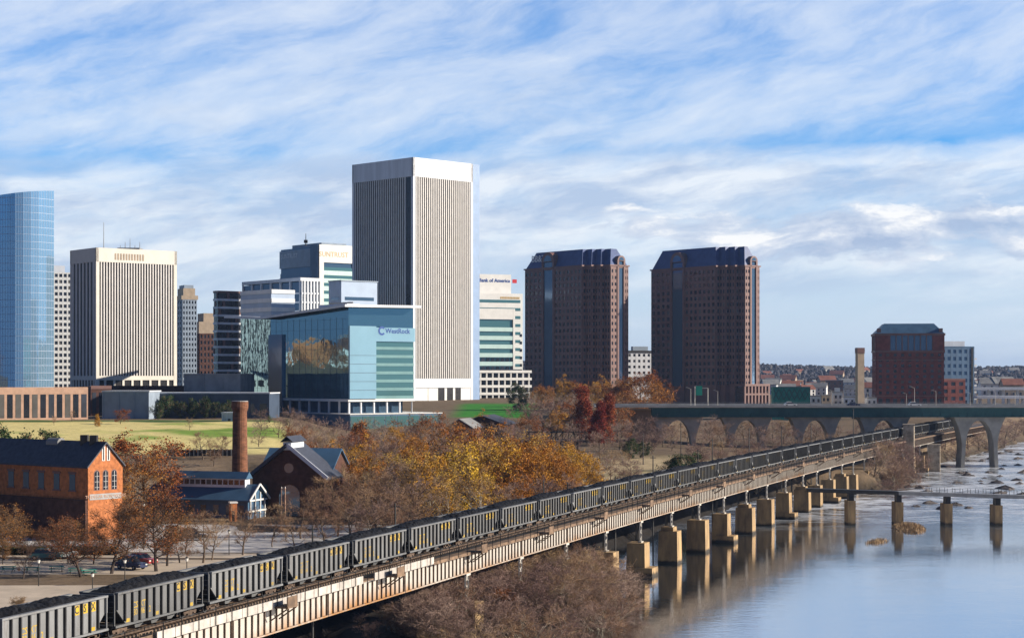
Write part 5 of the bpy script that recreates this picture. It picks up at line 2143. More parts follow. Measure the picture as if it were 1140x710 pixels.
# ------------------------------------------------------------------ road bridge
BY, BW = 638.0, 17.0
br = thing('road_bridge', 'long road bridge with a dark green girder on flared concrete piers', 'bridge', (120, BY, 0))
x0, x1 = wx(726, BY), 330.0
zt = wz(452.5, BY)
m = MB()
m.box(x0, x1, BY, BY + 0.5, zt - 3.6, zt - 0.5)
m.box(x0, x1, BY - 0.35, BY + 0.8, zt - 3.75, zt - 3.6)
m.box(x0, x1, BY - 0.35, BY + 0.8, zt - 0.5, zt - 0.35)
m.box(x0, x1, BY - 0.12, BY, zt - 2.2, zt - 2.05)
x = x0
while x < x1:
    m.box(x, x + 0.15, BY - 0.2, BY, zt - 3.6, zt - 2.2)
    x += 3.2
m.build('girder', 'green_steel', br)
for yy in (5, 11, BW):
    m = MB(); m.box(x0, x1, BY + yy, BY + yy + 0.4, zt - 3.5, zt - 0.5); m.build('girder', 'green_steel', br)
m = MB(); m.box(x0 - 20, x1, BY - 0.9, BY + BW + 1.2, zt - 0.35, zt); m.build('deck', 'bridge_conc', br)
m = MB(); m.box(x0 - 20, x1, BY - 0.7, BY - 0.45, zt, zt + 0.4); m.build('parapet', 'grey', br)
m = MB(); m.box(x0 - 20, x1, BY + BW + 0.6, BY + BW + 0.9, zt, zt + 0.8); m.build('parapet', 'grey', br)
m = MB()
x = x0 - 20
while x < x1:
    m.box(x, x + 0.08, BY - 0.6, BY - 0.52, zt + 0.4, zt + 1.5)
    x += 2.0
m.box(x0 - 20, x1, BY - 0.6, BY - 0.52, zt + 1.45, zt + 1.55)
m.box(x0 - 20, x1, BY - 0.6, BY - 0.52, zt + 1.1, zt + 1.15)
m.build('railing', 'steel', br)


def flared_pier(xc, Lx=4.35, zb=-2.5):
    """Pair of legs that flare out to the girder and meet in an arch."""
    ztp = zt - 3.75
    zz = [zb, zb + 4, 6, 8, 10, 11.5, 12.8, 13.8, 14.6, 15.3, ztp]
    zz = [z for z in zz if z <= ztp]

    def inner(z):
        z0, zc = 7.0, ztp - 1.0
        if z <= z0:
            return Lx + 0.6 * (z0 - z) / 10
        return Lx * math.sqrt(max(0.0, 1 - ((z - z0) / (zc - z0)) ** 2)) if z < zc else 0.0

    def outer(z):
        f = max(0, (z - 6) / (ztp - 6))
        return Lx + 1.35 + 0.5 * max(0, (6 - z)) / 8 + 2.9 * f ** 2.4
    zz = sorted(set(zz + [ztp - 1.0, ztp - 1.6, ztp - 2.4]))
    for ya, yb in ((BY + 1.5, BY + 9.0),):
        mb = MB()
        for i in range(len(zz) - 1):
            z0_, z1_ = zz[i], zz[i + 1]
            for sg in (-1, 1):
                a0, a1 = sorted((xc + sg * inner(z0_), xc + sg * outer(z0_)))
                b0, b1 = sorted((xc + sg * inner(z1_), xc + sg * outer(z1_)))
                mb.hexa([(a0, ya, z0_), (a1, ya, z0_), (a1, yb, z0_), (a0, yb, z0_), (b0, ya, z1_), (b1, ya, z1_), (b1, yb, z1_), (b0, yb, z1_)])
        mb.build('pier', 'bridge_conc', br)
    mb = MB()
    mb.box(xc - outer(ztp) + 0.2, xc + outer(ztp) - 0.2, BY + 9.0, BY + BW, ztp - 0.9, ztp - 0.003)
    mb.build('pier_cap', 'bridge_conc', br)


for px_, lx in ((755, 4.9), (832, 4.9), (909, 4.9), (986, 4.9), (1092, 5.0), (1198, 5.0)):
    flared_pier(wx(px_, BY), lx)
# abutment wall and pale bank at its left end
b = Bld('abutment_wall', 'sunlit tan retaining wall at the left end of the road bridge', (wx(716, 645), 645, 12), 'wall')
a0, a1 = wx(699, 650), wx(734, 640)
b.part('wall', 'tan').hexa([(a0, 652, 8), (a1 + 1, 639.5, 8), (a1 + 2, 642, 8), (a0 + 1, 655, 8), (a0, 652, wz(456, 652)), (a1 + 1, 639.5, wz(456, 640)), (a1 + 2, 642, wz(456, 640)), (a0 + 1, 655, wz(456, 652))])
b.part('coping', 'cream').hexa([(a0 - .2, 651.7, wz(456, 652)), (a1 + 1.2, 639.2, wz(456, 640)), (a1 + 2.2, 642.3, wz(456, 640)), (a0 + 1.2, 655.3, wz(456, 652)), (a0 - .2, 651.7, wz(456, 652) + .4), (a1 + 1.2, 639.2, wz(456, 640) + .4), (a1 + 2.2, 642.3, wz(456, 640) + .4), (a0 + 1.2, 655.3, wz(456, 652) + .4)])
b.done()


def lamp_proto():
    r = thing('street_lamp', '', 'street lamp', (0, 0, 0))
    m = MB(); m.tube((0, 0, 0), (0, 0, 9.2), 0.17, 0.1, 8); put('pole', m.mesh('pole', 'light_steel'), r)
    m = MB(); m.tube((0, 0, 9.0), (-1.7, 0, 9.8), 0.08, 0.06, 6); put('arm', m.mesh('arm', 'light_steel'), r)
    m = MB(); m.hexa([(-2.6, -0.2, 9.72), (-1.6, -0.2, 9.68), (-1.6, 0.2, 9.68), (-2.6, 0.2, 9.72), (-2.5, -0.12, 9.95), (-1.6, -0.15, 9.95), (-1.6, 0.15, 9.95), (-2.5, 0.12, 9.95)])
    put('lamp_head', m.mesh('lamp_head', 'steel'), r)
    m = MB(); m.box(-0.3, 0.3, -0.3, 0.3, 0, 0.5); put('base', m.mesh('base', 'bridge_conc'), r)
    return r


lamp = lamp_proto()
index_kids()
lx = [(769, 431, 0), (799, 434, 0), (856, 435, 1), (926, 433, 0), (966, 436, 1), (1009, 437, 0), (1018, 430, 1), (1042, 434, 0), (1080, 436, 0), (1108, 434, 1), (1130, 436, 0)]
for i, (px_, yt, far) in enumerate(lx):
    Y = BY - 0.2 if not far else BY + BW - 0.5
    h = wz(yt, Y) - zt
    o = lamp if i == 0 else copy_tree(lamp)
    o.location = (wx(px_, Y), Y, zt)
    o.scale = (h / 9.9,) * 3
    o['label'] = '%s street lamp from the left along the road bridge' % ordinal(i + 1)
    o['group'] = 'street lamps on the road bridge'
# sign gantry
b = Bld('sign_gantry', 'green road sign hung on two steel poles at the left end of the bridge', (wx(780, BY + 4), BY + 4, zt), 'road sign')
xa, xb = wx(773.5, BY + 4), wx(788, BY + 4)
b.new('pole', 'light_steel').tube((xa, BY + 4, zt), (xa, BY + 4, wz(430, BY)), 0.16, 0.14, 8)
b.new('pole', 'light_steel').tube((xb, BY + 4, zt), (xb, BY + 4, wz(432, BY)), 0.16, 0.14, 8)
b.part('cross_arm', 'light_steel').beam((xa, BY + 4, wz(432, BY)), (xb, BY + 4, wz(432, BY)), 0.2, 0.25)
b.part('sign_panel', 'green_sign').box(wx(776, BY), wx(783, BY), BY + 3.6, BY + 3.75, wz(440, BY), wz(429.5, BY))
b.done()
# vehicles on the bridge
def road_car(paint, L_=4.5, H=1.5, kind='car'):
    r = thing('parked_car', '', 'car', (0, 0, 0))
    w = 0.9
    m = MB()
    prof = [(-L_ / 2, 0.35), (L_ / 2, 0.35), (L_ / 2, 0.75), (L_ / 2 - 0.15, 0.9), (L_ * 0.22, 1.0), (-L_ / 2 + 0.1, 0.98), (-L_ / 2, 0.8)]
    A = [(x, -w, z) for x, z in prof]
    B = [(x, w, z) for x, z in prof]
    m.poly(A)
    m.poly(B[::-1])
    for i in range(len(prof)):
        j = (i + 1) % len(prof)
        m.poly([A[j], A[i], B[i], B[j]])
    # cabin posts and roof
    rw = w - 0.16
    m.hexa([(-L_ * .30, -rw, H - 0.1), (L_ * .08, -rw, H - 0.1), (L_ * .08, rw, H - 0.1), (-L_ * .30, rw, H - 0.1), (-L_ * .28, -rw + .08, H), (L_ * .06, -rw + .08, H), (L_ * .06, rw - .08, H), (-L_ * .28, rw - .08, H)])
    put('body', m.mesh('body', paint), r)
    m = MB()
    m.hexa([(-L_ * .42, -w + .08, 0.99), (L_ * .24, -w + .08, 1.0), (L_ * .24, w - .08, 1.0), (-L_ * .42, w - .08, 0.99), (-L_ * .30, -rw, H - .1), (L_ * .08, -rw, H - .1), (L_ * .08, rw, H - .1), (-L_ * .30, rw, H - .1)])
    put('windows', m.mesh('windows', 'win'), r)
    wm = MB(); wm.tube((0, -0.1, 0), (0, 0.1, 0), 0.33, 0.33, 14)
    hm = MB(); hm.tube((0, -0.115, 0), (0, 0.115, 0), 0.18, 0.18, 10)
    wmm, hmm = wm.mesh('wheel', 'tyre'), hm.mesh('rim', 'steel')
    for x in (-L_ * .31, L_ * .31):
        for y in (-w + 0.06, w - 0.06):
            q = put('wheel', wmm, r, (x, y, 0.33))
            put('rim', hmm, q, (0, 0, 0))
    lm = MB(); lm.box(L_ / 2 - 0.02, L_ / 2 + 0.02, -0.16, 0.16, -0.08, 0.08)
    lmm = lm.mesh('headlight', 'lamp_glass')
    for y in (-0.65, 0.65):
        put('headlight', lmm, r, (0, y, 0.72))
    return r


def place(o, x, y, z, rz, label, group=None, name=None):
    o.location = (x, y, z)
    o.rotation_euler = (0, 0, rz)
    o['label'] = label
    if group:
        o['group'] = group
    if name:
        o.name = name


for paint, H, px_, py_, rz, lab in (
        ('car_teal', 1.65, 51, 622.5, 0.05, 'teal car parked by the hedge at the left'),
        ('car_white', 1.6, 69, 621, 0.2, 'white car parked beside the teal car by the hedge'),
        ('car_navy', 1.9, 146, 633, -0.6, 'navy car parked under the tall tree beside the path'),
        ('car_red', 1.6, 158, 628, -0.6, 'dark red car parked just behind the navy car'),
        ('black_paint', 2.0, 214, 601, 0.4, 'black van parked beside the tan trailer box')):
    Y = (EYE - 6.05) * FPX / (py_ - HOR)
    r = road_car(paint, 4.6, H)
    place(r, wx(px_, Y), Y, 6.05, rz, lab, name='parked_van' if 'van' in lab else None)
    if 'van' in lab:
        r['category'] = 'van'
for i, (paint, px_, lab) in enumerate((('car_white', 880, 'white car crossing the road bridge above the second pier gap'), ('car_navy', 950, 'dark car crossing the road bridge near the smokestack'), ('car_white', 1018, 'white car crossing the road bridge below the brick hotel'))):
    r = road_car(paint, 4.6, 1.7)
    place(r, wx(px_, BY + 4), BY + 4.0, zt + 0.01, 0, lab, name='moving_car')
# tan trailer box
b = Bld('trailer_box', 'tan trailer box on wheels in the parking lot', (wx(193, 292), 292, 6), 'trailer')
xa, xb = wx(185, 292), wx(200, 292)
b.part('box', 'tan_box').box(xa, xb, 291, 293.2, 6.7, 8.6)
b.part('wheel', 'tyre').tube((xa + 1.4, 290.9, 6.45), (xa + 1.4, 291.1, 6.45), 0.42, 0.42, 12)
b.part('drawbar', 'dark_steel').beam((xb, 292, 6.8), (xb + 1.0, 292, 6.6), 0.15, 0.15)
b.part('roof_rim', 'white').box(xa - .05, xb + .05, 290.95, 293.25, 8.6, 8.7)
b.done()

# ------------------------------------------------------------------ low walkway across the river
FY = 395.0
fb = thing('river_walkway', 'flat low walkway on slim piers crossing the river toward the right edge', 'footbridge', (90, FY, 0))


def dz(x):
    return wz(544 + 8 * (x - 64) / 50.0, FY)


xs_ = np.arange(wx(898, FY), 128, 5.0)
for i in range(len(xs_) - 1):
    m = MB()
    a, b_ = xs_[i], xs_[i + 1]
    m.hexa([(a, FY - 1.3, dz(a) - 0.6), (b_ - 0.02, FY - 1.3, dz(b_) - 0.6), (b_ - 0.02, FY + 1.3, dz(b_) - 0.6), (a, FY + 1.3, dz(a) - 0.6),
            (a, FY - 1.3, dz(a) + 0.2), (b_ - 0.02, FY - 1.3, dz(b_) + 0.2), (b_ - 0.02, FY + 1.3, dz(b_) + 0.2), (a, FY + 1.3, dz(a) + 0.2)])
    m.build('deck_span', 'dark_steel' if a < 84 else 'steel', fb)
for x in np.arange(92, 128, 1.7):
    for yy in (FY - 1.2, FY + 1.2):
        m = MB(); m.beam((x, yy, dz(x) + 0.2), (x, yy, dz(x) + 1.2), 0.08, 0.08); m.build('railing_post', 'dark_steel', fb)
for i, px_ in enumerate((947, 1000, 1054.5, 1110, 1166)):
    x = wx(px_, FY)
    m = MB(); m.box(x - 0.85, x + 0.85, FY - 1.4, FY + 3.0, -2.5, dz(x) - 2.2); m.build('pier', 'concrete', fb)
    m = MB(); m.box(x - 0.55, x + 0.55, FY - 1.0, FY + 1.4, dz(x) - 2.2, dz(x) - 0.603); m.build('pier_neck', 'dark_steel', fb)

# two old free-standing piers beside the tracks
for i, (px0, px1, yt, Y, lab) in enumerate(((1005.5, 1017, 472, 580, 'tall old stone pier standing alone between train and bridge'), (1033, 1046, 494.5, 611, 'shorter old stone pier at the water edge below the bridge'))):
    b = Bld('stone_pier', lab, (wx((px0 + px1) / 2, Y), Y, 0), 'bridge pier', 'old stone piers by the tracks')
    xa, xb = wx(px0, Y), wx(px1, Y)
    b.part('shaft', 'stone').prism([(xa, Y, 0), (xb, Y - 0.6, 0), (xb + 1.2, Y + 4, 0), (xa + 1.2, Y + 5, 0)], -2.5, wz(yt, Y) - 0.5)
    b.part('cap', 'stone').prism([(xa - .25, Y - .2, 0), (xb + .25, Y - 0.85, 0), (xb + 1.4, Y + 4.2, 0), (xa + 1.0, Y + 5.2, 0)], wz(yt, Y) - 0.5, wz(yt, Y))
    b.done()

# dark steel trestle footbridge in the park
Y = 560
b = Bld('park_footbridge', 'dark steel truss footbridge half hidden among the park trees', (wx(610, Y), Y, gz(wx(610, Y), Y)), 'footbridge')
xa, xb = wx(576, Y), wx(652, Y)
zd = wz(490, Y)
b.part('deck', 'dark_steel').box(xa, xb, Y, Y + 3, zd - 0.4, zd)
tr = b.part('truss', 'dark_steel')
n = 12
for yy in (Y, Y + 3):
    tr.beam((xa, yy, zd + 2.6), (xb, yy, zd + 2.6), 0.2, 0.25)
    for i in range(n + 1):
        x = xa + (xb - xa) * i / n
        tr.beam((x, yy, zd), (x, yy, zd + 2.6), 0.14, 0.14)
        if i < n:
            x2 = xa + (xb - xa) * (i + 1) / n
            tr.beam((x, yy, zd), (x2, yy, zd + 2.6), 0.1, 0.1)
for i in range(4):
    x = xa + (xb - xa) * (i + 0.5) / 4
    b.new('support', 'dark_steel').box(x - 0.4, x + 0.4, Y + 0.8, Y + 2.2, 4, zd - 0.4)
b.done()

# ------------------------------------------------------------------ trees
def rand_dir(rng, d, ang):
    """Unit vector about ang away from d."""
    d = d / np.linalg.norm(d)
    a = np.cross(d, rng.normal(size=3))
    a /= np.linalg.norm(a) + 1e-9
    return d * math.cos(ang) + a * math.sin(ang)


def tree_mesh(seed, H=12.0, spread=0.42, trunk_h=0.22, nlimb=12, upr=0.55, twigs=5, tw_len=0.085, shape='round', leaves=0, leaf=0.16, trunk_r=0.022, tw_w=0.035, multi=1, sub=6, third=5):
    """Trunk and limbs as tapered tubes; the crown is fine twigs and, where the tree still has them, single leaves."""
    rng = np.random.RandomState(seed)
    tb = MB()
    tips = []

    def radius(t):
        if shape == 'round':
            return math.sin(math.pi * min(1, max(0.0, (t - trunk_h * 0.7) / (1.04 - trunk_h * 0.7))) ** 0.8) ** 0.7
        if shape == 'cone':
            return max(0.05, 1.05 - t) * min(1, (t + 0.1) * 3)
        if shape == 'vase':
            return 0.25 + 0.85 * t if t < 0.8 else 0.9
        return 1

    segs = []
    for mstem in range(multi):
        base = np.array([rng.uniform(-.3, .3) * (multi > 1), rng.uniform(-.3, .3) * (multi > 1), -0.3])
        lean = rng.normal(size=3) * (0.05 if multi == 1 else 0.22)
        lean[2] = 1
        lean /= np.linalg.norm(lean)
        top = 0.9 * H
        nseg = 7
        pts = [base]
        d = lean.copy()
        for i in range(nseg):
            d = d + rng.normal(size=3) * 0.07
            d[2] = max(d[2], 0.7)
            d /= np.linalg.norm(d)
            pts.append(pts[-1] + d * top / nseg)
        r0 = trunk_r * H / math.sqrt(multi)
        rr = [r0 * (1 - 0.93 * i / nseg) + 0.012 for i in range(nseg + 1)]
        for i in range(nseg):
            tb.tube(pts[i], pts[i + 1], rr[i], rr[i + 1], 7 if i < 3 else 5, cap=False)
        nl = max(4, nlimb // multi)
        for k in range(nl):
            t = trunk_h + (0.97 - trunk_h) * (k + rng.uniform(0, 0.8)) / nl
            f = t * nseg / 1.0
            i = min(nseg - 1, int(f))
            p = pts[i] + (pts[i + 1] - pts[i]) * (f - i)
            az_ = k * 2.4 + rng.uniform(-.4, .4) + mstem * 1.3
            elv = upr * (0.55 + 0.9 * t) + rng.uniform(-.15, .15)
            dl = np.array([math.cos(az_) * math.cos(elv), math.sin(az_) * math.cos(elv), math.sin(elv)])
            ln = spread * H * radius(t) * rng.uniform(0.8, 1.15) / max(0.5, math.cos(elv)) * 0.9
            ln = max(ln, 0.08 * H)
            r_l = max(0.02, rr[i] * 0.5)
            q = p.copy()
            d2 = dl
            nls = 4
            lp = [q]
            for j in range(nls):
                d2 = d2 + rng.normal(size=3) * 0.14 + np.array([0, 0, 0.07])
                d2 /= np.linalg.norm(d2)
                q = q + d2 * ln / nls
                lp.append(q)
            for j in range(nls):
                tb.tube(lp[j], lp[j + 1], r_l * (1 - j / nls * 0.85) + 0.008, r_l * (1 - (j + 1) / nls * 0.85) + 0.008, 5 if j < 2 else 4, cap=False)
            for j in range(sub):
                f2 = rng.uniform(0.25, 1.0) * nls
                i2 = min(nls - 1, int(f2))
                p2 = lp[i2] + (lp[i2 + 1] - lp[i2]) * (f2 - i2)
                dd = rand_dir(rng, lp[i2 + 1] - lp[i2], rng.uniform(0.4, 1.0)) + np.array([0, 0, 0.15])
                dd /= np.linalg.norm(dd)
                l2 = ln * rng.uniform(0.28, 0.5)
                e2 = p2 + dd * l2
                tb.tube(p2, e2, max(0.014, r_l * 0.3), 0.01, 4, cap=False)
                for k3 in range(third):
                    f3 = rng.uniform(0.2, 1.0)
                    p3 = p2 + (e2 - p2) * f3
                    d3 = rand_dir(rng, dd, rng.uniform(0.35, 1.0))
                    e3 = p3 + d3 * l2 * rng.uniform(0.35, 0.7)
                    segs.append((p3, e3, tw_w * 1.5))
                    for k4 in range(twigs):
                        p4 = p3 + (e3 - p3) * rng.uniform(0.25, 1.0)
                        d4 = rand_dir(rng, d3, rng.uniform(0.3, 1.1)) + np.array([0, 0, 0.1])
                        e4 = p4 + d4 * tw_len * H * rng.uniform(0.5, 1.2)
                        segs.append((p4, e4, tw_w))
                        tips.append(e4)
    V, F = [], []
    for p, e, w in segs:
        dirv = e - p
        a = np.cross(dirv, rng.normal(size=3))
        nrm = np.linalg.norm(a)
        if nrm < 1e-9:
            continue
        a = a / nrm * w / 2
        b_ = np.cross(dirv / np.linalg.norm(dirv), a)
        i = len(V)
        V += [p + a, p - a * 0.5 + b_ * 0.87, p - a * 0.5 - b_ * 0.87, e]
        F += [(i, i + 1, i + 3), (i + 1, i + 2, i + 3), (i + 2, i, i + 3)]
    LV, LF = [], []
    if leaves:
        tips = np.array(tips)
        wgt = np.repeat(rng.rand(len(tips) // 18 + 1) ** 2.2 + 0.03, 18)[:len(tips)]
        cdf = np.cumsum(wgt) / wgt.sum()
        for k in range(leaves):
            c_ = tips[min(len(tips) - 1, int(np.searchsorted(cdf, rng.rand())))] + rng.normal(size=3) * 0.018 * H
            n_ = rng.normal(size=3)
            a = np.cross(n_, rng.normal(size=3))
            a /= np.linalg.norm(a) + 1e-9
            b_ = np.cross(a, n_ / (np.linalg.norm(n_) + 1e-9))
            s_ = leaf * rng.uniform(0.6, 1.3)
            i = len(LV)
            LV += [c_ - a * s_ * .6, c_ - b_ * s_ * .4, c_ + a * s_ * .6, c_ + b_ * s_ * .4]
            LF += [(i, i + 1, i + 2, i + 3)]
    return tb, (V, F), (LV, LF)


PROTO = {}


def proto(key, name, cat, bark, crown_mats, **kw):
    tb, (V, F), (LV, LF) = tree_mesh(**kw)
    cb = MB()
    cb.arr(V, F, 0)
    if LF:
        cb.arr(LV, LF, 1)
    zz_ = np.sort(np.array([q_[2] for q_ in cb.v]))
    PROTO[key] = (name, cat, tb.mesh('trunk', bark), cb.mesh('crown', crown_mats), float(zz_[int(len(zz_) * 0.997)]))


for i in range(3):
    proto('bare%d' % i, 'bare_tree', 'tree', 'bark', ['twig'], seed=10 + i, H=12, spread=0.40, nlimb=13, tw_w=0.04)
for i in range(3):
    proto('purple%d' % i, 'bare_tree', 'tree', 'bark', ['twig_purple'], seed=20 + i, H=9, spread=0.50, nlimb=15, trunk_h=0.12, upr=0.6, twigs=6, tw_w=0.035, multi=1)
for i in range(3):
    proto('bush%d' % i, 'bare_shrub_tree', 'tree', ['bark', 'bark_pale', 'bark'][i], [['twig_purple'], ['twig'], ['twig_purple']][i], seed=30 + i, H=8, spread=0.58, nlimb=26 + 4 * i, trunk_h=0.05, upr=0.75, twigs=5, tw_w=0.04, tw_len=0.10, multi=3 + i % 2, sub=6, third=5, trunk_r=0.034)
for i in range(2):
    proto('lot%d' % i, 'bare_tree', 'tree', 'bark_dark', ['twig_dark', 'leaf_rust'], seed=40 + i, H=11, spread=0.44, nlimb=17, trunk_h=0.24, leaves=2600, leaf=0.17, tw_w=0.04, twigs=6)
for i in range(2):
    proto('rust%d' % i, 'autumn_tree', 'tree', 'bark', ['twig', 'leaf_rust'], seed=50 + i, H=10, spread=0.5, nlimb=15, trunk_h=0.15, leaves=6500, leaf=0.20, twigs=5)
for i in range(3):
    proto('syc%d' % i, 'sycamore_tree', 'tree', 'bark_pale', ['twig', 'leaf_yellow'], seed=60 + i, H=15, spread=0.42, nlimb=14, trunk_h=0.15, upr=0.75, leaves=3000, leaf=0.25, tw_len=0.07, trunk_r=0.018)
for i in range(2):
    proto('orange%d' % i, 'autumn_tree', 'tree', 'bark', ['twig', 'leaf_orange'], seed=70 + i, H=12, spread=0.46, nlimb=15, trunk_h=0.16, leaves=6500, leaf=0.26)
proto('gold0', 'autumn_tree', 'tree', 'bark', ['twig', 'leaf_gold'], seed=80, H=9, spread=0.5, nlimb=14, trunk_h=0.15, leaves=5000, leaf=0.22)
proto('cone0', 'conical_tree', 'tree', 'bark', ['twig', 'leaf_red'], seed=90, H=16, spread=0.24, nlimb=26, trunk_h=0.06, shape='cone', upr=0.4, leaves=9000, leaf=0.30, sub=5, third=4)
proto('cone1', 'conical_tree', 'tree', 'bark', ['twig', 'leaf_orange'], seed=91, H=8, spread=0.28, nlimb=22, trunk_h=0.08, shape='cone', upr=0.4, leaves=5000, leaf=0.2, sub=5, third=4)
for i in range(2):
    proto('green%d' % i, 'evergreen_tree', 'tree', 'bark_dark', ['twig', 'leaf_green'], seed=95 + i, H=9, spread=0.5, nlimb=18, trunk_h=0.05, leaves=9000, leaf=0.26, multi=2)
proto('grass0', 'dry_shrub', 'shrub', 'bark', ['dry_grass', 'dry_grass'], seed=99, H=4, spread=0.7, nlimb=26, trunk_h=0.02, upr=0.9, multi=4, tw_w=0.05, leaves=0, twigs=7, tw_len=0.2)
TREES = []


def tree(key, px_, ytop, Y, look, where, wide=1.0, group=None, dzb=0.0):
    name, cat, tm, cm, H0 = PROTO[key]
    X = wx(px_, Y)
    z = gz(X, Y)
    h = max(1.5, wz(ytop, Y) - z)
    if key[:-1] in ('bare', 'purple', 'lot', 'syc', 'rust', 'bush'):
        wide *= 1.22
    s_ = h / H0
    r = thing(name, '', cat, (X, Y, z), random.uniform(0, 6.28), group or where)
    r.scale = (s_ * wide, s_ * wide, s_)
    put('trunk', tm, r)
    put('crown', cm, r)
    TREES.append((r, px_, Y, look, where))
    return r


def pick(p, n):
    return p + str(random.randrange(n))


rnd = random.Random(4)
# trees by the parking lot and in front of the brick hall
for px_, yt, Y, wd, k in ((4, 560, 262, 1.1, 'lot'), (26, 602, 238, 0.9, 'bare'), (60, 575, 262, 1.2, 'lot'), (90, 573, 240, 1.15, 'lot'), (124, 552, 244, 1.15, 'lot'),
                          (174, 543, 247, 1.1, 'lot'), (186, 566, 254, 0.9, 'lot')):
    tree(pick(k, 2), px_, yt, Y, 'dark trunked bare tree', 'beside the pale near road', wd)
for px_, yt, Y, wd in ((34, 590, 262, 1.2), (76, 592, 258, 1.1), (104, 590, 256, 1.1), (140, 580, 262, 1.2), (200, 590, 258, 1.0), (3, 600, 256, 1.1), (20, 572, 280, 1.2), (48, 585, 276, 1.1), (75, 578, 282, 1.2), (112, 580, 282, 1.2), (150, 560, 280, 1.1), (8, 590, 274, 1.1), (160, 560, 285, 1.1)):
    tree(pick('lot', 2), px_, yt, Y, 'rusty brown bare tree', 'before the brick hall', wd)
for px_, yt, Y, wd in ((226, 566, 258, 0.9), (236, 572, 262, 0.8), (270, 560, 268, 0.9), (206, 580, 270, 0.9), (303, 572, 282, 0.9)):
    tree(pick('bare', 3), px_, yt, Y, 'slender bare tree', 'before the pump house', wd)
tree('rust0', 163, 483, 338, 'big rust coloured tree', 'beside the sunlit gable of the brick hall', 1.2)
tree('rust1', 147, 506, 330, 'rust coloured smaller tree', 'touching the brick hall gable corner', 1.0)
tree('green0', 16, 474, 352, 'dark evergreen crown', 'behind the slate roof of the brick hall', 1.1)
tree('green1', 40, 480, 356, 'low dark evergreen', 'in front of the crown behind the slate roof of the brick hall', 0.9)
tree('grass0', 22, 663, 205, 'dry tan shrub', 'beside the road above the first coal cars', 1.5)
tree('grass0', 44, 668, 203, 'smaller dry tan shrub', 'beside the road above the first coal cars', 1.3)
# lawn
tree('cone1', 109, 461, 590, 'small orange conical tree', 'on the lawn before the brick arcade', 1.0)
tree('rust0', 134, 455, 610, 'round rust brown tree', 'on the lawn before the pale low block', 1.1)
tree('bare0', 211, 464, 560, 'thin bare tree', 'alone in the middle of the lawn', 0.8)
tree('bare1', 60, 462, 600, 'thin bare tree', 'on the lawn left of the orange conical tree', 0.8)
tree('bare2', 80, 457, 640, 'small reddish bare tree', 'against the arcade on the lawn', 0.9)
for px_, yt, Y in ((195, 492, 420), (226, 480, 418), (245, 484, 420), (238, 492, 410)):
    tree(pick('bare', 3), px_, yt, Y, 'low bare tree', 'below the lawn near the smokestack', 1.1)
for px_, yt, Y in ((291, 455, 560), (321, 452, 545), (337, 457, 560), (352, 464, 520), (372, 466, 500), (310, 462, 520)):
    tree(pick('purple', 3), px_, yt, Y, 'purple bare tree', 'below the glass headquarters', 0.9)
# mid park: between foundry and train
mid = []
for px_, yt, Y, k, n, wd, look in (
        (305, 560, 300, 'bare', 3, 1.0, 'bare brown tree'), (335, 552, 296, 'bare', 3, 1.1, 'bare brown tree'), (352, 540, 318, 'bare', 3, 1.1, 'bare brown tree'),
        (372, 528, 330, 'bare', 3, 1.1, 'bare brown tree'), (398, 520, 336, 'bare', 3, 1.1, 'bare brown tree'), (330, 575, 270, 'bare', 3, 1.1, 'bare brown tree'),
        (362, 560, 276, 'bare', 3, 1.2, 'bare brown tree'), (392, 548, 286, 'bare', 3, 1.2, 'bare brown tree'), (420, 528, 310, 'bare', 3, 1.2, 'bare brown tree'),
        (384, 508, 360, 'bare', 3, 1.0, 'bare brown tree'), (368, 502, 400, 'bare', 3, 1.0, 'bare brown tree'), (430, 540, 290, 'bare', 3, 1.2, 'bare brown tree'),
        (448, 512, 330, 'purple', 3, 1.0, 'purplish bare tree'), (458, 530, 300, 'purple', 3, 1.0, 'purplish bare tree'), (414, 555, 272, 'purple', 3, 1.0, 'purplish bare tree'),
        (470, 545, 285, 'bare', 3, 1.1, 'bare brown tree'), (440, 560, 262, 'bare', 3, 1.0, 'bare brown tree')):
    tree(pick(k, n), px_, yt, Y, look, 'between foundry and coal train', wd)
for px_, yt, Y, k, n, wd in ((478, 505, 318, 'syc', 3, 1.0), (500, 492, 335, 'syc', 3, 1.0), (522, 486, 330, 'syc', 3, 1.05), (545, 480, 345, 'syc', 3, 1.05), (566, 488, 350, 'syc', 3, 1.0), (500, 530, 300, 'syc', 3, 1.0), (535, 520, 305, 'syc', 3, 1.0)):
    tree(pick(k, n), px_, yt, Y, 'yellow brown sycamore with pale trunk', 'behind the coal train', wd)
for px_, yt, Y, wd in ((543, 477, 372, 1.0), (572, 498, 335, 1.1), (592, 494, 345, 1.1), (612, 500, 350, 1.1), (582, 520, 318, 1.0), (624, 508, 345, 1.0)):
    tree(pick('orange', 2), px_, yt, Y, 'orange leaved tree', 'behind the coal train', wd)
tree('gold0', 650, 505, 372, 'golden yellow tree', 'beside the small pale green tent', 1.0)
tree('gold0', 634, 512, 362, 'smaller golden tree', 'left of the tallest golden tree', 0.9)
for px_, yt, Y in ((606, 527, 322), (636, 528, 336), (560, 535, 312)):
    tree(pick('purple', 3), px_, yt, Y, 'bare purple tree', 'before the orange leaved trees', 1.0)
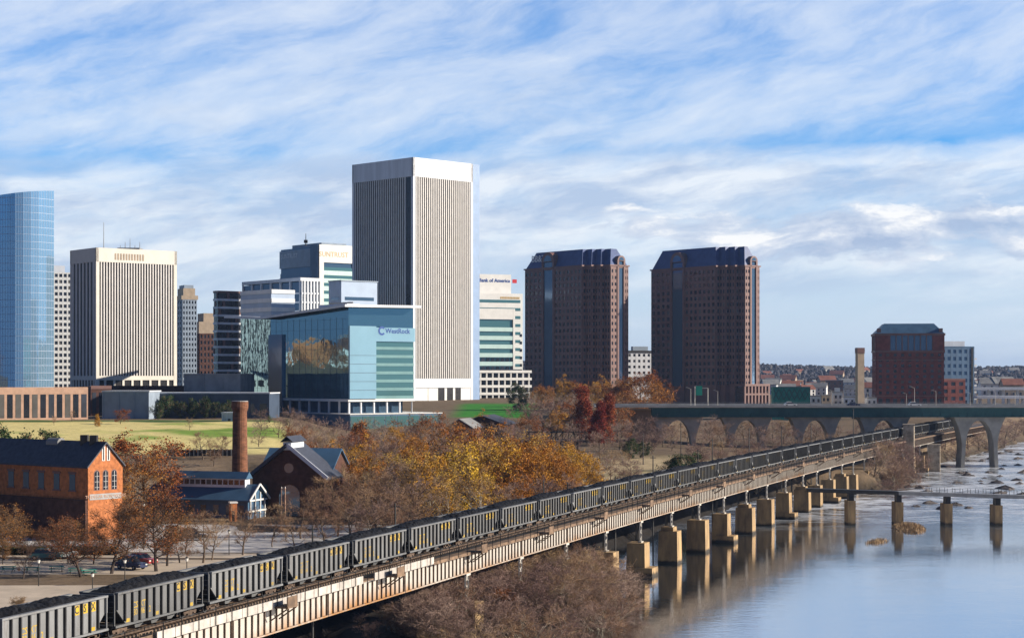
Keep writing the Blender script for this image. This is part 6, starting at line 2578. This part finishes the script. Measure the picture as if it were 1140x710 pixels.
# upper park row
for key, px_, yt, Y, look, where, wd in (
        ('cone1', 404, 470, 520, 'small orange tree', 'below the glass headquarters terrace', 1.3),
        ('orange1', 441, 474, 520, 'round orange tree', 'below the right end of the headquarters podium', 1.0),
        ('rust1', 473, 459, 540, 'reddish brown tree', 'left of the small brick pavilion', 1.1),
        ('purple0', 455, 470, 530, 'bare purple tree', 'between the orange tree and the reddish tree', 0.9),
        ('purple1', 424, 478, 500, 'bare purple tree', 'between the two orange trees under the terrace', 0.9),
        ('orange0', 534, 455, 640, 'thin yellow orange tree', 'behind the dark roofed shed', 0.9),
        ('green0', 579, 426, 800, 'dark evergreen tree', 'at the foot of the pale stepped building', 1.2),
        ('rust0', 607, 428, 830, 'reddish bare tree', 'right of the dark evergreen', 1.0),
        ('orange0', 626, 417, 800, 'orange brown tree', 'in front of the left granite tower', 1.1),
        ('purple2', 634, 437, 700, 'grey bare tree', 'below the orange brown tree', 1.0),
        ('purple0', 606, 440, 640, 'big grey brown bare tree', 'left of the red conical trees', 1.3),
        ('purple1', 586, 452, 630, 'grey bare tree', 'above the steel footbridge', 1.2),
        ('cone0', 654, 429, 620, 'dark red conical tree, the tallest', 'of the red pair', 0.9),
        ('cone0', 673, 438, 612, 'bright red conical tree', 'right of the tallest red tree', 0.9),
        ('cone0', 664, 446, 606, 'red conical tree', 'in front of the red pair', 0.9),
        ('rust1', 682, 422, 760, 'orange brown tree', 'behind the red conical trees', 1.0),
        ('rust0', 716, 413, 740, 'big orange tree', 'above the tan retaining wall', 1.05),
        ('orange1', 700, 420, 770, 'orange tree', 'between the granite towers', 1.0),
        ('green1', 762, 505, 425, 'dark round evergreen bush', 'on the sandy ground behind the train', 1.3),
        ('green0', 700, 488, 540, 'dark evergreen clump', 'beside the sandy clearing', 1.2),
        ('green1', 716, 492, 545, 'low dark evergreen clump', 'at the left edge of the sandy clearing', 1.1)):
    tree(key, px_, yt, Y, look, where, wd)
for px_, yt, Y in ((640, 470, 560), (668, 478, 540), (690, 470, 570), (706, 466, 600), (722, 462, 620), (738, 470, 600), (655, 500, 450), (680, 505, 460), (704, 508, 440), (726, 480, 560), (620, 485, 500), (598, 478, 530), (748, 476, 580), (560, 470, 560), (575, 474, 540)):
    tree(pick('purple', 3), px_, yt, Y, 'purple brown bare tree', 'around the sandy clearing', rnd.uniform(0.9, 1.15))
# under and behind the road bridge
for px_, yt, Y in ((747, 468, 618), (765, 470, 660), (790, 462, 625), (805, 470, 600), (829, 464, 672), (845, 472, 612), (872, 466, 665), (880, 474, 610), (908, 470, 668), (925, 480, 590), (820, 482, 560), (860, 484, 570), (895, 486, 590), (780, 482, 575), (960, 480, 690), (950, 478, 720), (840, 488, 545), (800, 490, 530), (775, 492, 500)):
    tree(pick('purple' if rnd.random() < .6 else 'bare', 3), px_, yt, Y, 'brown bare tree', 'under the road bridge arches', rnd.uniform(1.0, 1.25))
for px_, Y in ((770, 430), (784, 440), (798, 452), (812, 462), (828, 470), (842, 480), (856, 492), (870, 500), (885, 510), (898, 520), (912, 530), (926, 545), (940, 560), (790, 470), (815, 490), (838, 505), (862, 520), (884, 540), (905, 560), (925, 580), (780, 500), (802, 520), (826, 540), (850, 560), (880, 580),
               (690, 430), (706, 445), (664, 420), (730, 450), (745, 460), (640, 470), (676, 500), (694, 520), (712, 580), (728, 600)):
    X = wx(px_, Y)
    tree(rnd.choice(['bush0', 'bush1', 'bush2', 'purple1']), px_, HOR + (EYE - gz(X, Y) - rnd.uniform(3.2, 6.0)) * FPX / Y, Y, 'low bare shrub', 'behind the far coal cars', rnd.uniform(1.1, 1.4))
for i in range(22):
    px_, Y = 738 + 12.2 * i, 668 + 9 * ((i * 5) % 9)
    tree(pick('purple', 3), px_, 466 + 3 * ((i * 7) % 5), Y, 'backlit bare tree', 'beyond the road bridge piers', rnd.uniform(1.0, 1.25))
for Y in (506, 514, 518, 524, 530, 534, 541, 546, 553, 560, 520, 538, 566):
    X = float(track_x(Y)) + rnd.uniform(3.8, 12.5)
    h_ = rnd.uniform(5.5, 8.5)
    tree(pick('bush', 3), 570 + FPX * X / Y, HOR + (EYE - gz(X, Y) - h_) * FPX / Y, Y, 'bare brown bush', 'where the train meets the bridge', rnd.uniform(1.0, 1.3))
for px_, yt, Y in ((1052, 478, 700), (1064, 482, 690), (1078, 474, 740), (1090, 476, 760), (1104, 472, 780), (1118, 468, 820), (1130, 466, 860), (1140, 464, 900), (1060, 472, 800), (1085, 468, 860), (1112, 462, 950), (1096, 464, 900), (1132, 460, 1000)):
    tree(pick('purple', 3), px_, yt, Y, 'brown bare tree', 'on the far bank beyond the bridge', rnd.uniform(1.1, 1.4))
# wooded spit in front of the viaduct
for px_, yt, Y in ((415, 690, 208), (440, 672, 214), (462, 668, 210), (430, 655, 232), (468, 645, 238), (500, 640, 240), (492, 668, 220), (524, 660, 226), (540, 630, 245), (560, 640, 236), (575, 622, 252), (600, 628, 240), (598, 606, 262), (625, 612, 256), (648, 606, 262), (660, 620, 254), (672, 610, 268), (620, 640, 236), (645, 645, 240), (560, 672, 218), (590, 672, 222), (530, 690, 208), (620, 680, 226), (482, 695, 204), (400, 680, 222), (668, 640, 250), (684, 630, 262)):
    tree(pick('bush', 3), px_, yt, Y, 'bare purple bush', 'on the spit before the viaduct', rnd.uniform(1.0, 1.3))

for X, Y in ((12, 232), (14.5, 244), (15.5, 256), (11, 250), (8, 226), (13, 262), (5, 218), (9, 240), (10, 266), (2, 212), (12.5, 238), (15, 250), (6.5, 232), (-2, 206)):
    h_ = rnd.uniform(3.4, 5.5)
    tree(pick('bush', 3), 570 + FPX * X / Y, HOR + (EYE - max(0.3, gz(X, Y)) - h_) * FPX / Y, Y, 'bare purple bush', 'on the spit before the viaduct', rnd.uniform(1.2, 1.5))
k = 0
while k < 46:
    X, Y = rnd.uniform(-30, 22), rnd.uniform(196, 280)
    u_, v_ = (X + 4) * 0.94 - (Y - 238) * 0.34, (X + 4) * 0.34 + (Y - 238) * 0.94
    if (u_ / 15) ** 2 + (v_ / 43) ** 2 > 0.92 or gz(X, Y) < 0.6 or X < track_x(Y) - 4:
        continue
    h_ = rnd.uniform(3.6, 6.4)
    px_ = 570 + FPX * X / Y
    tree(pick('bush', 3), px_, HOR + (EYE - gz(X, Y) - h_) * FPX / Y, Y, 'bare purple bush', 'on the spit before the viaduct', rnd.uniform(1.1, 1.5))
    k += 1
for px_, yt, Y in ((186, 440, 676), (200, 446, 674), (214, 443, 676), (228, 441, 676), (240, 447, 672), (252, 445, 672), (176, 448, 664), (300, 462, 620), (318, 466, 610)):
    tree(pick('green', 2), px_, yt, Y, 'dark evergreen', 'against the long navy building', rnd.uniform(0.7, 1.0))
for px_, yt, Y, k in ((288, 470, 470, 'purple'), (332, 474, 460, 'rust'), (346, 480, 440, 'purple'), (362, 478, 450, 'bare'), (384, 482, 460, 'purple'), (398, 480, 470, 'rust'), (412, 484, 450, 'orange'),
                     (432, 486, 440, 'purple'), (450, 484, 460, 'rust'), (466, 486, 450, 'orange'), (486, 478, 470, 'purple'), (500, 470, 520, 'rust'), (512, 474, 500, 'purple'), (520, 484, 450, 'orange'), (430, 468, 570, 'purple'),
                     (540, 470, 560, 'bare'), (490, 462, 580, 'purple'), (390, 468, 560, 'purple'), (410, 464, 600, 'bare'), (376, 490, 420, 'orange'), (356, 494, 410, 'rust')):
    tree(pick(k, 3 if k in ('purple', 'bare') else 2), px_, yt, Y, {'purple': 'purple bare tree', 'rust': 'rust leaved tree', 'bare': 'brown bare tree', 'orange': 'orange tree'}[k], 'in the park below the towers', rnd.uniform(0.95, 1.2))
for px_, yt, Y, k in ((404, 510, 345, 'orange'), (424, 506, 350, 'syc'), (446, 500, 352, 'syc'), (462, 498, 356, 'orange'), (600, 484, 400, 'orange'), (580, 478, 400, 'syc'), (626, 492, 390, 'orange'), (520, 474, 380, 'orange'), (560, 472, 400, 'orange'), (640, 500, 380, 'gold')):
    tree(k + '0' if k == 'gold' else pick(k, 2), px_, yt, Y, {'orange': 'glowing orange tree', 'syc': 'yellowing sycamore', 'gold': 'bright gold tree'}[k], 'in the grove behind the train', rnd.uniform(0.95, 1.15))
for px_, yt, Y in ((396, 528, 318), (418, 534, 300), (440, 520, 315), (462, 516, 310), (376, 545, 300), (452, 548, 280)):
    tree(pick('bare', 3), px_, yt, Y, 'thin bare tree', 'before the foundry grove', rnd.uniform(0.9, 1.1))
for px_, yt, Y, wd in ((492, 604, 236, 0.9), (545, 612, 244, 0.9), (612, 598, 258, 0.9), (640, 602, 262, 0.8), (470, 640, 226, 1.0), (580, 640, 232, 1.0), (430, 668, 216, 1.0), (655, 640, 248, 0.9)):
    tree(pick('bare', 3), px_, yt, Y, 'taller bare tree', 'on the spit before the viaduct', wd)
for px_, yt, Y in ((555, 652, 226), (505, 678, 214), (610, 660, 236)):
    tree('rust0', px_, yt, Y, 'low rust leaved bush', 'on the spit before the viaduct', 0.9)
for px_, yt, Y, k in ((600, 432, 780, 'rust0'), (645, 424, 800, 'rust1'), (668, 418, 790, 'orange0'), (690, 428, 740, 'rust0'), (728, 424, 720, 'orange1'), (704, 436, 690, 'rust1'), (640, 446, 660, 'rust0'), (618, 452, 640, 'orange0'), (590, 462, 600, 'rust1'), (688, 452, 630, 'rust0')):
    tree(k, px_, yt, Y, {'r': 'rust leaved tree', 'o': 'orange leaved tree'}[k[0]], 'below the twin granite towers', rnd.uniform(1.0, 1.2))
for px_, yt, Y in ((520, 496, 326), (556, 492, 332), (600, 506, 336), (484, 508, 312)):
    tree('gold0', px_, yt, Y, 'golden leaved tree', 'in the grove behind the train', rnd.uniform(0.9, 1.1))
groups = {}
for r, px_, Y, look, where in TREES:
    groups.setdefault((look, where), []).append((px_, r))
for (look, where), lst in groups.items():
    lst.sort(key=lambda t: t[0])
    for i, (px_, r) in enumerate(lst):
        if len(lst) == 1:
            r['label'] = '%s %s' % (look, where)
        else:
            r['label'] = '%s %s, %s from the left' % (look, where, ordinal(i + 1))

# ------------------------------------------------------------------ hillside beyond the city
rng = np.random.RandomState(11)
mb = MB()
V, F = [], []
for k in range(11000):
    Y = rng.uniform(2350, 3600)
    X = rng.uniform(-0.02, 0.33) * Y if rng.rand() < 0.85 else rng.uniform(-0.3, 0.35) * Y
    if hnoise(X, Y, 0.006, 9) < -0.45 and Y < 2900:
        continue
    z = gz(X, Y)
    h = rng.uniform(5, 12)
    w = rng.uniform(2.6, 5.5)
    i = len(V)
    n = 6
    for j in range(n):
        a = 2 * math.pi * j / n + rng.uniform(-.3, .3)
        V.append((X + math.cos(a) * w * rng.uniform(.5, .8), Y + math.sin(a) * w * .6, z - 1))
    for j in range(n):
        a = 2 * math.pi * j / n + rng.uniform(-.3, .3)
        V.append((X + math.cos(a) * w * rng.uniform(.8, 1.2), Y + math.sin(a) * w * .8, z + h * rng.uniform(.45, .7)))
    for j in range(n):
        a = 2 * math.pi * j / n
        V.append((X + math.cos(a) * w * rng.uniform(.3, .6), Y + math.sin(a) * w * .4, z + h * rng.uniform(.8, 1.05)))
    for j in range(n):
        q = (j + 1) % n
        F.append((i + j, i + q, i + n + q, i + n + j))
        F.append((i + n + j, i + n + q, i + 2 * n + q, i + 2 * n + j))
    F.append(tuple(i + 2 * n + j for j in range(n)))
mb.arr(V, F)
o = mb.build('woodland', 'wood_far')
tag(o, 'bluish winter woodland covering the hills on the horizon', 'woodland', kind='stuff')


def far_house(wall, roof, w, d, h, flat):
    r = thing('distant_house', '', 'house', (0, 0, 0))
    m = MB(); m.box(-w / 2, w / 2, -d / 2, d / 2, -2, h)
    if not flat:
        m.poly([(-w / 2, -d / 2, h), (-w / 2, d / 2, h), (-w / 2, 0, h + w * 0.28)][::-1])
        m.poly([(w / 2, -d / 2, h), (w / 2, d / 2, h), (w / 2, 0, h + w * 0.28)])
    put('wall', m.mesh('wall', wall), r)
    m = MB()
    if flat:
        m.box(-w / 2 - .3, w / 2 + .3, -d / 2 - .3, d / 2 + .3, h, h + 0.6)
    else:
        e = w * 0.28
        for sg in (-1, 1):
            lo = [(-w / 2 - .4, sg * (d / 2 + .4), h - .2), (w / 2 + .4, sg * (d / 2 + .4), h - .2), (w / 2 + .4, 0, h + e + .05), (-w / 2 - .4, 0, h + e + .05)]
            if sg > 0:
                lo = lo[::-1]
            m.hexa(lo + [(x, y, z + .3) for x, y, z in lo])
    put('roof', m.mesh('roof', roof), r)
    m = MB(); m.box(-0.6, 0.6, -0.05, 0.05, -0.9, 0.9)
    wm = m.mesh('window', 'win')
    for i in range(3):
        for z in (h * 0.3, h * 0.72):
            put('window', wm, r, (-w / 2 + w * (i + .5) / 3, -d / 2 - 0.05, z))
    return r


protos = [(far_house('white', 'roof_grey', 12, 10, 7, False), 'white gabled house'), (far_house('cool_white', 'roof_grey', 18, 12, 6, True), 'long pale house'),
          (far_house('tan', 'roof_red', 13, 10, 8, False), 'tan red-roofed house'), (far_house('brick_stack', 'roof_grey', 14, 11, 9, True), 'red brick house'),
          (far_house('white', 'roof_red', 10, 9, 6, False), 'small white red-roofed house')]
index_kids()
used = [False] * len(protos)
spots = []
for k in range(400):
    if len(spots) >= 78:
        break
    left = rng.rand() < 0.68
    px_ = rng.uniform(848, 974) if left else rng.uniform(1088, 1139)
    Y = rng.uniform(1350, 2950)
    if all(abs(px_ - a) > 2.6 or abs(Y - b_) > 130 for a, b_ in spots):
        spots.append((px_, Y))
cnt = {}
info = []
for k, (px_, Y) in enumerate(spots):
    t = rng.choice(5, p=[.34, .26, .12, .14, .14])
    r0, look = protos[t]
    o = r0 if not used[t] else copy_tree(r0)
    used[t] = True
    X = wx(px_, Y)
    o.location = (X, Y, gz(X, Y))
    o.rotation_euler = (0, 0, rng.uniform(-0.6, 0.6))
    s_ = rng.uniform(0.9, 1.5)
    o.scale = (s_, s_, s_)
    info.append((o, look, px_))
for i, u_ in enumerate(used):
    if not u_:
        bpy.data.objects.remove(protos[i][0])
byl = {}
for o, look, px_ in info:
    side = 'on the hillside left of the hotel' if px_ < 1000 else 'on the hillside at the right edge'
    byl.setdefault((look, side), []).append((px_, o))
for (look, side), lst in byl.items():
    lst.sort(key=lambda t: t[0])
    for i, (px_, o) in enumerate(lst):
        o['label'] = ('%s %s, %s from the left' % (look, side, ordinal(i + 1))) if len(lst) > 1 else '%s %s' % (look, side)
        o['group'] = 'houses on the far hillside'

# the hill west of downtown, seen as a reflection in the glass headquarters
for i, (X, Y, w, d, h, m_, lab) in enumerate(((-520, 842, 22, 12, 9, 'white', 'long white house on the hill mirrored in the headquarters glass'), (-560, 880, 26, 16, 15, 'brick_orange', 'brick block on the hill mirrored in the headquarters glass'),
                                              (-600, 905, 18, 12, 10, 'cool_white', 'pale block on the hill mirrored in the headquarters glass'), (-640, 872, 24, 16, 19, 'brick_dark', 'tall dark brick block mirrored in the headquarters glass'))):
    p = [Vector((X - d / 2, Y - w / 2, 0)), Vector((X + d / 2, Y - w / 2, 0)), Vector((X + d / 2, Y + w / 2, 0)), Vector((X - d / 2, Y + w / 2, 0))]
    z = gz(X, Y)
    b = Bld('hill_house', lab, (X, Y, z), 'house')
    b.part('wall', m_).prism(p, z - 3, z + h)
    b.part('flat_roof', 'roof_grey').prism(inset(p, -0.4), z + h, z + h + 0.6)
    F, l = frames(p)[1]
    for j in range(int(h // 4)):
        for q in range(5):
            b.window(F, l * (q + .5) / 5, z + 2.4 + j * 4, 1.6, 2.0, 'win', 0.08)
    b.done()
for i in range(26):
    X, Y = rnd.uniform(-620, -400), rnd.uniform(820, 930)
    tree(rnd.choice(['rust0', 'rust1', 'bare0', 'purple1']), 570 + FPX * X / Y, HOR + (EYE - gz(X, Y) - rnd.uniform(9, 14)) * FPX / Y, Y, 'brown tree', 'mirrored in the headquarters glass')
for i, (r, px_, Y, look, where) in enumerate([t for t in TREES if t[4] == 'mirrored in the headquarters glass']):
    r['label'] = 'rusty brown hill tree mirrored in the headquarters glass'

# ------------------------------------------------------------------ small things
def rock(seed, n=10):
    rg = np.random.RandomState(seed)
    m = MB()
    rings = 4
    V = []
    for j in range(rings + 1):
        f = j / rings
        rr = math.cos(f * math.pi / 2) ** 0.6
        for i in range(n):
            a = 2 * math.pi * i / n
            q = rr * (1 + rg.uniform(-.25, .25))
            V.append((math.cos(a) * q, math.sin(a) * q * 0.7, -0.4 + f * (0.9 + rg.uniform(-.15, .15))))
    F = []
    for j in range(rings):
        for i in range(n):
            k = (i + 1) % n
            F.append((j * n + i, j * n + k, (j + 1) * n + k, (j + 1) * n + i))
    F.append(tuple(rings * n + i for i in range(n)))
    m.arr(V, F)
    return m.mesh('river_rock', 'rock')


rm = [rock(s) for s in range(5)]
rocks = []
for k in range(200):
    if len(rocks) >= 46:
        break
    Y = rng.uniform(430, 900)
    px_ = rng.uniform(1000, 1145)
    X = wx(px_, Y)
    if gz(X, Y) > -1.0:
        continue
    rocks.append((px_, Y, rng.uniform(0.9, 3.4)))
rocks += [(1076, 588, 3.0), (1068, 602, 2.4), (1140, 605, 3.4), (1100, 606, 2.2), (1132, 560, 2.6)]
rocks.sort(key=lambda t: t[0])
for i, (px_, Y, s_) in enumerate(rocks):
    o = put('river_rock', rm[i % 5], None, (wx(px_, Y), Y, 0.0), rng.uniform(0, 6), (s_, s_, s_ * 0.55))
    tag(o, 'dark rock in the rapids, %s counting from the left' % ordinal(i + 1), 'rock', 'rocks in the river rapids')
# grassy islets below the walkway
for i, (px_, yy, w, d, h, lab) in enumerate(((1012, 588, 4.2, 24, 0.9, 'long grassy islet below the river walkway'), (976, 603, 3.4, 8, 0.5, 'small bare gravel islet left of the grassy islet'))):
    Y = EYE * FPX / (yy - HOR)
    r = thing('islet', lab, 'islet', (wx(px_, Y), Y, 0))
    m = MB()
    n = 28
    V, F = [], []
    rings = 6
    for j in range(rings + 1):
        f = j / rings
        for k in range(n):
            a = 2 * math.pi * k / n
            q = (1 - f) * (1 + 0.18 * math.sin(3 * a + i) + 0.12 * math.sin(7 * a + 1))
            V.append((math.cos(a) * w * q, math.sin(a) * d / 2 * q + math.cos(a) * w * q * 1.2, -0.3 + h * math.sin(f * math.pi / 2) + rng.uniform(-.08, .08)))
    for j in range(rings):
        for k in range(n):
            q = (k + 1) % n
            F.append((j * n + k, j * n + q, (j + 1) * n + q, (j + 1) * n + k))
    m.arr(V, F)
    put('bank', m.mesh('bank', mat('islet_soil', (0.24, 0.15, 0.075), 0.95, 0.3, 1.0)), r)
    if True:
        V, F = [], []
        for k in range(1500 if i == 0 else 250):
            f, a = math.sqrt(rng.rand()) * 0.9, rng.uniform(0, 6.28)
            x, y = math.cos(a) * w * f, math.sin(a) * d / 2 * f + math.cos(a) * w * f * 1.2
            z = -0.3 + h * math.sin((1 - f) * math.pi / 2)
            t = rng.uniform(0.3, 0.9)
            a = rng.uniform(0, 6.28)
            j = len(V)
            V += [(x - .06 * math.cos(a), y - .06 * math.sin(a), z), (x + .06 * math.cos(a), y + .06 * math.sin(a), z), (x + rng.uniform(-.2, .2), y + rng.uniform(-.2, .2), z + t)]
            F.append((j, j + 1, j + 2))
        m = MB(); m.arr(V, F)
        g = put('dry_grass', m.mesh('dry_grass', 'dry_grass'), r)
        g['kind'] = 'stuff'
# thin posts beside the tracks
posts = [(348, 585, 178), (440, 560, 210), (605, 535, 262), (632, 537, 272), (685, 530, 292), (727, 507, 318), (777, 500, 352), (793, 488, 372), (870, 474, 430), (758, 470, 520), (716, 482, 520), (834, 476, 400), (950, 455, 520), (903, 470, 470)]
for i, (px_, yt, Y) in enumerate(sorted(posts)):
    while wx(px_, Y) > track_x(Y) - 6.5:
        Y += 2
    X = wx(px_, Y)
    z = gz(X, Y)
    b = Bld('utility_pole', '%s thin dark pole from the left behind the coal train' % ordinal(i + 1), (X, Y, max(z, 0)), 'pole', 'poles beside the tracks')
    b.part('pole', 'dark_steel').tube((X, Y, min(z, -1.0) if z < 0 else z), (X, Y, wz(yt, Y)), 0.16, 0.10, 6)
    b.part('cross_arm', 'dark_steel').beam((X - 0.5, Y, wz(yt, Y) - 0.4), (X + 0.5, Y, wz(yt, Y) - 0.4), 0.1, 0.1)
    b.done()
# lamp posts by the lot
for i, (px_, yt, yb) in enumerate(((103, 637, 668), (43, 622, 652), (208, 620, 652), (139, 622, 652), (255, 590, 618), (160, 560, 612))):
    Y = (EYE - 6) * FPX / (yb - HOR)
    X = wx(px_, Y)
    b = Bld('lamp_post', '%s slim lamp post from the left around the parking lot' % ordinal(1 + [43, 103, 139, 160, 208, 255].index(px_)), (X, Y, 6), 'lamp post', 'lamp posts around the parking lot')
    zt_ = wz(yt, Y)
    b.part('pole', 'dark_steel').tube((X, Y, 5.9), (X, Y, zt_ - 0.5), 0.08, 0.06, 6)
    b.part('lantern', 'lamp_glass').tube((X, Y, zt_ - 0.5), (X, Y, zt_ - 0.1), 0.14, 0.22, 8)
    b.part('lantern_cap', 'dark_steel').tube((X, Y, zt_ - 0.1), (X, Y, zt_ + 0.12), 0.26, 0.05, 8)
    b.done()
# flagpoles at the foundry
for px_, lab in ((313.5, 'left one of two pale flagpoles before the foundry door'), (317.5, 'right one of two pale flagpoles before the foundry door')):
    Y = 338
    X = wx(px_, Y)
    b = Bld('flagpole', lab, (X, Y, 6), 'flagpole', 'flagpoles at the foundry')
    b.part('pole', 'brick_pink').tube((X, Y, 5.9), (X, Y, wz(543, Y)), 0.14, 0.09, 8)
    b.part('ball', 'white').tube((X, Y, wz(543, Y)), (X, Y, wz(543, Y) + 0.25), 0.14, 0.05, 8)
    b.part('base', 'grey').box(X - .3, X + .3, Y - .3, Y + .3, 5.9, 6.3)
    b.done()
# picnic tables
def picnic():
    r = thing('picnic_table', '', 'table', (0, 0, 0))
    m = MB(); m.box(-1.0, 1.0, -0.4, 0.4, 0.70, 0.76); put('table_top', m.mesh('table_top', 'green_mesh'), r)
    m = MB(); m.box(-1.0, 1.0, -0.14, 0.14, 0.42, 0.47); bm_ = m.mesh('bench', 'green_mesh')
    for y in (-0.72, 0.72):
        put('bench', bm_, r, (0, y, 0))
    m = MB()
    m.beam((0, -0.75, 0), (0, 0.3, 0.7), 0.06, 0.06)
    m.beam((0, 0.75, 0), (0, -0.3, 0.7), 0.06, 0.06)
    m.beam((0, -0.72, 0.4), (0, 0.72, 0.4), 0.06, 0.06)
    fm = m.mesh('leg_frame', 'dark_steel')
    for x in (-0.7, 0.7):
        put('leg_frame', fm, r, (x, 0, 0))
    return r


pt = picnic()
index_kids()
for i, (px_, yb) in enumerate(((9, 636), (36, 637), (63, 636), (84, 638), (99, 640))):
    o = pt if i == 0 else copy_tree(pt)
    Y = (EYE - 6.03) * FPX / (yb - HOR)
    o.location = (wx(px_, Y), Y, 6.03)
    o.rotation_euler = (0, 0, 0.1 * i)
    o['label'] = '%s green picnic table from the left beside the pale road' % ordinal(i + 1)
    o['group'] = 'green picnic tables by the road'
# clipped hedge in pieces behind the cars
V, F = [], []
for k in range(9000):
    x = rng.uniform(wx(-5, 268), wx(130, 268))
    y = rng.uniform(267.5, 269.5)
    z = 6 + 1.25 * rng.rand() ** 0.5
    a, s_ = rng.normal(size=3), 0.14
    a /= np.linalg.norm(a)
    b_ = np.cross(a, rng.normal(size=3))
    b_ /= np.linalg.norm(b_) + 1e-9
    j = len(V)
    c_ = np.array((x, y, z))
    V += [c_ - a * s_, c_ - b_ * s_, c_ + a * s_, c_ + b_ * s_]
    F.append((j, j + 1, j + 2, j + 3))
m = MB(); m.arr(V, F)
tag(m.build('hedge', 'hedge'), 'low dark hedge running behind the parked cars at the left', 'hedge')
# dark fence below the lawn
b = Bld('fence', 'dark fence along the foot of the lawn left of the brick smokestack', (wx(225, 425), 425, 12), 'fence')
xa, xb = wx(188, 424), wx(262, 424)
n = 16
pn = b.part('panel', 'dark_steel')
for i in range(n):
    x0_, x1_ = xa + (xb - xa) * i / n, xa + (xb - xa) * (i + 1) / n
    z0_, z1_ = gz(x0_, 424), gz(x1_, 424)
    pn.hexa([(x0_, 424, z0_), (x1_ - .05, 424, z1_), (x1_ - .05, 424.15, z1_), (x0_, 424.15, z0_), (x0_, 424, z0_ + 1.5), (x1_ - .05, 424, z1_ + 1.5), (x1_ - .05, 424.15, z1_ + 1.5), (x0_, 424.15, z0_ + 1.5)])
    b.part('post', 'steel').box(x0_ - .08, x0_ + .08, 423.9, 424.1, z0_ - .2, z0_ + 1.75)
b.done()
# small pale tent
Y = 400
X = wx(682, Y)
z = gz(X, Y)
b = Bld('tent', 'small pale green pyramid tent behind the coal train', (X, Y, z), 'tent')
zt_ = wz(534, Y)
m = b.part('canopy', 'canvas')
w = 2.6
cs = [(X - w, Y - w, zt_ - 1.6), (X + w, Y - w, zt_ - 1.6), (X + w, Y + w, zt_ - 1.6), (X - w, Y + w, zt_ - 1.6)]
for i in range(4):
    m.poly([cs[i], cs[(i + 1) % 4], (X, Y, zt_)])
    a_, c_ = cs[i], cs[(i + 1) % 4]
    m.poly([(a_[0], a_[1], zt_ - 2.0), (c_[0], c_[1], zt_ - 2.0), c_, a_])
for x_, y_, _ in cs:
    b.part('leg', 'white').tube((x_, y_, z), (x_, y_, zt_ - 2.0), 0.06, 0.06, 6)
b.done()
for o in list(scene.objects):
    if o.parent is None and not o.get('kind') and o.type in ('MESH', 'EMPTY') and not o.get('label'):
        o['label'] = o.name.split('.')[0].replace('_', ' ') + ' in the scene'
# ------------------------------------------------------------------ air
m = MB(); m.box(-3450, 5900, -380, 14800, -4.0, 160.0)
hz = bpy.data.materials.new('haze')
hz.use_nodes = True
t = hz.node_tree
t.nodes.clear()
vo = N(t, 'ShaderNodeVolumePrincipled')
vo.inputs['Color'].default_value = (0.42, 0.62, 1.0, 1)
vo.inputs['Density'].default_value = 0.00005
vo.inputs['Anisotropy'].default_value = 0.2
L(t, vo.outputs[0], N(t, 'ShaderNodeOutputMaterial').inputs['Volume'])
o = m.build('haze', hz)
o['kind'] = 'stuff'
